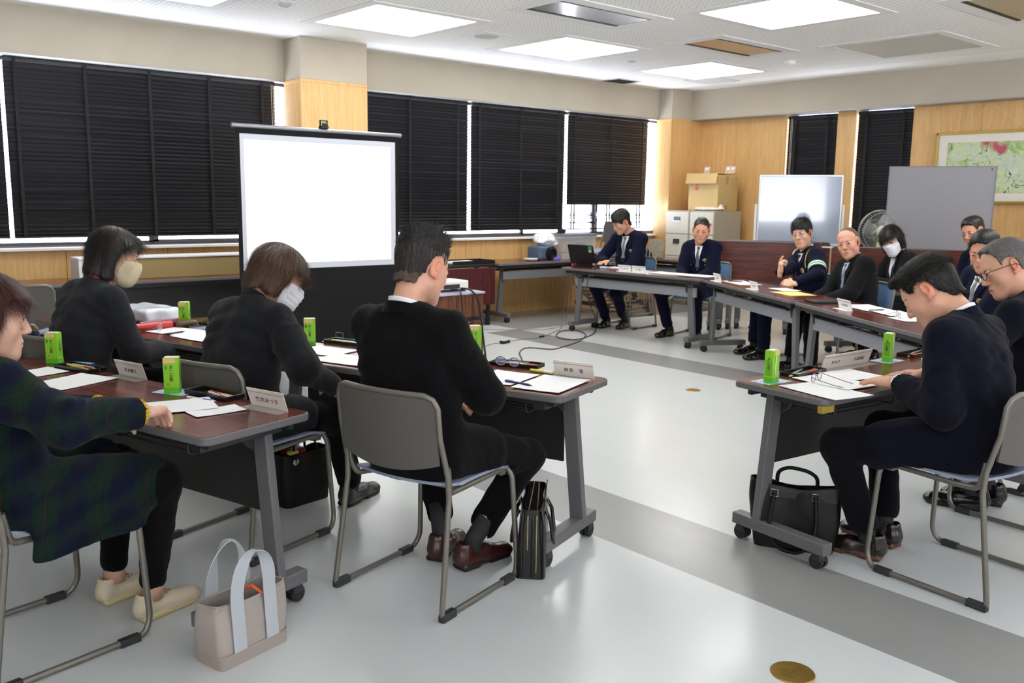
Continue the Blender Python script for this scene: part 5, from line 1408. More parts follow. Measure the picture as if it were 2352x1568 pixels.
    if p.get('mask'):
        MS = SDF((-.1, -.05, -.15), (.1, .17, .05), .003); FS = head_sdf(.003, dict(q, open=False)); 
        i0 = np.round((MS.lo-FS.lo)/.003).astype(int); MS.lo = FS.lo+i0*.003; sl = tuple(slice(int(i0[k]), int(min(i0[k]+MS.n[k], FS.F.shape[k]))) for k in range(3))
        MS.F = FS.F[sl].copy()-.0045; MS.n = np.array(MS.F.shape); dome = p['mask'][1] == 'dome'
        MS.ell((0, .083, -.048), (.034, .042 if dome else .034, .050), .03); MS.cone((0, .1, -.012), (0, .088, -.085), .02, .022, .03)
        MS.func(MS.lo, MS.lo+MS.n*MS.h, lambda F, P: np.maximum(F, poly_sd(P[..., 1:3], [(.030, -.05), (.044, -.008), (.07, -.002), (.10, .006), (.16, .006), (.16, -.14), (.045, -.118), (.028, -.082)]).astype(np.float32)))
        mv, mq = MS.net(); mv = relax(mv, mq, 2)
        if not dome:
            mn = vnorm(mv, mq); mv = mv+mn*(np.sin(mv[:, 2]*300)*.0012*(mv[:, 1] > .06))[:, None]
        mk = link('face_mask', npmesh('face_mask', [(xf(mv, Hm), mq, 0)], [p['mask'][0]]), ob)
        mb = MB(); mb.M = Hm
        for s in (-1, 1):
            mb.tube(fillet([(s*.060, .040, -.006), (s*.078, -.002, .012), (s*.083, -.03, .012), (s*.080, -.034, -.012), (s*.062, .03, -.085)], .01), .0015, 5)
        obj('ear_loops', mb, p['mask'][0], mk)
    ob.location = loc; ob.rotation_euler = (0, 0, root_rz)
    return dict(ob=ob, H=Hm, U=Um, T=Tm, J=JS, arms=arms, legs=legs)
# ================================================================ the thirteen people
navy = cloth('uniform navy serge', '#0e1228'); navy2 = cloth('navy wool suit', '#0c0d1b'); pin = cloth('black pinstripe suit', '#08080a', stripe='#101012')
char = cloth('charcoal suit', '#151618'); knit = cloth('charcoal boiled wool', '#27282c', bs=500, bump=.4, sheen=.08); knit2 = cloth('black knit', '#1d1e21', bs=500, bump=.4, sheen=.08)
blk = cloth('black trousers', '#09090a'); plaid = cloth('dark green and navy plaid flannel', '#142018', plaid=True)
grt = cm('grey silk tie', '#4d5562', .45)
def lap(dx=0, y=.30, z=.635, c=35): return dict(R=dict(w=(.09+dx, y, z), curl=c, pole=(.5, -.4, -1)), L=dict(w=(-.09+dx, y, z), curl=c, pole=(-.5, -.4, -1)))
def legs(kx=.14, y=.30, x=.12, **k): return dict(R=dict(a=(x, y, .085), pole=(kx, .6, 1), **k), L=dict(a=(-x, y+.02, .085), pole=(-kx, .6, 1), **k))
PP = {}
# foreground and left side
A = dict(R=dict(W=(.885, 2.80, .775), hdW=(.80, .58, -.16), backW=(-.1, .15, 1), curl=(24, 30, 34, 34), thumb=(35, 25), pole=(1, -.6, -.3), size=1.02),
         L=dict(W=(.85, 3.09, .742), hdW=(.98, .0, -.03), backW=(0, .1, 1), curl=12, thumb=(20, 5), pole=(-1, -.3, -.6)))
PP['P1'] = person('P1', 'person in a dark green plaid coat with yellow cuffs seated at the left edge', (.655, 3.085, 0), (.97, .20), dict(
    near=True, fem=True, arms=A, at=(.525, 3.08, 1.06), bend=10, s=.95, hip=(0,-.13,.52), head=(-20, 8, 0), w=1.14, d=1.14, inf=.020, folds=2.0, trw=.95,
    legs=dict(R=dict(W=(.965, 3.02, .085), pole=(.3, .6, 1), toeW=(.95, .28, 0), cuff=.14), L=dict(W=(.905, 3.235, .085), pole=(-.1, .6, 1), toeW=(.95, .25, 0), cuff=.14)),
    bottom=blk, jogger=True, hem=.048, sock=cm('nude sock with navy print', '#c79a83', .8), shoe='sneaker', shoes=.88, shoem=cm('cream leather', '#cdbfa6', .55), solem=cm('cream rubber', '#c6b48a', .6),
    side_skirt=True, inner_cuff=cm('yellow knit', '#d3a91e', .85), top='coat', topname='plaid_coat', topm=plaid, collar=plaid, skirt=.30, hemz=.31, nosquash=False, cuffr=.046, hair='bowl', haircol='#4a231c', hq=dict(n=16000), skin='#dcaf97', face=dict(fat=1.12, w=1.0)))
PP['P2'] = person('P2', 'person in a charcoal wool jacket wearing a beige mask, looking right', (1.235, 4.62, 0), (.968, .2515), dict(
    near=True, fem=True, arms=dict(R=dict(w=(.17, .33, .66), hide=True), L=dict(w=(-.10, .30, .64), hide=True)), at=(1.385, 4.655, 1.125), bend=6, head=(-28, -3, 0), folds=1.5, w=1.02, d=1.08,
    legs=legs(), bottom=blk, shoe='plain', shoem=cm('tan suede', '#a08858', .8), solem=cm('tan sole', '#77613c', .7), top='knit', topname='wool_jacket', topm=knit, collar=cm('dark red collar', '#8c1f2a', .8),
    hair='bob2', haircol='#241c19', mask=(cm('beige mask cloth', '#d8c9ab', .9), 'dome'), skin='#d8a68c', face=dict(fat=1.05)))
PP['P3'] = person('P3', 'person with short brown hair and a white mask, looking down in a black knit jacket', (1.585, 3.53, 0), (.95, .31), dict(
    near=True, fem=True, arms=dict(R=dict(W=(1.84, 3.30, .65), hdW=(.6, .8, -.1), pole=(.8, -.5, -.5), curl=35), L=dict(w=(-.08, .28, .64), hide=True)), at=(1.71, 3.59, 1.10), bend=14, head=(-30, 14, 0), folds=1.5, w=1.05, d=1.1,
    legs=dict(R=dict(W=(2.10, 3.62, .085), pole=(.3, .6, 1), toeW=(.9, .4, 0)), L=dict(W=(2.03, 4.03, .085), pole=(-.2, .6, 1), toeW=(.9, .4, 0))), bottom=blk, shoe='plain', shoem=cm('dark grey leather', '#2a292b', .35),
    top='knit', topname='knit_jacket', topm=knit2, collar=knit2, skirt=.22, hair='bob3', haircol='#5a4030', mask=(cm('white mask cloth', '#e4e3ea', .85), 'flat'), skin='#d9a88f'))
A = dict(R=dict(W=(2.13, 2.63, .69), hide=False, curl=35, pole=(.9, -.5, -.6), hdW=(.6, .6, -.2)), L=dict(W=(2.10, 2.86, .67), pole=(-1.2, -.5, -.3), curl=35))
def patch(root, lo, hi, build, m, nm):
    S = SDF(lo, hi, .006); build(S); V, Q = S.net(); V = relax(V, Q, 1); return link(nm, npmesh(nm, [(V, Q, 0)], [m]), root)
patch(PP['P3']['ob'], (.02, -.2, .5), (.3, .2, .8), lambda S: S.ell((.128, .04, .66), (.02, .035, .06), 0), cm('white blouse', '#e2e1e6', .85), 'blouse_hem')
PP['P4'] = person('P4', 'person in a black pinstripe suit seen from behind, spiky black hair, centre foreground', (1.90, 2.67, 0), (.96, .28), dict(
    near=True, h=.0075, arms=A, at=(1.825, 2.67, 1.195), bend=9, head=(-4, 18, 0), w=1.05, d=1.05, folds=1.1,
    legs=dict(R=dict(W=(2.085, 2.675, .095), pole=(.50, .6, 1), toeW=(.97, .05, 0), cuff=.22), L=dict(W=(2.05, 2.83, .095), pole=(-.5, .6, 1), toeW=(.85, .5, 0), cuff=.22)),
    bottom=cloth('black trousers 2', '#09090b'), shoe='oxford', shoem=cm('burgundy brown leather', '#3f1e18', .33, coat=.3), top='suit', topm=pin, skirt=.20, hair='spiky', haircol='#15110f', skin='#d39f86', tie=grt, hs=1.06))
A = dict(L=dict(W=(3.40, 1.655, .752), hdW=(.1, .98, -.1), backW=(-.1, 0, 1), curl=8, thumb=(30, 2), pole=(-.35, -.6, -1), spread=1.3), R=dict(W=(3.66, 1.66, .752), hdW=(-.25, .95, -.1), backW=(0, 0, 1), curl=8, thumb=(35, 0), pole=(1, -.6, -.5)))
PP['P13'] = person('P13', 'person in a navy suit reading papers at the right table, head bowed', (3.545, 1.45, 0), (.08, .99), dict(
    near=True, h=.0075, arms=A, at=(3.565, 1.60, 1.115), bend=15, head=(14, 24, 0), w=.97, d=.96, hip=(0,-.045,.545), folds=1.5,
    legs=dict(L=dict(W=(3.42, 1.735, .09), pole=(-.55, .6, 1), toeW=(-.2, 1, 0), cuff=.16), R=dict(W=(3.61, 1.76, .09), pole=(.2, .6, 1), toeW=(.1, 1, 0), cuff=.16)), bottom=cloth('dark navy trousers', '#0b0b10'),
    shoe='plain', shoem=cm('black brown leather', '#1a1413', .25, coat=.4), solem=cm('brown heel', '#5f3222', .5), top='suit', topm=navy2, skirt=.26, hair='short', haircol='#16130f', hq=dict(flow='back', len=.03, top=.018, quiff=True, n=16000), skin='#d6a287', tie=grt, face=dict(shut=True)))
A = dict(L=dict(W=(4.33, 1.83, .75), pole=(-1, -.5, -.5)), R=dict(W=(4.62, 1.83, .75), pole=(1, -.5, -.5)))
PP['P12'] = person('P12', 'person with grey hair and black glasses in a navy jacket at the right edge', (4.52, 1.56, 0), (.08, .99), dict(
    near=True, arms=A, at=(4.495, 1.70, 1.145), bend=12, head=(47, 8, 0), w=1.12, d=1.1, legs=dict(L=dict(W=(4.38, 1.72, .085), pole=(-.2, .6, 1), toeW=(-.35, 1, 0)), R=dict(W=(4.52, 1.70, .085), pole=(.2, .6, 1), toeW=(-.3, 1, 0))),
    bottom=blk, shoe='lace', top='suit', topm=cloth('dark navy wool', '#0c0e19'), colm=cm('lavender collar', '#b9b4cf', .8), scm=cm('black roll neck', '#101014', .9), shirtm=cm('black roll neck', '#101014', .9),
    hair='short', haircol='#6d6a68', hq=dict(line='receding', flow='back', len=.015, top=.004, n=14000), skin='#cf9c80', glasses=cm('black acetate', '#101012', .3), rim=.0018, face=dict(open=True, fat=1.08, brow='#5b5550' if False else '#3a3432')))
# officers and others on the far side
far = dict(bend=9, s=.92)
A = dict(R=dict(W=(7.47, 7.12, .745), hdW=(-1, .1, -.1), curl=30, pole=(1, -.2, -.6)), L=dict(w=(-.06, .28, .625), curl=35))
PP['P5'] = person('P5', 'person in police uniform looking down at the open laptop', (7.70, 7.02, 0), (-.997, -.075), dict(far, arms=A, at=(7.655, 7.04, 1.21), head=(-16, 20, 0), nf=.02,
    legs=dict(R=dict(W=(7.50, 7.12, .09), toeW=(-1, -.4, 0), cuff=.10), L=dict(W=(7.60, 6.93, .09), toeW=(-1, -.4, 0), cuff=.10)), bottom=navy, top='uniform', topm=navy, tie=cm('silver grey tie', '#7b7f88', .5), hair='short', haircol='#14120f', hq=dict(flow='front', top=.014, line='low'), skin='#d8a68a'))
PP['P6'] = person('P6', 'person in police uniform smiling with head tilted, hands in lap', (7.78, 6.02, 0), (-.97, -.2), dict(far, arms=lap(), at=(7.72, 6.03, 1.135), head=(22, 3, -10), w=1.0,
    legs=dict(R=dict(W=(7.52, 6.22, .09), cuff=.10, pole=(.5, .6, 1)), L=dict(W=(7.60, 5.90, .09), cuff=.10)), bottom=navy, top='uniform', topm=navy, tie=grt, hair='buzz', haircol='#2b2623', hq=dict(line='man', top=.0), skin='#d49c7e', face=dict(fat=1.14, w=1.03)))
A = dict(R=dict(W=(6.90, 4.52, .80), hdW=(-.1, -.1, 1), backW=(-.6, .5, 0), curl=(15, 50, 60, 65), thumb=(35, 10), pole=(1, -.3, -.8)), L=dict(W=(6.93, 4.36, .745), hdW=(-.1, 1, .0), backW=(-.7, .2, .6), curl=30, pole=(-1, -.3, -.6)))
PP['P7'] = person('P7', 'person in police uniform with glasses and a green striped armband, gesturing', (7.33, 4.52, 0), (-.859, .511), dict(far, arms=A, at=(7.335, 4.575, 1.15), head=(42, 0, 0), armband='L',
    legs=dict(R=dict(W=(7.32, 5.00, .09), toeW=(-.9, .35, 0), cuff=.12, pole=(.6, .6, 1)), L=dict(W=(7.13, 4.76, .09), toeW=(-.9, .35, 0), cuff=.12)), bottom=navy, top='uniform', topm=navy, tie=cm('dark blue tie', '#39435a', .5), hair='short', haircol='#14120f', hq=dict(flow='front', top=.016, len=.024, line='low', lift=.06), glasses=cm('silver wire', '#b7b2ac', .3, 1), skin='#dcab92'))
PP['P8'] = person('P8', 'bald person in a charcoal suit and pale blue shirt looking at the camera', (6.98, 3.86, 0), (-.859, .511), dict(far, arms=lap(), at=(7.01, 3.93, 1.105), head=(40, 4, 0), w=1.1,
    legs=dict(R=dict(W=(6.86, 4.30, .09), toeW=(-.9, .35, 0), pole=(.5, .6, 1)), L=dict(W=(6.72, 4.02, .09), toeW=(-.9, .35, 0))), bottom=blk, top='suit', topm=char, shirtm=cm('pale blue shirt', '#c9d3e0', .8), tie=cm('steel blue tie', '#7f93ad', .5), hair='bald', haircol='#7d6355', hq=dict(line='receding', top=0), skin='#d8a088', face=dict(fat=1.06)))
PP['P9'] = person('P9', 'young person with black bobbed hair and a white mask in a charcoal suit', (8.10, 3.98, 0), (-.86, .5), dict(far, fem=True, arms=dict(R=dict(w=(.14, .34, .745), curl=20), L=dict(w=(-.10, .34, .745), curl=20)), at=(8.03, 4.075, 1.10), head=(38, 5, 0),
    legs=legs(), bottom=blk, top='suit', topm=char, hair='bob', hq=dict(ff=.05), haircol='#0f0d0c', mask=(cm('white mask cloth', '#e4e3ea', .85), 'flat'), lanyard=True, skin='#e0b7a2', vz=.08))
PP['P10'] = person('P10', 'person in police uniform between the navy suit and the grey hair, facing the camera', (6.28, 2.56, 0), (-.837, .547), dict(far, arms=lap(), at=(6.225, 2.53, 1.13), head=(38, 2, 0), w=1.08, legs=legs(), bottom=navy, top='uniform', topm=navy, tie=cm('silver grey tie', '#7b7f88', .5),
    hair='short', haircol='#141210', hq=dict(flow='back', top=.010, len=.016, lift=.05), skin='#d2997c', near=False, h=.0095, face=dict(fat=1.0)))
PP['P11'] = person('P11', 'half-hidden person in police uniform in front of the grey partition board', (8.33, 3.36, 0), (-.86, .5), dict(far, arms=lap(), at=(8.31, 3.47, 1.195), head=(20, 2, 0), legs=legs(), bottom=navy, top='uniform', topm=navy, tie=grt, hair='buzz', haircol='#1d1814', hq=dict(line='man'), skin='#c98f74'))
# ================================================================ small things
_font = None
def text_mesh(s, size, thick=.0003, space=1.0, bold=0, vertical=False):
    if vertical: s = '\n'.join(s)
    c = bpy.data.curves.new('lettering', 'FONT'); c.body = s; c.size = size; c.extrude = thick; c.align_x = 'CENTER'; c.align_y = 'CENTER'; c.space_character = space; c.offset = bold; c.resolution_u = 2
    if vertical: c.space_line = .82
    o = bpy.data.objects.new('lettering', c); col.objects.link(o); bpy.context.view_layer.update()
    dg = bpy.context.evaluated_depsgraph_get(); me = bpy.data.meshes.new_from_object(o.evaluated_get(dg)); bpy.data.objects.remove(o); bpy.data.curves.remove(c); return me
def lettering(s, size, parent, mx, m, **k):
    me = text_mesh(s, size, **k); me.transform(mx); me.materials.clear(); me.materials.append(m)
    return link('lettering', me, parent)
TZ = .70
ink = cm('black ink', '#1c1c1e', .6)
# ---- tea cartons
cg = cm('lime green carton', '#8fd22e', .38); cg2 = cm('bright green band', '#5fbf2a', .4); cpk = cm('peach carton corner', '#e7c489', .45); cw = cm('carton white', '#e8ebe2', .5)
def carton(label, x, y, rz):
    t = thing('tea_carton', label, 'drink carton', (x, y, TZ), rz, 'green tea cartons')
    w, d, h = .056, .040, .136
    obj('body', MB().bx((-w/2, -d/2, .0), (w/2, d/2, h)), cg, t, bevel=.0015)
    obj('foot_band', MB().bx((-w/2-.0003, -d/2-.0003, .001), (w/2+.0003, d/2+.0003, .022)), cg2, t)
    obj('top_label', MB().bx((-w/2-.0004, -d/2-.0004, h-.020), (w/2*.55, d/2+.0002, h-.002)), cpk, t)
    obj('top_fold', MB().bx((-w/2+.004, -d/2+.004, h), (w/2-.004, d/2-.004, h+.0012)).tube([(w/2-.012, 0, h+.001), (w/2-.012, 0, h+.0022)], .004, 10), cw, t)
    obj('panel_print', MB().bx((w/2+.0002, -d/2+.006, .03), (w/2+.0006, d/2-.006, .095)), cm('small print green', '#6fb52a', .5), t); obj('panel_print', MB().bx((-w/2-.0006, -d/2+.024, .03), (-w/2-.0002, d/2-.004, .085)), cm('small print green', '#6fb52a', .5), t)
    mb = MB()
    for k in range(9): mb.bx((-w/2-.0008, -.014+k*.0034, .004), (-w/2-.0004, -.014+k*.0034+.0018, .02))
    obj('barcode_ground', MB().bx((-w/2-.0006, -.016, .002), (-w/2-.0003, .018, .022)), cw, t); obj('barcode', mb, ink, t)
    obj('red_seal', MB().tube([(-.012, -d/2-.0008, .036), (-.012, -d/2-.0002, .036)], .004, 12), cm('vermilion seal', '#d8603a', .5), t)
    F = Matrix.Translation((.0, -d/2-.0006, .076)) @ Matrix.Rotation(PI/2, 4, 'X')
    lettering('お〜いお茶', .0145, t, F, ink, vertical=True, bold=.0001)
    lettering('緑茶', .010, t, Matrix.Translation((-.018, -d/2-.0006, .098)) @ Matrix.Rotation(PI/2, 4, 'X'), cm('dark green ink', '#2f6d2a', .6), vertical=True)
    for sx, a in ((1, PI/2), (-1, -PI/2)):
        lettering('お〜いお茶', .0125, t, Matrix.Translation((sx*(w/2+.0008), 0, .08)) @ Matrix.Rotation(a, 4, 'Z') @ Matrix.Rotation(PI/2, 4, 'X'), ink, vertical=True)
    obj('straw', MB().tube([(.012, d/2+.002, .02), (.010, d/2+.002, .115)], .0018, 6), cw, t, smooth=True)
    return t
a1, a2, a2b, a3 = R(-73.8), R(-70.9), R(-75.4), R(-5.7)
c0 = carton('green tea carton on the left foreground table, nearest the left edge of the picture', 1.0, 4.27, a1+.55)
for x, y, rz, lb in [(1.19, 3.365, a1+.75, 'green tea carton on the left foreground table beside the black tray with the blue pen'), (1.885, 5.09, a2b+.7, 'green tea carton on the table of the woman in the beige mask'),
    (2.13, 4.06, a2+.75, 'green tea carton beside the white-masked woman, in front of the black screen border'), (2.65, 3.38, a2+.8, 'green tea carton mostly hidden behind the pinstriped sleeve'),
    (3.215, 2.10, a3+R(205)-.2, 'green tea carton at the left end of the right table'), (4.10, 2.05, a3+R(200), 'green tea carton farther along the right table, beside the bowed man')]:
    dup(c0, (x, y, TZ), rz, lb)
# ---- leaflets, papers
m, nt, b = newmat('blue printed leaflet'); n = nt.nodes.new('ShaderNodeTexNoise'); n.inputs['Scale'].default_value = 60; tc = nt.nodes.new('ShaderNodeTexCoord'); nt.links.new(tc.outputs['Object'], n.inputs['Vector']); r = nt.nodes.new('ShaderNodeValToRGB')
r.color_ramp.elements[0].position = .4; r.color_ramp.elements[0].color = srgb('#6f97c4'); r.color_ramp.elements[1].position = .58; r.color_ramp.elements[1].color = srgb('#c9d4de'); nt.links.new(n.outputs[0], r.inputs[0]); nt.links.new(r.outputs[0], b.inputs['Base Color']); b.inputs['Roughness'].default_value = .4
M['leaf'] = m
def sheet_(name, label, cat, x, y, rz, w, d, m_, z=TZ, th=.0008, group=None, curl=0, seed=0):
    g = []; r = random.Random(seed)
    for i in range(9):
        u = i/8-.5; g.append([(u*w, (j/6-.5)*d, th+max(0, curl*((u*2)**2)*abs(u*2)*.5+curl*.3*((j/6-.5)*2)**4)) for j in range(7)])
    o = obj(name, MB().sheet(g, th), m_, None, (x, y, z), (0, 0, rz), smooth=60); return tag(o, label, cat, group)
sheet_('leaflet', 'blue printed leaflet behind the leftmost tea carton', 'leaflet', 1.045, 4.16, a1+.3, .10, .15, M['leaf'])
sheet_('leaflet', 'blue printed leaflet under the tea carton by the tray with the blue pen', 'leaflet', 1.205, 3.37, a1+.2, .15, .10, M['leaf']).location.z = TZ-.0009
sheet_('leaflet', 'blue printed leaflet under the carton at the left end of the right table', 'leaflet', 3.23, 2.11, a3, .15, .10, M['leaf']).location.z = TZ-.0009
sheet_('leaflet', 'blue printed leaflet under the carton beside the bowed man', 'leaflet', 4.12, 2.06, a3+.1, .15, .10, M['leaf']).location.z = TZ-.0009
sheet_('leaflet', 'dark blue leaflet behind the papers of the woman in the beige mask', 'leaflet', 1.93, 4.93, a2b, .10, .15, cm('slate blue print', '#6a78a8', .5))
A4 = (.297, .21)
P_ = M['paper']
for i, (lb, x, y, rz, w, d, z) in enumerate([
    ('white paper on the left foreground table nearest the plaid coat', .93, 3.78, a1+R(90)+.15, .297, .21, 0), ('white folded paper at the far end of the left foreground table', .875, 4.06, a1+R(90), .2, .16, .0),
    ('white paper stack under the hand with the yellow cuff', 1.10, 3.12, a1+R(62), .28, .19, .002), ('small white paper beside the hand with the yellow cuff', 1.195, 2.97, a1+R(75), .18, .10, 0),
    ('open white document in front of the woman in the beige mask, far sheet', 1.77, 4.86, a2b+.1, .297, .21, 0), ('open white document in front of the woman in the beige mask, near sheet', 1.80, 4.60, a2b-.05, .297, .21, .0015),
    ('white paper left of the pinstriped suit, behind the dark dividing line', 2.10, 3.85, a2, .26, .20, 0), ('white paper left of the pinstriped suit, at the table edge', 2.06, 3.57, a2, .28, .20, .001), ('white sheet behind the tray next to the clear clip', 2.31, 4.03, a2, .2, .12, 0),
    ('white document under the navy pen, left page', 2.37, 2.83, a2+.03, .21, .26, .0), ('white document beside the navy pen, right page by the table end', 2.44, 2.61, a2+.03, .21, .297, .0015),
    ('white printed sheet at the near edge of the right table', 3.23, 1.86, a3+R(90)-.12, .297, .21, 0), ('sheet with a pale yellow map under the thin glasses', 3.42, 1.93, a3+R(90)-.05, .28, .20, .0018), ('white sheet beyond the hands of the bowed man', 3.62, 1.97, a3-.1, .21, .19, .001),
    ('white papers in front of the smiling officer, left part', 7.25, 5.98, R(-85.7), .45, .24, 0), ('white papers in front of the smiling officer, right part', 7.28, 5.62, R(-85.7), .30, .24, .001),
    ('white papers on the far table before the armband officer', 6.98, 4.93, R(-120.7), .42, .21, 0), ('white sheet tucked under the yellow envelope corner', 6.75, 4.33, R(-118), .25, .17, .002),
    ('white document on the far right table beside the black tray', 6.10, 3.22, R(-123), .40, .22, 0), ('white document on the far right table, near its middle', 5.93, 2.93, R(-125), .30, .21, .0015), ('loose white sheet half hidden by the bowed head', 5.70, 2.74, R(-120), .21, .15, 0),
    ('white papers in front of the young woman in the mask', 8.02, 4.03, R(-120), .22, .15, 0)]):
    sheet_('paper', lb, 'paper', x, y, rz, w, d, P_, TZ+z, .0012, 'papers on the tables', .004, i)
o = sheet_('envelope', 'yellow envelope lying on the far table near its end', 'envelope', 6.55, 4.12, R(-118), .33, .24, cm('manila yellow', '#e6cf7c', .8)); 
# pale map print and red text block on two sheets
t = bpy.data.objects['paper.012']
mb = MB(); r = random.Random(4)
for k in range(7):
    x0, y0 = r.uniform(-.11, .08), r.uniform(-.07, .07); mb.tube([(x0+j*.012, y0+r.uniform(-.012, .012), .0018) for j in range(5)], .0008, 3)
obj('map_print', mb, cm('yellow green print', '#c3c66a', .8), t); obj('red_print', MB().bx((-.12, -.095, .0014), (-.02, -.085, .0019)).bx((-.12, -.08, .0014), (-.05, -.074, .0019)), cm('pale red print', '#d9a0a0', .8), t)
t = bpy.data.objects['paper.009']; obj('red_print', MB().bx((-.09, -.12, .0014), (-.05, -.112, .0019)), cm('pale red print', '#d9a0a0', .8), t)

# ---- pens
def pen(name, label, x, y, rz, c1, c2, L_=.14, r=.0045, z=TZ, tip='#222222', parent=None, tilt=0):
    mb = MB().tube([(-L_/2, 0, r), (L_/2-.02, 0, r)], r, 10)
    if parent is None:
        t = thing(name, label, 'pen', (x, y, z), rz)
    else: t = parent
    Mx = Matrix.Identity(4) if parent is None else Matrix.Translation((x, y, z)) @ Matrix.Rotation(rz, 4, 'Z')
    def mk(nm, mb, mm, par): mb2 = MB(); mb2.M = Mx; mb2.add(mb.v, mb.f); return obj(nm, mb2, mm, par, smooth=40)
    b_ = mk('barrel', MB().tube([(-L_/2, 0, r), (L_*.05, 0, r)], r, 10), cm('pen '+c1, c1, .35), t)
    mk('grip', MB().tube([(L_*.05, 0, r), (L_/2-.018, 0, r)], r*1.08, 10), cm('pen '+c2, c2, .4), t)
    mk('tip', MB().tube([(L_/2-.018, 0, r), (L_/2, 0, r)], [r*.9, .0008], 10), cm('pen '+tip, tip, .3), t)
    mk('clip', MB().bx((-L_/2+.004, -.001, 2*r), (-L_/2+.04, .001, 2*r+.001)), cm('pen '+c1, c1, .35), t)
    return t
pen('ballpoint_pen', 'white and blue ballpoint pen in front of the black tray on the left foreground table', 1.223, 3.17, R(-66), '#e8e8ec', '#2f6fb8', tip='#e8e8ec')
pen('ballpoint_pen', 'navy blue ballpoint pen lying on the white document by the pinstriped sleeve', 2.33, 2.685, R(-81), '#2c2a6e', '#26245c', z=TZ+.003, r=.005, tip='#22205a')
pen('highlighter', 'yellow highlighter pen beside the name plate at the aisle end', 2.578, 2.81, R(-74), '#dcdc4a', '#e9e6c8', .13, .0065, tip='#c8c832')
pen('ballpoint_pen', 'black pen on the document of the woman in the beige mask', 1.72, 4.80, R(20), '#1d1d22', '#33333a', z=TZ+.003)
pen('ballpoint_pen', 'dark pen on the papers before the armband officer', 7.03, 5.03, R(-60), '#252040', '#252040', z=TZ+.002)
pen('ballpoint_pen', 'dark pen on the far right document', 5.99, 3.1, R(-20), '#222226', '#222226', z=TZ+.003)
# ---- pen trays
def tray(label, x, y, rz, items, short=''):
    t = thing('pen_tray', label, 'tray', (x, y, TZ), rz, 'black pen trays')
    L_, w, h = .235, .088, .018
    mb = MB().bx((-L_/2+.006, -w/2+.006, 0), (L_/2-.006, w/2-.006, .0025))
    for (x0, y0, x1, y1) in ((-L_/2, -w/2, L_/2, -w/2+.004), (-L_/2, w/2-.004, L_/2, w/2), (-L_/2, -w/2, -L_/2+.004, w/2), (L_/2-.004, -w/2, L_/2, w/2)): mb.bx((x0, y0, 0), (x1, y1, h))
    obj('tray_body', mb, cm('black tray plastic', '#131315', .3, coat=.2), t, bevel=.0015)
    for k, (nm, c1, c2, yy, xx, a) in enumerate(items):
        tt = thing(nm, {'red_pen': 'red and white pen', 'pencil': 'natural wood pencil', 'marker': 'yellow green marker', 'ruler': 'thin wooden ruler', 'blue_pen': 'light blue pen', 'white_pen': 'white pen', 'orange_pencil': 'orange pencil'}[nm]+' in the tray '+short, 'pen', tuple(t.matrix_basis @ Vector((xx, yy, .003))) if False else (x+xx*math.cos(rz)-yy*math.sin(rz), y+xx*math.sin(rz)+yy*math.cos(rz), TZ+.003), rz+a)
        L2 = .15 if nm != 'ruler' else .17
        if nm == 'ruler': obj('blade', MB().bx((-L2/2, -.008, 0), (L2/2, .008, .003)), cm('pen '+c1, c1, .6), tt)
        else:
            obj('barrel', MB().tube([(-L2/2, 0, .005), (L2*.1, 0, .005)], .0048, 8), cm('pen '+c1, c1, .4), tt, smooth=40); obj('grip', MB().tube([(L2*.1, 0, .005), (L2/2-.015, 0, .005), (L2/2, 0, .005)], [.0048, .0048, .001], 8), cm('pen '+c2, c2, .4), tt, smooth=40)
    return t
tray('black pen tray on the left foreground table nearer the window', 1.045, 4.045, a1+.05, [('marker', '#d6dc5a', '#d6dc5a', .022, -.05, .1), ('orange_pencil', '#e0a862', '#e0a862', -.002, .0, -.1), ('red_pen', '#c8323a', '#8a8a8a', .018, .05, -.15), ('blue_pen', '#7aa6d8', '#7aa6d8', .030, -.02, 0)], 'on the left foreground table nearer the window')
tray('black pen tray on the left foreground table beside the blue and white pen', 1.29, 3.215, a1, [('ruler', '#c9a878', '#c9a878', .024, .03, -.05), ('red_pen', '#cc2f2a', '#ddd6d6', .008, .02, -.22), ('white_pen', '#e4dede', '#c05050', -.006, .03, -.2)], 'beside the blue and white pen')
tray('black pen tray behind the papers of the woman in the beige mask', 2.03, 4.965, a2b, [('marker', '#b8d860', '#b8d860', .02, -.05, .1), ('white_pen', '#d8d8d8', '#333', .0, .0, .0) if False else ('white_pen', '#d8d8d8', '#333333', .0, .0, .0), ('red_pen', '#c83a32', '#c83a32', .012, .05, .1)], 'behind the beige-masked woman\'s papers')
tray('black pen tray left of the pinstriped suit', 2.30, 3.99, a2, [('marker', '#a8d860', '#a8d860', .02, -.04, .1), ('blue_pen', '#9cc0e0', '#9cc0e0', .01, .0, 0), ('red_pen', '#d0402e', '#e8e8e8', -.01, .03, -.1)], 'left of the pinstriped suit')
tray('black pen tray holding folded glasses at the aisle table', 2.60, 3.01, a2+.1, [('blue_pen', '#5ab0d8', '#5ab0d8', .02, -.06, .3), ('orange_pencil', '#d8b080', '#d05038', .0, .02, 0), ('white_pen', '#e8e4dc', '#d04a38', .016, .03, -.03)], 'under the grey framed glasses')
tray('black pen tray behind the leftmost carton of the right table', 3.49, 2.14 - .02, a3+.12, [('marker', '#b6e07a', '#b6e07a', -.015, -.06, 0), ('red_pen', '#c8322a', '#c8322a', -.005, .05, .2), ('orange_pencil', '#d89068', '#d89068', -.02, .04, .18), ('white_pen', '#a8aeb0', '#70767a', .022, -.01, .25)], 'behind the leftmost carton of the right table')
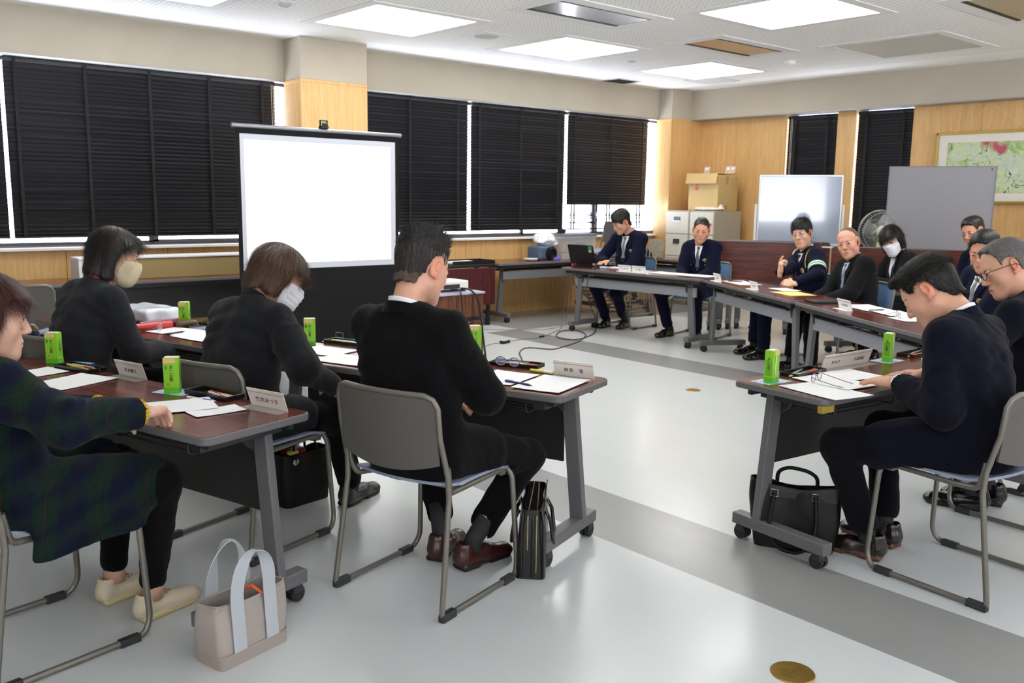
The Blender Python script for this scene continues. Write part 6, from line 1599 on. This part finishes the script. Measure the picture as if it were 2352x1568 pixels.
tray('black pen tray beyond the second carton of the right table', 4.40, 2.055, a3+.1, [('marker', '#e2cc60', '#e2cc60', -.02, -.05, 0), ('red_pen', '#c8322a', '#c8322a', .01, .0, .2), ('white_pen', '#a8a8ac', '#70767a', .02, .05, .1)], 'beyond the second carton of the right table')
# ---- name plates
acr = cm('clear acrylic plate', '#e6e0da', .12, alpha=.55); card = cm('name card ivory', '#ddd4cc', .7); cardw = cm('name card white', '#efefef', .8)
def plate(label, x, y, rz, txt, w=.185, h=.072, far=False, size=.021):
    t = thing('name_plate', label, 'name plate', (x, y, TZ), rz, 'standing name plates')
    obj('base', MB().bx((-w/2, -.052, 0), (w/2, .0, .0025)), acr if not far else cardw, t)
    tl = R(18); Fm = Matrix.Translation((0, .0, .001)) @ Matrix.Rotation(tl, 4, 'X')
    mb = MB(); mb.M = Fm; mb.bx((-w/2, -.0015, 0), (w/2, .0015, h)); obj('plate', mb, card if not far else cardw, t)
    mb = MB(); mb.M = Fm; mb.bx((-w/2, -.003, h-.014), (w/2, -.0016, h-.011)).bx((-w/2, -.004, .0), (w/2, -.0016, .004)); obj('card_holder', mb, cm('holder grey', '#a89c9c', .4), t)
    if txt: lettering(txt, size, t, Fm @ Matrix.Translation((0, -.0019, h*.42)) @ Matrix.Rotation(PI/2, 4, 'X'), ink, space=1.25)
    return t
plate('ivory name plate on the left foreground table nearer the window', 1.165, 3.74, a1, '長谷富江', size=.019)
plate('ivory name plate at the end of the left foreground table', 1.362, 2.905, a1, '竹内あつ子')
plate('ivory name plate at the aisle end of the centre table', 2.625, 2.665, a2, '榊原　督')
plate('ivory name plate on the right table, left of the touching pair', 3.72, 2.11, a3, '杉本文', size=.019)
plate('ivory name plate on the right table, right of the touching pair', 3.905, 2.10, a3+.05, '大森直記', size=.019)
plate('ivory name plate on the right table half hidden by the navy shoulder', 4.62, 2.03, a3, '山田', size=.02)
plate('white name card on the laptop table, left of the touching pair', 7.06, 6.45, R(-85.7), '山 本 茂', .17, .07, True, .022)
plate('white name card on the laptop table, right of the touching pair', 7.075, 6.265, R(-85.7), '小川健一', .18, .07, True, .02)
plate('white name card at the left end of the table with the yellow envelope', 6.965, 5.18, R(-120.7), '交通課', .16, .075, True, .016)
plate('white name card near the middle of the table with the yellow envelope', 6.58, 4.51, R(-120.7), '大口田', .15, .07, True, .02)
plate('white name card on the far right table before the bald man', 5.88, 3.27, R(-123.2), '木村博文', .19, .075, True, .022)
plate('white name card on the second-row table behind the bald man', 7.96, 4.62, R(-120.2), '田中', .13, .07, True, .018)
# ---- loose glasses
def specs(label, x, y, rz, c, z=TZ, s=1.0):
    mb = MB()
    for q in (-1, 1):
        mb.tube([(q*.033+.025*math.cos(a*PI/10), .002, .022+.019*math.sin(a*PI/10)) for a in range(20)], .0013*s, 5, closed=True)
        mb.tube([(q*.06, .003, .028), (q*.064, .03, .02), (q*.06, .10, .006), (q*.055, .135, .002)], .0014*s, 5)
    mb.tube([(-.008, .002, .026), (0, .004, .03), (.008, .002, .026)], .0013*s, 5)
    t = thing('eyeglasses', label, 'glasses', (x, y, z), rz); obj('frame', mb, c, t, smooth=40)
    mb = MB()
    for q in (-1, 1): mb.add([(q*.033+.024*math.cos(a*PI/10), .002, .022+.018*math.sin(a*PI/10)) for a in range(20)], [tuple(range(20))])
    obj('lens', mb, cm('lens violet', '#c9b4e6', .05, alpha=.3), t); return t
specs('thin brown glasses lying open on the map sheet', 3.36, 1.98, R(190), cm('brown wire', '#6a4038', .3, .5), TZ+.004)
specs('grey framed glasses resting on the black pen tray', 2.535, 3.0, a2+.1, cm('clear grey frame', '#8c8a88', .2), TZ+.006, 1.8)
specs('wire glasses lying on the document of the woman in the beige mask', 1.69, 4.93, R(60), cm('silver wire', '#b7b2ac', .3, 1), TZ+.003)
specs('thin glasses lying at the far right table by the bowed head', 5.74, 2.82, R(40), cm('brown wire', '#6a4038', .3, .5), TZ+.003)
# ---- other table things
def simple(name, label, cat, loc, rz, build, group=None, **k):
    mb = MB(); build(mb); o = obj(name, mb, k.pop('m'), None, loc, (0, 0, rz), **k); return tag(o, label, cat, group)
blob('plastic_pouch', 'clear crinkled plastic pouch of papers behind the woman in the beige mask', 'pouch', (1.55, 5.2, .7), (2.05, 5.75, .82), .008, lambda S: S.rbox((1.79, 5.46, .742), (.12, .17, .04), .02, 0, rot=(0, 0, .3)), mat('crinkled clear plastic', '#dfe3ee', .18, bump=.5, bscale=40, coat=.4), 5, .006, 20)
simple('document_tube', 'dark red document tube lying behind the bright red one', 'tube', (1.77, 5.09, TZ+.022), .24, lambda mb: mb.tube([(-.15, 0, 0), (.15, 0, 0)], .022, 18), m=cm('burgundy leatherette', '#8a2a44', .35), smooth=40)
simple('document_tube', 'bright red document tube beside the papers of the woman in the beige mask', 'tube', (1.69, 5.02, TZ+.021), .16, lambda mb: mb.tube([(-.12, 0, 0), (.10, 0, 0)], .021, 18), m=cm('bright red leatherette', '#c8323a', .3), smooth=40)
blob('glasses_case', 'olive brown glasses case next to the red tubes', 'case', (1.75, 4.93, .7), (1.98, 5.1, .76), .005, lambda S: S.ell((1.87, 5.02, .722), (.07, .028, .022), 0, rot=(0, 0, .2)), cm('olive brown leather', '#4c3b1c', .4), 1, 0)
simple('binder_clip', 'clear clip stand behind the black tray left of the pinstriped suit', 'clip', (2.36, 4.17, TZ), a2, lambda mb: (mb.bx((-.03, -.002, 0), (.03, .002, .004)), mb.tube([(-.025, 0, .004), (-.025, 0, .03), (.025, 0, .03), (.025, 0, .004)], .002, 5)), m=cm('grey wire', '#707074', .4, .4))
simple('smartphone', 'dark phone lying under the edge of the glasses by the pinstriped sleeve', 'phone', (2.46, 3.10, TZ), a2+.3, lambda mb: mb.prism(rpoly(.075, .15, .01), 0, .008), m=cm('violet black glass', '#2d2438', .08, coat=.6), bevel=.002)
simple('eraser', 'small white eraser beside the second carton of the right table', 'eraser', (4.26, 1.95, TZ), .4, lambda mb: mb.bx((-.025, -.012, 0), (.025, .012, .012)), m=P_, bevel=.002)
# laptop
t = thing('laptop', 'open black laptop seen from behind on the far table', 'laptop', (7.27, 7.17, TZ), R(-85.7))
blkpl = cm('black laptop shell', '#1b1d22', .35)
obj('base', MB().prism(rpoly(.37, .25, .012), .004, .02), blkpl, t, bevel=.002)
lid = Matrix.Translation((0, -.12, .02)) @ Matrix.Rotation(R(17), 4, 'X')
mb = MB(); mb.M = lid; mb.prism(rpoly(.37, .235, .01, 4, 0, .118), -.004, .004, 'XZ'); ld = obj('lid', mb, blkpl, t, bevel=.0015)
mb = MB(); mb.M = lid; mb.bx((-.17, .0042, .015), (.17, .0048, .225)); obj('display', mb, mat('laptop display', '#9fb4cc', .3, emit='#9fb4cc', es=.5), ld)
mb = MB(); mb.M = lid; mb.bx((.115, -.0056, .195), (.165, -.0042, .225)); obj('sticker', mb, cm('teal sticker', '#2f9a92', .5), ld)
mb = MB(); mb.M = lid; mb.bx((.115, -.0056, .155), (.155, -.0042, .188)).bx((.14, -.0056, .005), (.18, -.0042, .03)); obj('sticker', mb, cm('sand sticker', '#c8c09c', .5), ld)
obj('keyboard', MB().bx((-.16, -.08, .0202), (.16, .02, .0215)), M['black'], t)
simple('computer_mouse', 'small mouse and adapter beside the laptop on the far table', 'mouse', (7.17, 6.86, TZ), 0, lambda mb: (mb.bx((-.03, -.05, 0), (.03, .05, .02)),), m=cm('blue white plastic', '#c3cede', .3), bevel=.008)
simple('memo_block', 'small white memo block beside the laptop', 'memo', (7.32, 6.83, TZ), .2, lambda mb: mb.bx((-.04, -.06, 0), (.04, .06, .012)), m=P_)
simple('cable_plug', 'coil of thin cables with an orange plug at the left end of the far table', 'cable', (7.15, 7.42 - .13, TZ), 0, lambda mb: (mb.tube([(.06*math.cos(a*.5), .03*math.sin(a*.5), .006+.001*a) for a in range(26)], .003, 5), mb.bx((-.02, .02, 0), (.02, .05, .02))), m=cm('orange grey plug', '#b0584a', .5))
simple('black_tray', 'flat black case on the far right table by the envelope', 'case', (6.17, 3.60, TZ), R(-123), lambda mb: mb.bx((-.09, -.13, 0), (.09, .13, .018)), m=blkpl, bevel=.003)
simple('notebook', 'slim white notebook at the far right table', 'notebook', (5.80, 3.0 - .2, TZ+.003), R(-130), lambda mb: mb.bx((-.09, -.06, 0), (.09, .06, .006)), m=P_)
# things by the windows
t = thing('cardboard_carton', 'long flat cardboard box lying on the window table', 'cardboard box', (2.95, 8.30, .70), 0)
obj('body', MB().bx((-.73, -.12, 0), (.76, .12, .175)), mat('kraft board', '#a08c5e', .85), t, bevel=.003)
obj('white_sheet', MB().bx((-.80, -.13, .177), (.78, .13, .195)).bx((-.80, -.125, 0), (-.745, .125, .18)), cm('white packing sheet', '#eceaee', .7), t, bevel=.004)
t = thing('storage_bin', 'clear plastic storage bin with papers on the window table near the corner', 'storage bin', (8.07, 8.36, .70), 0)
clr = cm('frosted clear plastic', '#dfe6f0', .12, alpha=.18)
mb = MB()
for (x0, y0, x1, y1) in ((-.30, -.19, .30, -.187), (-.30, .187, .30, .19), (-.30, -.19, -.297, .19), (.297, -.19, .30, .19)): mb.bx((x0, y0, 0), (x1, y1, .28))
obj('walls', mb, clr, t); obj('lid', MB().bx((-.31, -.2, .28), (.31, .2, .315)), cm('grey bin lid', '#7d7f86', .4), t, bevel=.005)
obj('contents', MB().bx((-.26, -.15, .002), (.2, .12, .06)).box((.2, 0, .1), (.03, .2, .18), (0, .5, 0)), cm('beige papers', '#b5a990', .8), t)
blob('carrier_bag', 'white plastic bag slumped over a black case by the window', 'bag', (7.35, 8.15, .84), (7.95, 8.55, 1.10), .011, lambda S: (S.ell((7.62, 8.34, .95), (.15, .12, .085), 0), S.ell((7.72, 8.33, .90), (.09, .1, .05), .05)), mat('white carrier plastic', '#eef0f6', .3, bump=.5, bscale=50), 8, .01, 26)
t = thing('equipment_bag', 'black and blue equipment bag with a round black dial on the window table', 'bag', (7.52, 8.30, .70), 0)
obj('body', MB().bx((-.11, -.12, 0), (.10, .12, .17)), cm('slate nylon', '#4f6077', .6), t, bevel=.03, bseg=4)
obj('dial', MB().lathe([(.08, 0), (.085, .01), (.08, .03), (.05, .035), (.045, .02), (.001, .02)], 28, Rm=Matrix.Rotation(R(90), 3, 'X'), c=(.07, -.12, .085)), cm('black hub', '#141416', .35), t, smooth=40)
t = thing('video_camera', 'small black camera lying on top of the storage bin', 'camera', (7.90, 8.33, 1.016), .3)
obj('body', MB().bx((-.05, -.03, 0), (.06, .03, .055)), M['black'], t, bevel=.008); obj('lens', MB().tube([(.055, 0, .03), (.10, 0, .03)], .022, 16), blkpl, t, smooth=40); obj('strap', MB().tube([(-.05, .02, .05), (-.1, .04, .07), (-.14, .0, .02), (-.12, -.05, .01)], .006, 6), M['black'], t)
simple('dish', 'small white dish on the window table', 'dish', (7.28, 8.20, .70), 0, lambda mb: mb.lathe([(.05, 0), (.085, .012), (.09, .03), (.08, .03), (.001, .016)], 28), m=M['white_pl'], smooth=50)
simple('tape_roll', 'violet blue tape roll on the window table', 'tape', (7.66, 8.15, .70), 0, lambda mb: mb.lathe([(.045, 0), (.05, .004), (.05, .03), (.045, .035), (.03, .035), (.03, 0)], 24), m=cm('violet tape', '#6f6fe0', .3), smooth=40)
t = thing('document_tray', 'black tray with white papers on the dark flap table', 'tray', (6.30, 8.22, .70), .02)
obj('tray_body', MB().bx((-.30, -.15, 0), (.32, .15, .006)).bx((-.30, -.15, 0), (.32, -.145, .04)).bx((-.3, .145, 0), (.32, .15, .04)).bx((.315, -.15, 0), (.32, .15, .04)), M['black'], t, bevel=.002)
tag(obj('paper', MB().bx((-.27, -.12, 0), (.12, .11, .02)), P_, None, (6.30, 8.22, .7075), (0, 0, .05)), 'thick white papers in the black tray on the dark flap table', 'paper')
tag(obj('notice_frame', MB().box((0, 0, .12), (.02, .26, .24), (0, R(8), 0)), mat('notice print', '#a39a84', .4, noise=.4, nscale=60), None, (9.1, 7.78, .702), (0, 0, 0)), 'small framed notice leaning beside the filing cabinets', 'frame')
T['W6'] = table('small folding table with a pale top in the corner by the filing cabinets', 9.2, 7.60, R(-88), 1.2, .45, 'beam')
# cabinet with projector
t = thing('av_cabinet', 'small rosewood cabinet with a drawer gap carrying the projector', 'cabinet', (4.345, 5.93, 0), 0)
M['rose_v2'] = wood('walnut vertical', '#3a1c14', '#74462f', 1.2, 'Z', .35)
obj('body', MB().bx((-.235, -.2, .02), (.235, .215, .455)).bx((-.235, -.2, .49), (.235, .215, .675)), M['rose_v2'], t, bevel=.003)
obj('gap', MB().bx((-.225, -.19, .45), (.225, .2, .5)), M['black'], t); obj('plinth', MB().bx((-.22, -.19, 0), (.22, .2, .02)), M['black'], t)
obj('top', MB().bx((-.24, -.215, .675), (.24, .22, .692)), cm('pale violet top', '#a9a4b8', .3), t, bevel=.003)
t = thing('projector', 'white projector on the small rosewood cabinet', 'projector', (4.34, 5.95, .692), 0)
obj('body', MB().prism(rpoly(.33, .26, .03), .018, .085), M['white_pl'], t, bevel=.008, bseg=3)
obj('underside', MB().prism(rpoly(.29, .22, .02), .0, .02), M['black'], t); obj('lens', MB().tube([(.08, .12, .05), (.08, .145, .05)], .03, 20), M['black'], t, smooth=40)
obj('ports', MB().bx((-.1, -.134, .025), (.06, -.128, .06)), M['dark_pl'], t)
# ---- cables
def cable(label, pts, r=.004, c='#3a3a3e', name='cable'):
    out = []; P = [Vector(p) for p in pts]
    for i in range(len(P)-1):
        p0_, p1_, p2_, p3_ = P[max(0, i-1)], P[i], P[i+1], P[min(len(P)-1, i+2)]
        for k in range(6):
            t_ = k/6; out.append(.5*((2*p1_)+(-p0_+p2_)*t_+(2*p0_-5*p1_+4*p2_-p3_)*t_*t_+(-p0_+3*p1_-3*p2_+p3_)*t_**3))
    out.append(P[-1]); out = [Vector((v.x, v.y, max(v.z, r))) for v in out]
    o = obj(name, MB().tube(out, r, 8), cm('cable '+c, c, .5), smooth=True); return tag(o, label, 'cable')
cable('black cable looping over the floor from the laptop table to the small cabinet', [(7.1, 6.86, .705), (6.98, 6.87, .69), (6.95, 6.90, .45), (7.3, 7.1, .12), (7.45, 7.2, .006), (7.35, 7.12, .005), (6.9, 6.75, .005), (6.5, 6.6, .005), (6.45, 6.82, .005), (6.75, 7.1, .009), (6.95, 7.05, .012), (6.8, 6.75, .012), (6.45, 6.5, .006), (6.1, 6.35, .005), (5.88, 6.30, .005), (5.75, 6.5, .005), (5.5, 6.33, .005), (5.1, 5.85, .005), (4.62, 5.72, .005)], .006)
cable('thin dark lead from the power adapter to the laptop table', [(5.83, 6.88, .015), (6.1, 6.95, .004), (6.3, 6.92, .004), (6.55, 7.05, .004), (6.9, 7.25, .004), (7.0, 7.3, .3), (7.03, 7.28, .69)], .003, '#55555a')
cable('thin lead from the cabinet to the power adapter', [(4.62, 5.8, .004), (5.1, 6.4, .004), (5.5, 6.83, .004), (5.72, 6.86, .015)], .003, '#55555a')
cable('thin grey lead crossing the dark floor band near the windows', [(5.0, 6.5, .004), (5.7, 7.35, .004), (6.15, 7.72, .004), (6.4, 7.55, .004), (6.75, 7.35, .004), (7.15, 7.45, .004), (7.2, 7.45, .25), (7.22, 7.4, .66)], .0025, '#6a6a70')
cable('thick black cable hanging down the front of the cabinet', [(4.40, 5.80, .72), (4.44, 5.71, .705), (4.50, 5.69, .6), (4.55, 5.69, .3), (4.60, 5.68, .006), (4.62, 5.60, .006)], .008, '#1c1c20')
cable('second black cable hanging down the front of the cabinet', [(4.30, 5.80, .72), (4.32, 5.70, .70), (4.34, 5.69, .5), (4.40, 5.69, .28), (4.52, 5.68, .1), (4.58, 5.66, .006)], .006, '#1c1c20')
t = thing('power_adapter', 'black power adapter brick on the floor', 'power adapter', (5.77, 6.87, 0), .25); obj('body', MB().bx((-.06, -.025, 0), (.06, .025, .03)), M['black'], t, bevel=.004); obj('label_strip', MB().bx((-.04, -.02, .03), (.04, .02, .0306)), cm('pale label', '#a8b8c8', .6), t)
tag(obj('cable_joint', MB().tube([(0, 0, .01), (.07, .02, .01)], .011, 10), M['black'], None, (6.30, 6.93, 0)), 'small black cable joint lying on the floor', 'plug')
# ================================================================ bags and the scarf
canvas = mat('taupe canvas', '#a99e96', .9, bump=.4, bscale=1200, noise=.05, nscale=9); strap_g = mat('light grey cotton webbing', '#b4b9be', .85, bump=.3, bscale=1500)
t = thing('tote_bag', 'taupe canvas tote bag with light grey handles on the floor', 'tote bag', (1.105, 2.605, 0), R(15))
def shell(w0, d0, w1, d1, h, z0=0, n=10, bulge=.0, rr=.02, wav=.0, seed=0, sag=0):
    g = []
    for i in range(n+1):
        v = i/n; w = w0+(w1-w0)*v+bulge*math.sin(PI*v); d = d0+(d1-d0)*v+bulge*math.sin(PI*v)
        ring = rpoly(w, d, rr, 4); R2 = []
        # densify the long sides
        for k in range(len(ring)):
            a, b_ = ring[k], ring[(k+1) % len(ring)]; L_ = math.hypot(b_[0]-a[0], b_[1]-a[1]); m_ = max(1, int(L_/.025))
            for q in range(m_): R2.append((a[0]+(b_[0]-a[0])*q/m_, a[1]+(b_[1]-a[1])*q/m_))
        g.append([(x+wav*v*math.sin(y*40+seed+v*3), y+wav*v*math.sin(x*33+seed*2)*(1 if y > 0 else -1), z0+h*v-sag*v*v*(1-abs(x/(w/2))**2)) for x, y in R2]+[None])
    k = len(g[0])-1; n2 = min(len(r_)-1 for r_ in g)
    g = [r_[:n2]+[r_[0]] for r_ in g]; return g
g = shell(.255, .13, .275, .10, .205, .0, 12, .012, .02, .006, 1, .012)
obj('body', MB().sheet(g, .003).bx((-.11, -.05, .0), (.11, .05, .004)), canvas, t, smooth=60)
g = shell(.262, .137, .266, .14, .045, .0, 3, .0, .02); obj('base_band', MB().sheet(g, .002), mat('taupe canvas band', '#a3978f', .9, bump=.4, bscale=1200), t, smooth=60)
g = shell(.281, .106, .282, .108, .010, .192, 2, 0, .02, 0, 1, .012); obj('top_hem', MB().sheet(g, .003), canvas, t, smooth=60)
obj('lining', MB().bx((-.11, -.04, .10), (.11, .04, .104)), cm('dark grey lining', '#4c4c50', .9), t)
for s in (-1, 1):
    g = []; pts = []
    for k in range(25):
        v = k/24; u = abs(v-.5)*2
        a = PI*v
        if u > .62: x = -.062*(1 if v < .5 else -1); z = .045+(.20-.045)*(1-(u-.62)/.38); y = s*(.071-.0*z)-s*.012*((z-.045)/.16)
        else: th = PI*(1-(v-.19)/.62); x = .062*math.cos(th); z = .20+.155*math.sin(th)**.85; y = s*(.058+ (.012 if s < 0 else -.005)*math.sin(th))
        wd = .024 if u > .55 else .024-.012*(1-u/.55); lat = Vector((1, 0, 0)) if u > .55 else Vector((math.cos(PI/2*(1-u/.55))*1, s*math.sin(PI/2*(1-u/.55)), 0)).normalized()
        c_ = Vector((x, y+s*.002, z)); g.append([c_-lat*wd, c_, c_+lat*wd])
    obj('handle', MB().sheet(g, .003), strap_g, t, smooth=60)
tag(obj('glasses_strap', MB().tube([(1.09, 2.60, .205), (1.13, 2.575, .222), (1.155, 2.56, .195)], .006, 8), cm('orange strap', '#d2562a', .5), smooth=True), 'orange strap end poking out of the tote bag', 'strap')
lea = mat('glossy black leather', '#09090a', .34, coat=.2, bump=.15, bscale=700)
zipm = cm('zip brass', '#a89a6a', .35, .8)
# briefcase
t = thing('briefcase', 'black leather briefcase standing beside the brown shoes', 'briefcase', (2.315, 2.565, 0), R(45))
g = shell(.37, .115, .36, .08, .275, 0, 12, .008, .02, .004, 2); obj('body', MB().sheet(g, .003).bx((-.17, -.055, 0), (.17, .055, .004)).bx((-.17, -.035, .245), (.17, .035, .25)), lea, t, smooth=60)
mb = MB()
for y in (-.022, .012): mb.tube(fillet([(-.187-.004, y, .03 if y < 0 else .12), (-.193, y, .15), (-.187, y, .262), (.185, y*.6, .272)], .03), .0028, 6)
obj('zip', mb, zipm, t, smooth=40)
for y in (-.05, -.008, .035): obj('gusset', MB().tube(fillet([(-.187, y, .01), (-.197, y, .1), (-.186, y, .22), (-.17, y*.8, .27)], .03), .006, 8), lea, t, smooth=40)
for s in (-1, 1):
    mb = MB(); mb.tube([(-.07, s*.052, .235), (-.075, s*.07, .20), (-.07, s*.08, .13), (-.03, s*.084, .09), (.03, s*.084, .09), (.07, s*.08, .13), (.075, s*.07, .20), (.07, s*.052, .235)], .0075, 8)
    hd_ = obj('handle', mb, lea, t, smooth=40); mb = MB()
    for x in (-.07, .07): mb.tube([(x-.012, s*.055, .24), (x+.012, s*.055, .24), (x+.012, s*.058, .22), (x-.012, s*.058, .22)], .0022, 6, closed=True)
    obj('buckle', mb, zipm, hd_, smooth=40)
obj('flap_top', MB().sheet([[(x, y, .268+.02*math.sin(PI*(x+.18)/.36)+.012*(y < 0)) for y in (-.05, -.046)] for x in [-.17+.034*k for k in range(11)]], .004), lea, t)
# handbag
lea2 = mat('soft black leather', '#0a0a0b', .5, spec=.3, bump=.3, bscale=500)
t = thing('handbag', 'large soft black handbag with looped handles under the right table', 'handbag', (3.30, 2.00, 0), R(-62))
g = shell(.32, .15, .37, .06, .285, 0, 14, .02, .035, .01, 3, .03); obj('body', MB().sheet(g, .004).bx((-.14, -.06, 0), (.14, .06, .005)), lea2, t, smooth=70)
g = shell(.374, .084, .378, .068, .07, .213, 3, 0, .03, .004, 3, .03); obj('top_band', MB().sheet(g, .004), cm('black leather band', '#0d0d0e', .5), t, smooth=70)
for s in (-1, 1):
    mb = MB(); yy = s*.055
    pts = [(-.085, yy, .235), (-.09, yy*1.3, .19), (-.10, yy*1.75, .12), (-.075, yy*2.0, .03), (-.02, yy*2.1, .008), (.03, yy*2.1, .008), (.075, yy*2.0, .04), (.09, yy*1.7, .12), (.085, yy*1.3, .19), (.08, yy, .235)] if s < 0 else [(-.085, yy, .23), (-.085, yy*.9, .30), (-.04, yy*.8, .325), (.04, yy*.8, .315), (.08, yy*.9, .29), (.08, yy, .23)]
    mb.tube(fillet([Vector(p) for p in pts], .03, 4), .0085, 8); hd_ = obj('handle', mb, lea2, t, smooth=50)
    mb = MB()
    for x in (-.085, .082): mb.tube([(x-.014, yy*1.06, .250), (x+.014, yy*1.06, .250), (x+.014, yy*1.12, .222), (x-.014, yy*1.12, .222)], .003, 6, closed=True)
    obj('buckle', mb, M['chrome'], hd_, smooth=40)
obj('piping', MB().tube([(.0, -.078, .20), (.06, -.092, .15), (.12, -.09, .08), (.13, -.085, .04)], .003, 6), lea2, t)
# bag under the brown-haired woman's chair
t = thing('shopping_bag', 'black leather shoulder bag under the chair of the white-masked woman', 'bag', (1.93, 3.81, 0), R(10))
g = shell(.25, .14, .27, .10, .25, 0, 10, .015, .03, .008, 5, .01); obj('body', MB().sheet(g, .004).bx((-.11, -.06, 0), (.11, .06, .005)), lea2, t, smooth=70)
obj('contents', MB().bx((-.09, -.03, .21), (.02, .03, .262)), cm('dark red pouch', '#7a1f22', .4), t, bevel=.008); obj('yellow_tag', MB().box((-.07, -.045, .258), (.05, .02, .012), (.2, 0, 0)), cm('yellow tag', '#d8c860', .5), t)
for s in (-1, 1): obj('handle', MB().tube([(-.07, s*.05, .24), (-.06, s*.04, .29), (0, s*.03, .31), (.06, s*.04, .29), (.07, s*.05, .24)], .006, 8), lea2, t, smooth=40)
obj('clasp', MB().lathe([(.014, 0), (.016, .002), (.01, .004), (.001, .004)], 16, c=(-.08, -.078, .22), Rm=Matrix.Rotation(R(90), 3, 'X')), M['chrome'], t)
# scarf over the chair of the woman in the beige mask
m, nt, b = newmat('striped wool scarf'); L = nt.links; tc = nt.nodes.new('ShaderNodeTexCoord'); sp = nt.nodes.new('ShaderNodeSeparateXYZ'); L.new(tc.outputs['UV'], sp.inputs[0])
dv = nt.nodes.new('ShaderNodeMath'); dv.operation = 'MULTIPLY'; dv.inputs[1].default_value = 3.6; L.new(sp.outputs[1], dv.inputs[0]); fr = nt.nodes.new('ShaderNodeMath'); fr.operation = 'FRACT'; L.new(dv.outputs[0], fr.inputs[0]); lt = nt.nodes.new('ShaderNodeMath'); lt.operation = 'LESS_THAN'; lt.inputs[1].default_value = .38; L.new(fr.outputs[0], lt.inputs[0])
mx = nt.nodes.new('ShaderNodeMix'); mx.data_type = 'RGBA'; L.new(lt.outputs[0], mx.inputs['Factor']); mx.inputs['A'].default_value = srgb('#b3a595'); mx.inputs['B'].default_value = srgb('#585b72'); L.new(mx.outputs['Result'], b.inputs['Base Color']); b.inputs['Roughness'].default_value = .95
path = [(-.30, .46), (-.297, .54), (-.292, .62), (-.287, .70), (-.283, .76), (-.276, .80), (-.262, .822), (-.244, .826), (-.228, .812), (-.222, .78), (-.218, .74)]
g = []; NU = 22
for j in range(NU+1):
    u = j/NU; x = -.185+.15*u; row = []
    for i, (y, z) in enumerate(path):
        rip = .012*math.sin(u*17+i*.25)+.007*math.sin(u*31+1); top = max(0, 1-abs(i-6)/3)
        row.append((x+.015*math.sin(i*.6+u*3)+(.03*(1-i/10))*(u-.5), y-abs(rip)*(1 if i < 7 else -.6)-.006, z+top*.012*math.sin(u*15)+ (.02*math.sin(u*9) if i == 0 else 0)))
    g.append(row)
mb = MB().sheet(g, .006); me = mb.mesh('scarf', m, 60); uv = me.uv_layers.new(name='UVMap'); n1_ = len(path)
for lp in me.loops:
    vi = lp.vertex_index % ((NU+1)*n1_); uv.data[lp.index].uv = (vi//n1_/NU, (vi % n1_)/(n1_-1))
o = link('scarf', me, None, (1.235, 4.62, 0), (0, 0, rzf(.968, .2515))); tag(o, 'beige and slate striped scarf hung over a grey chair back', 'scarf')
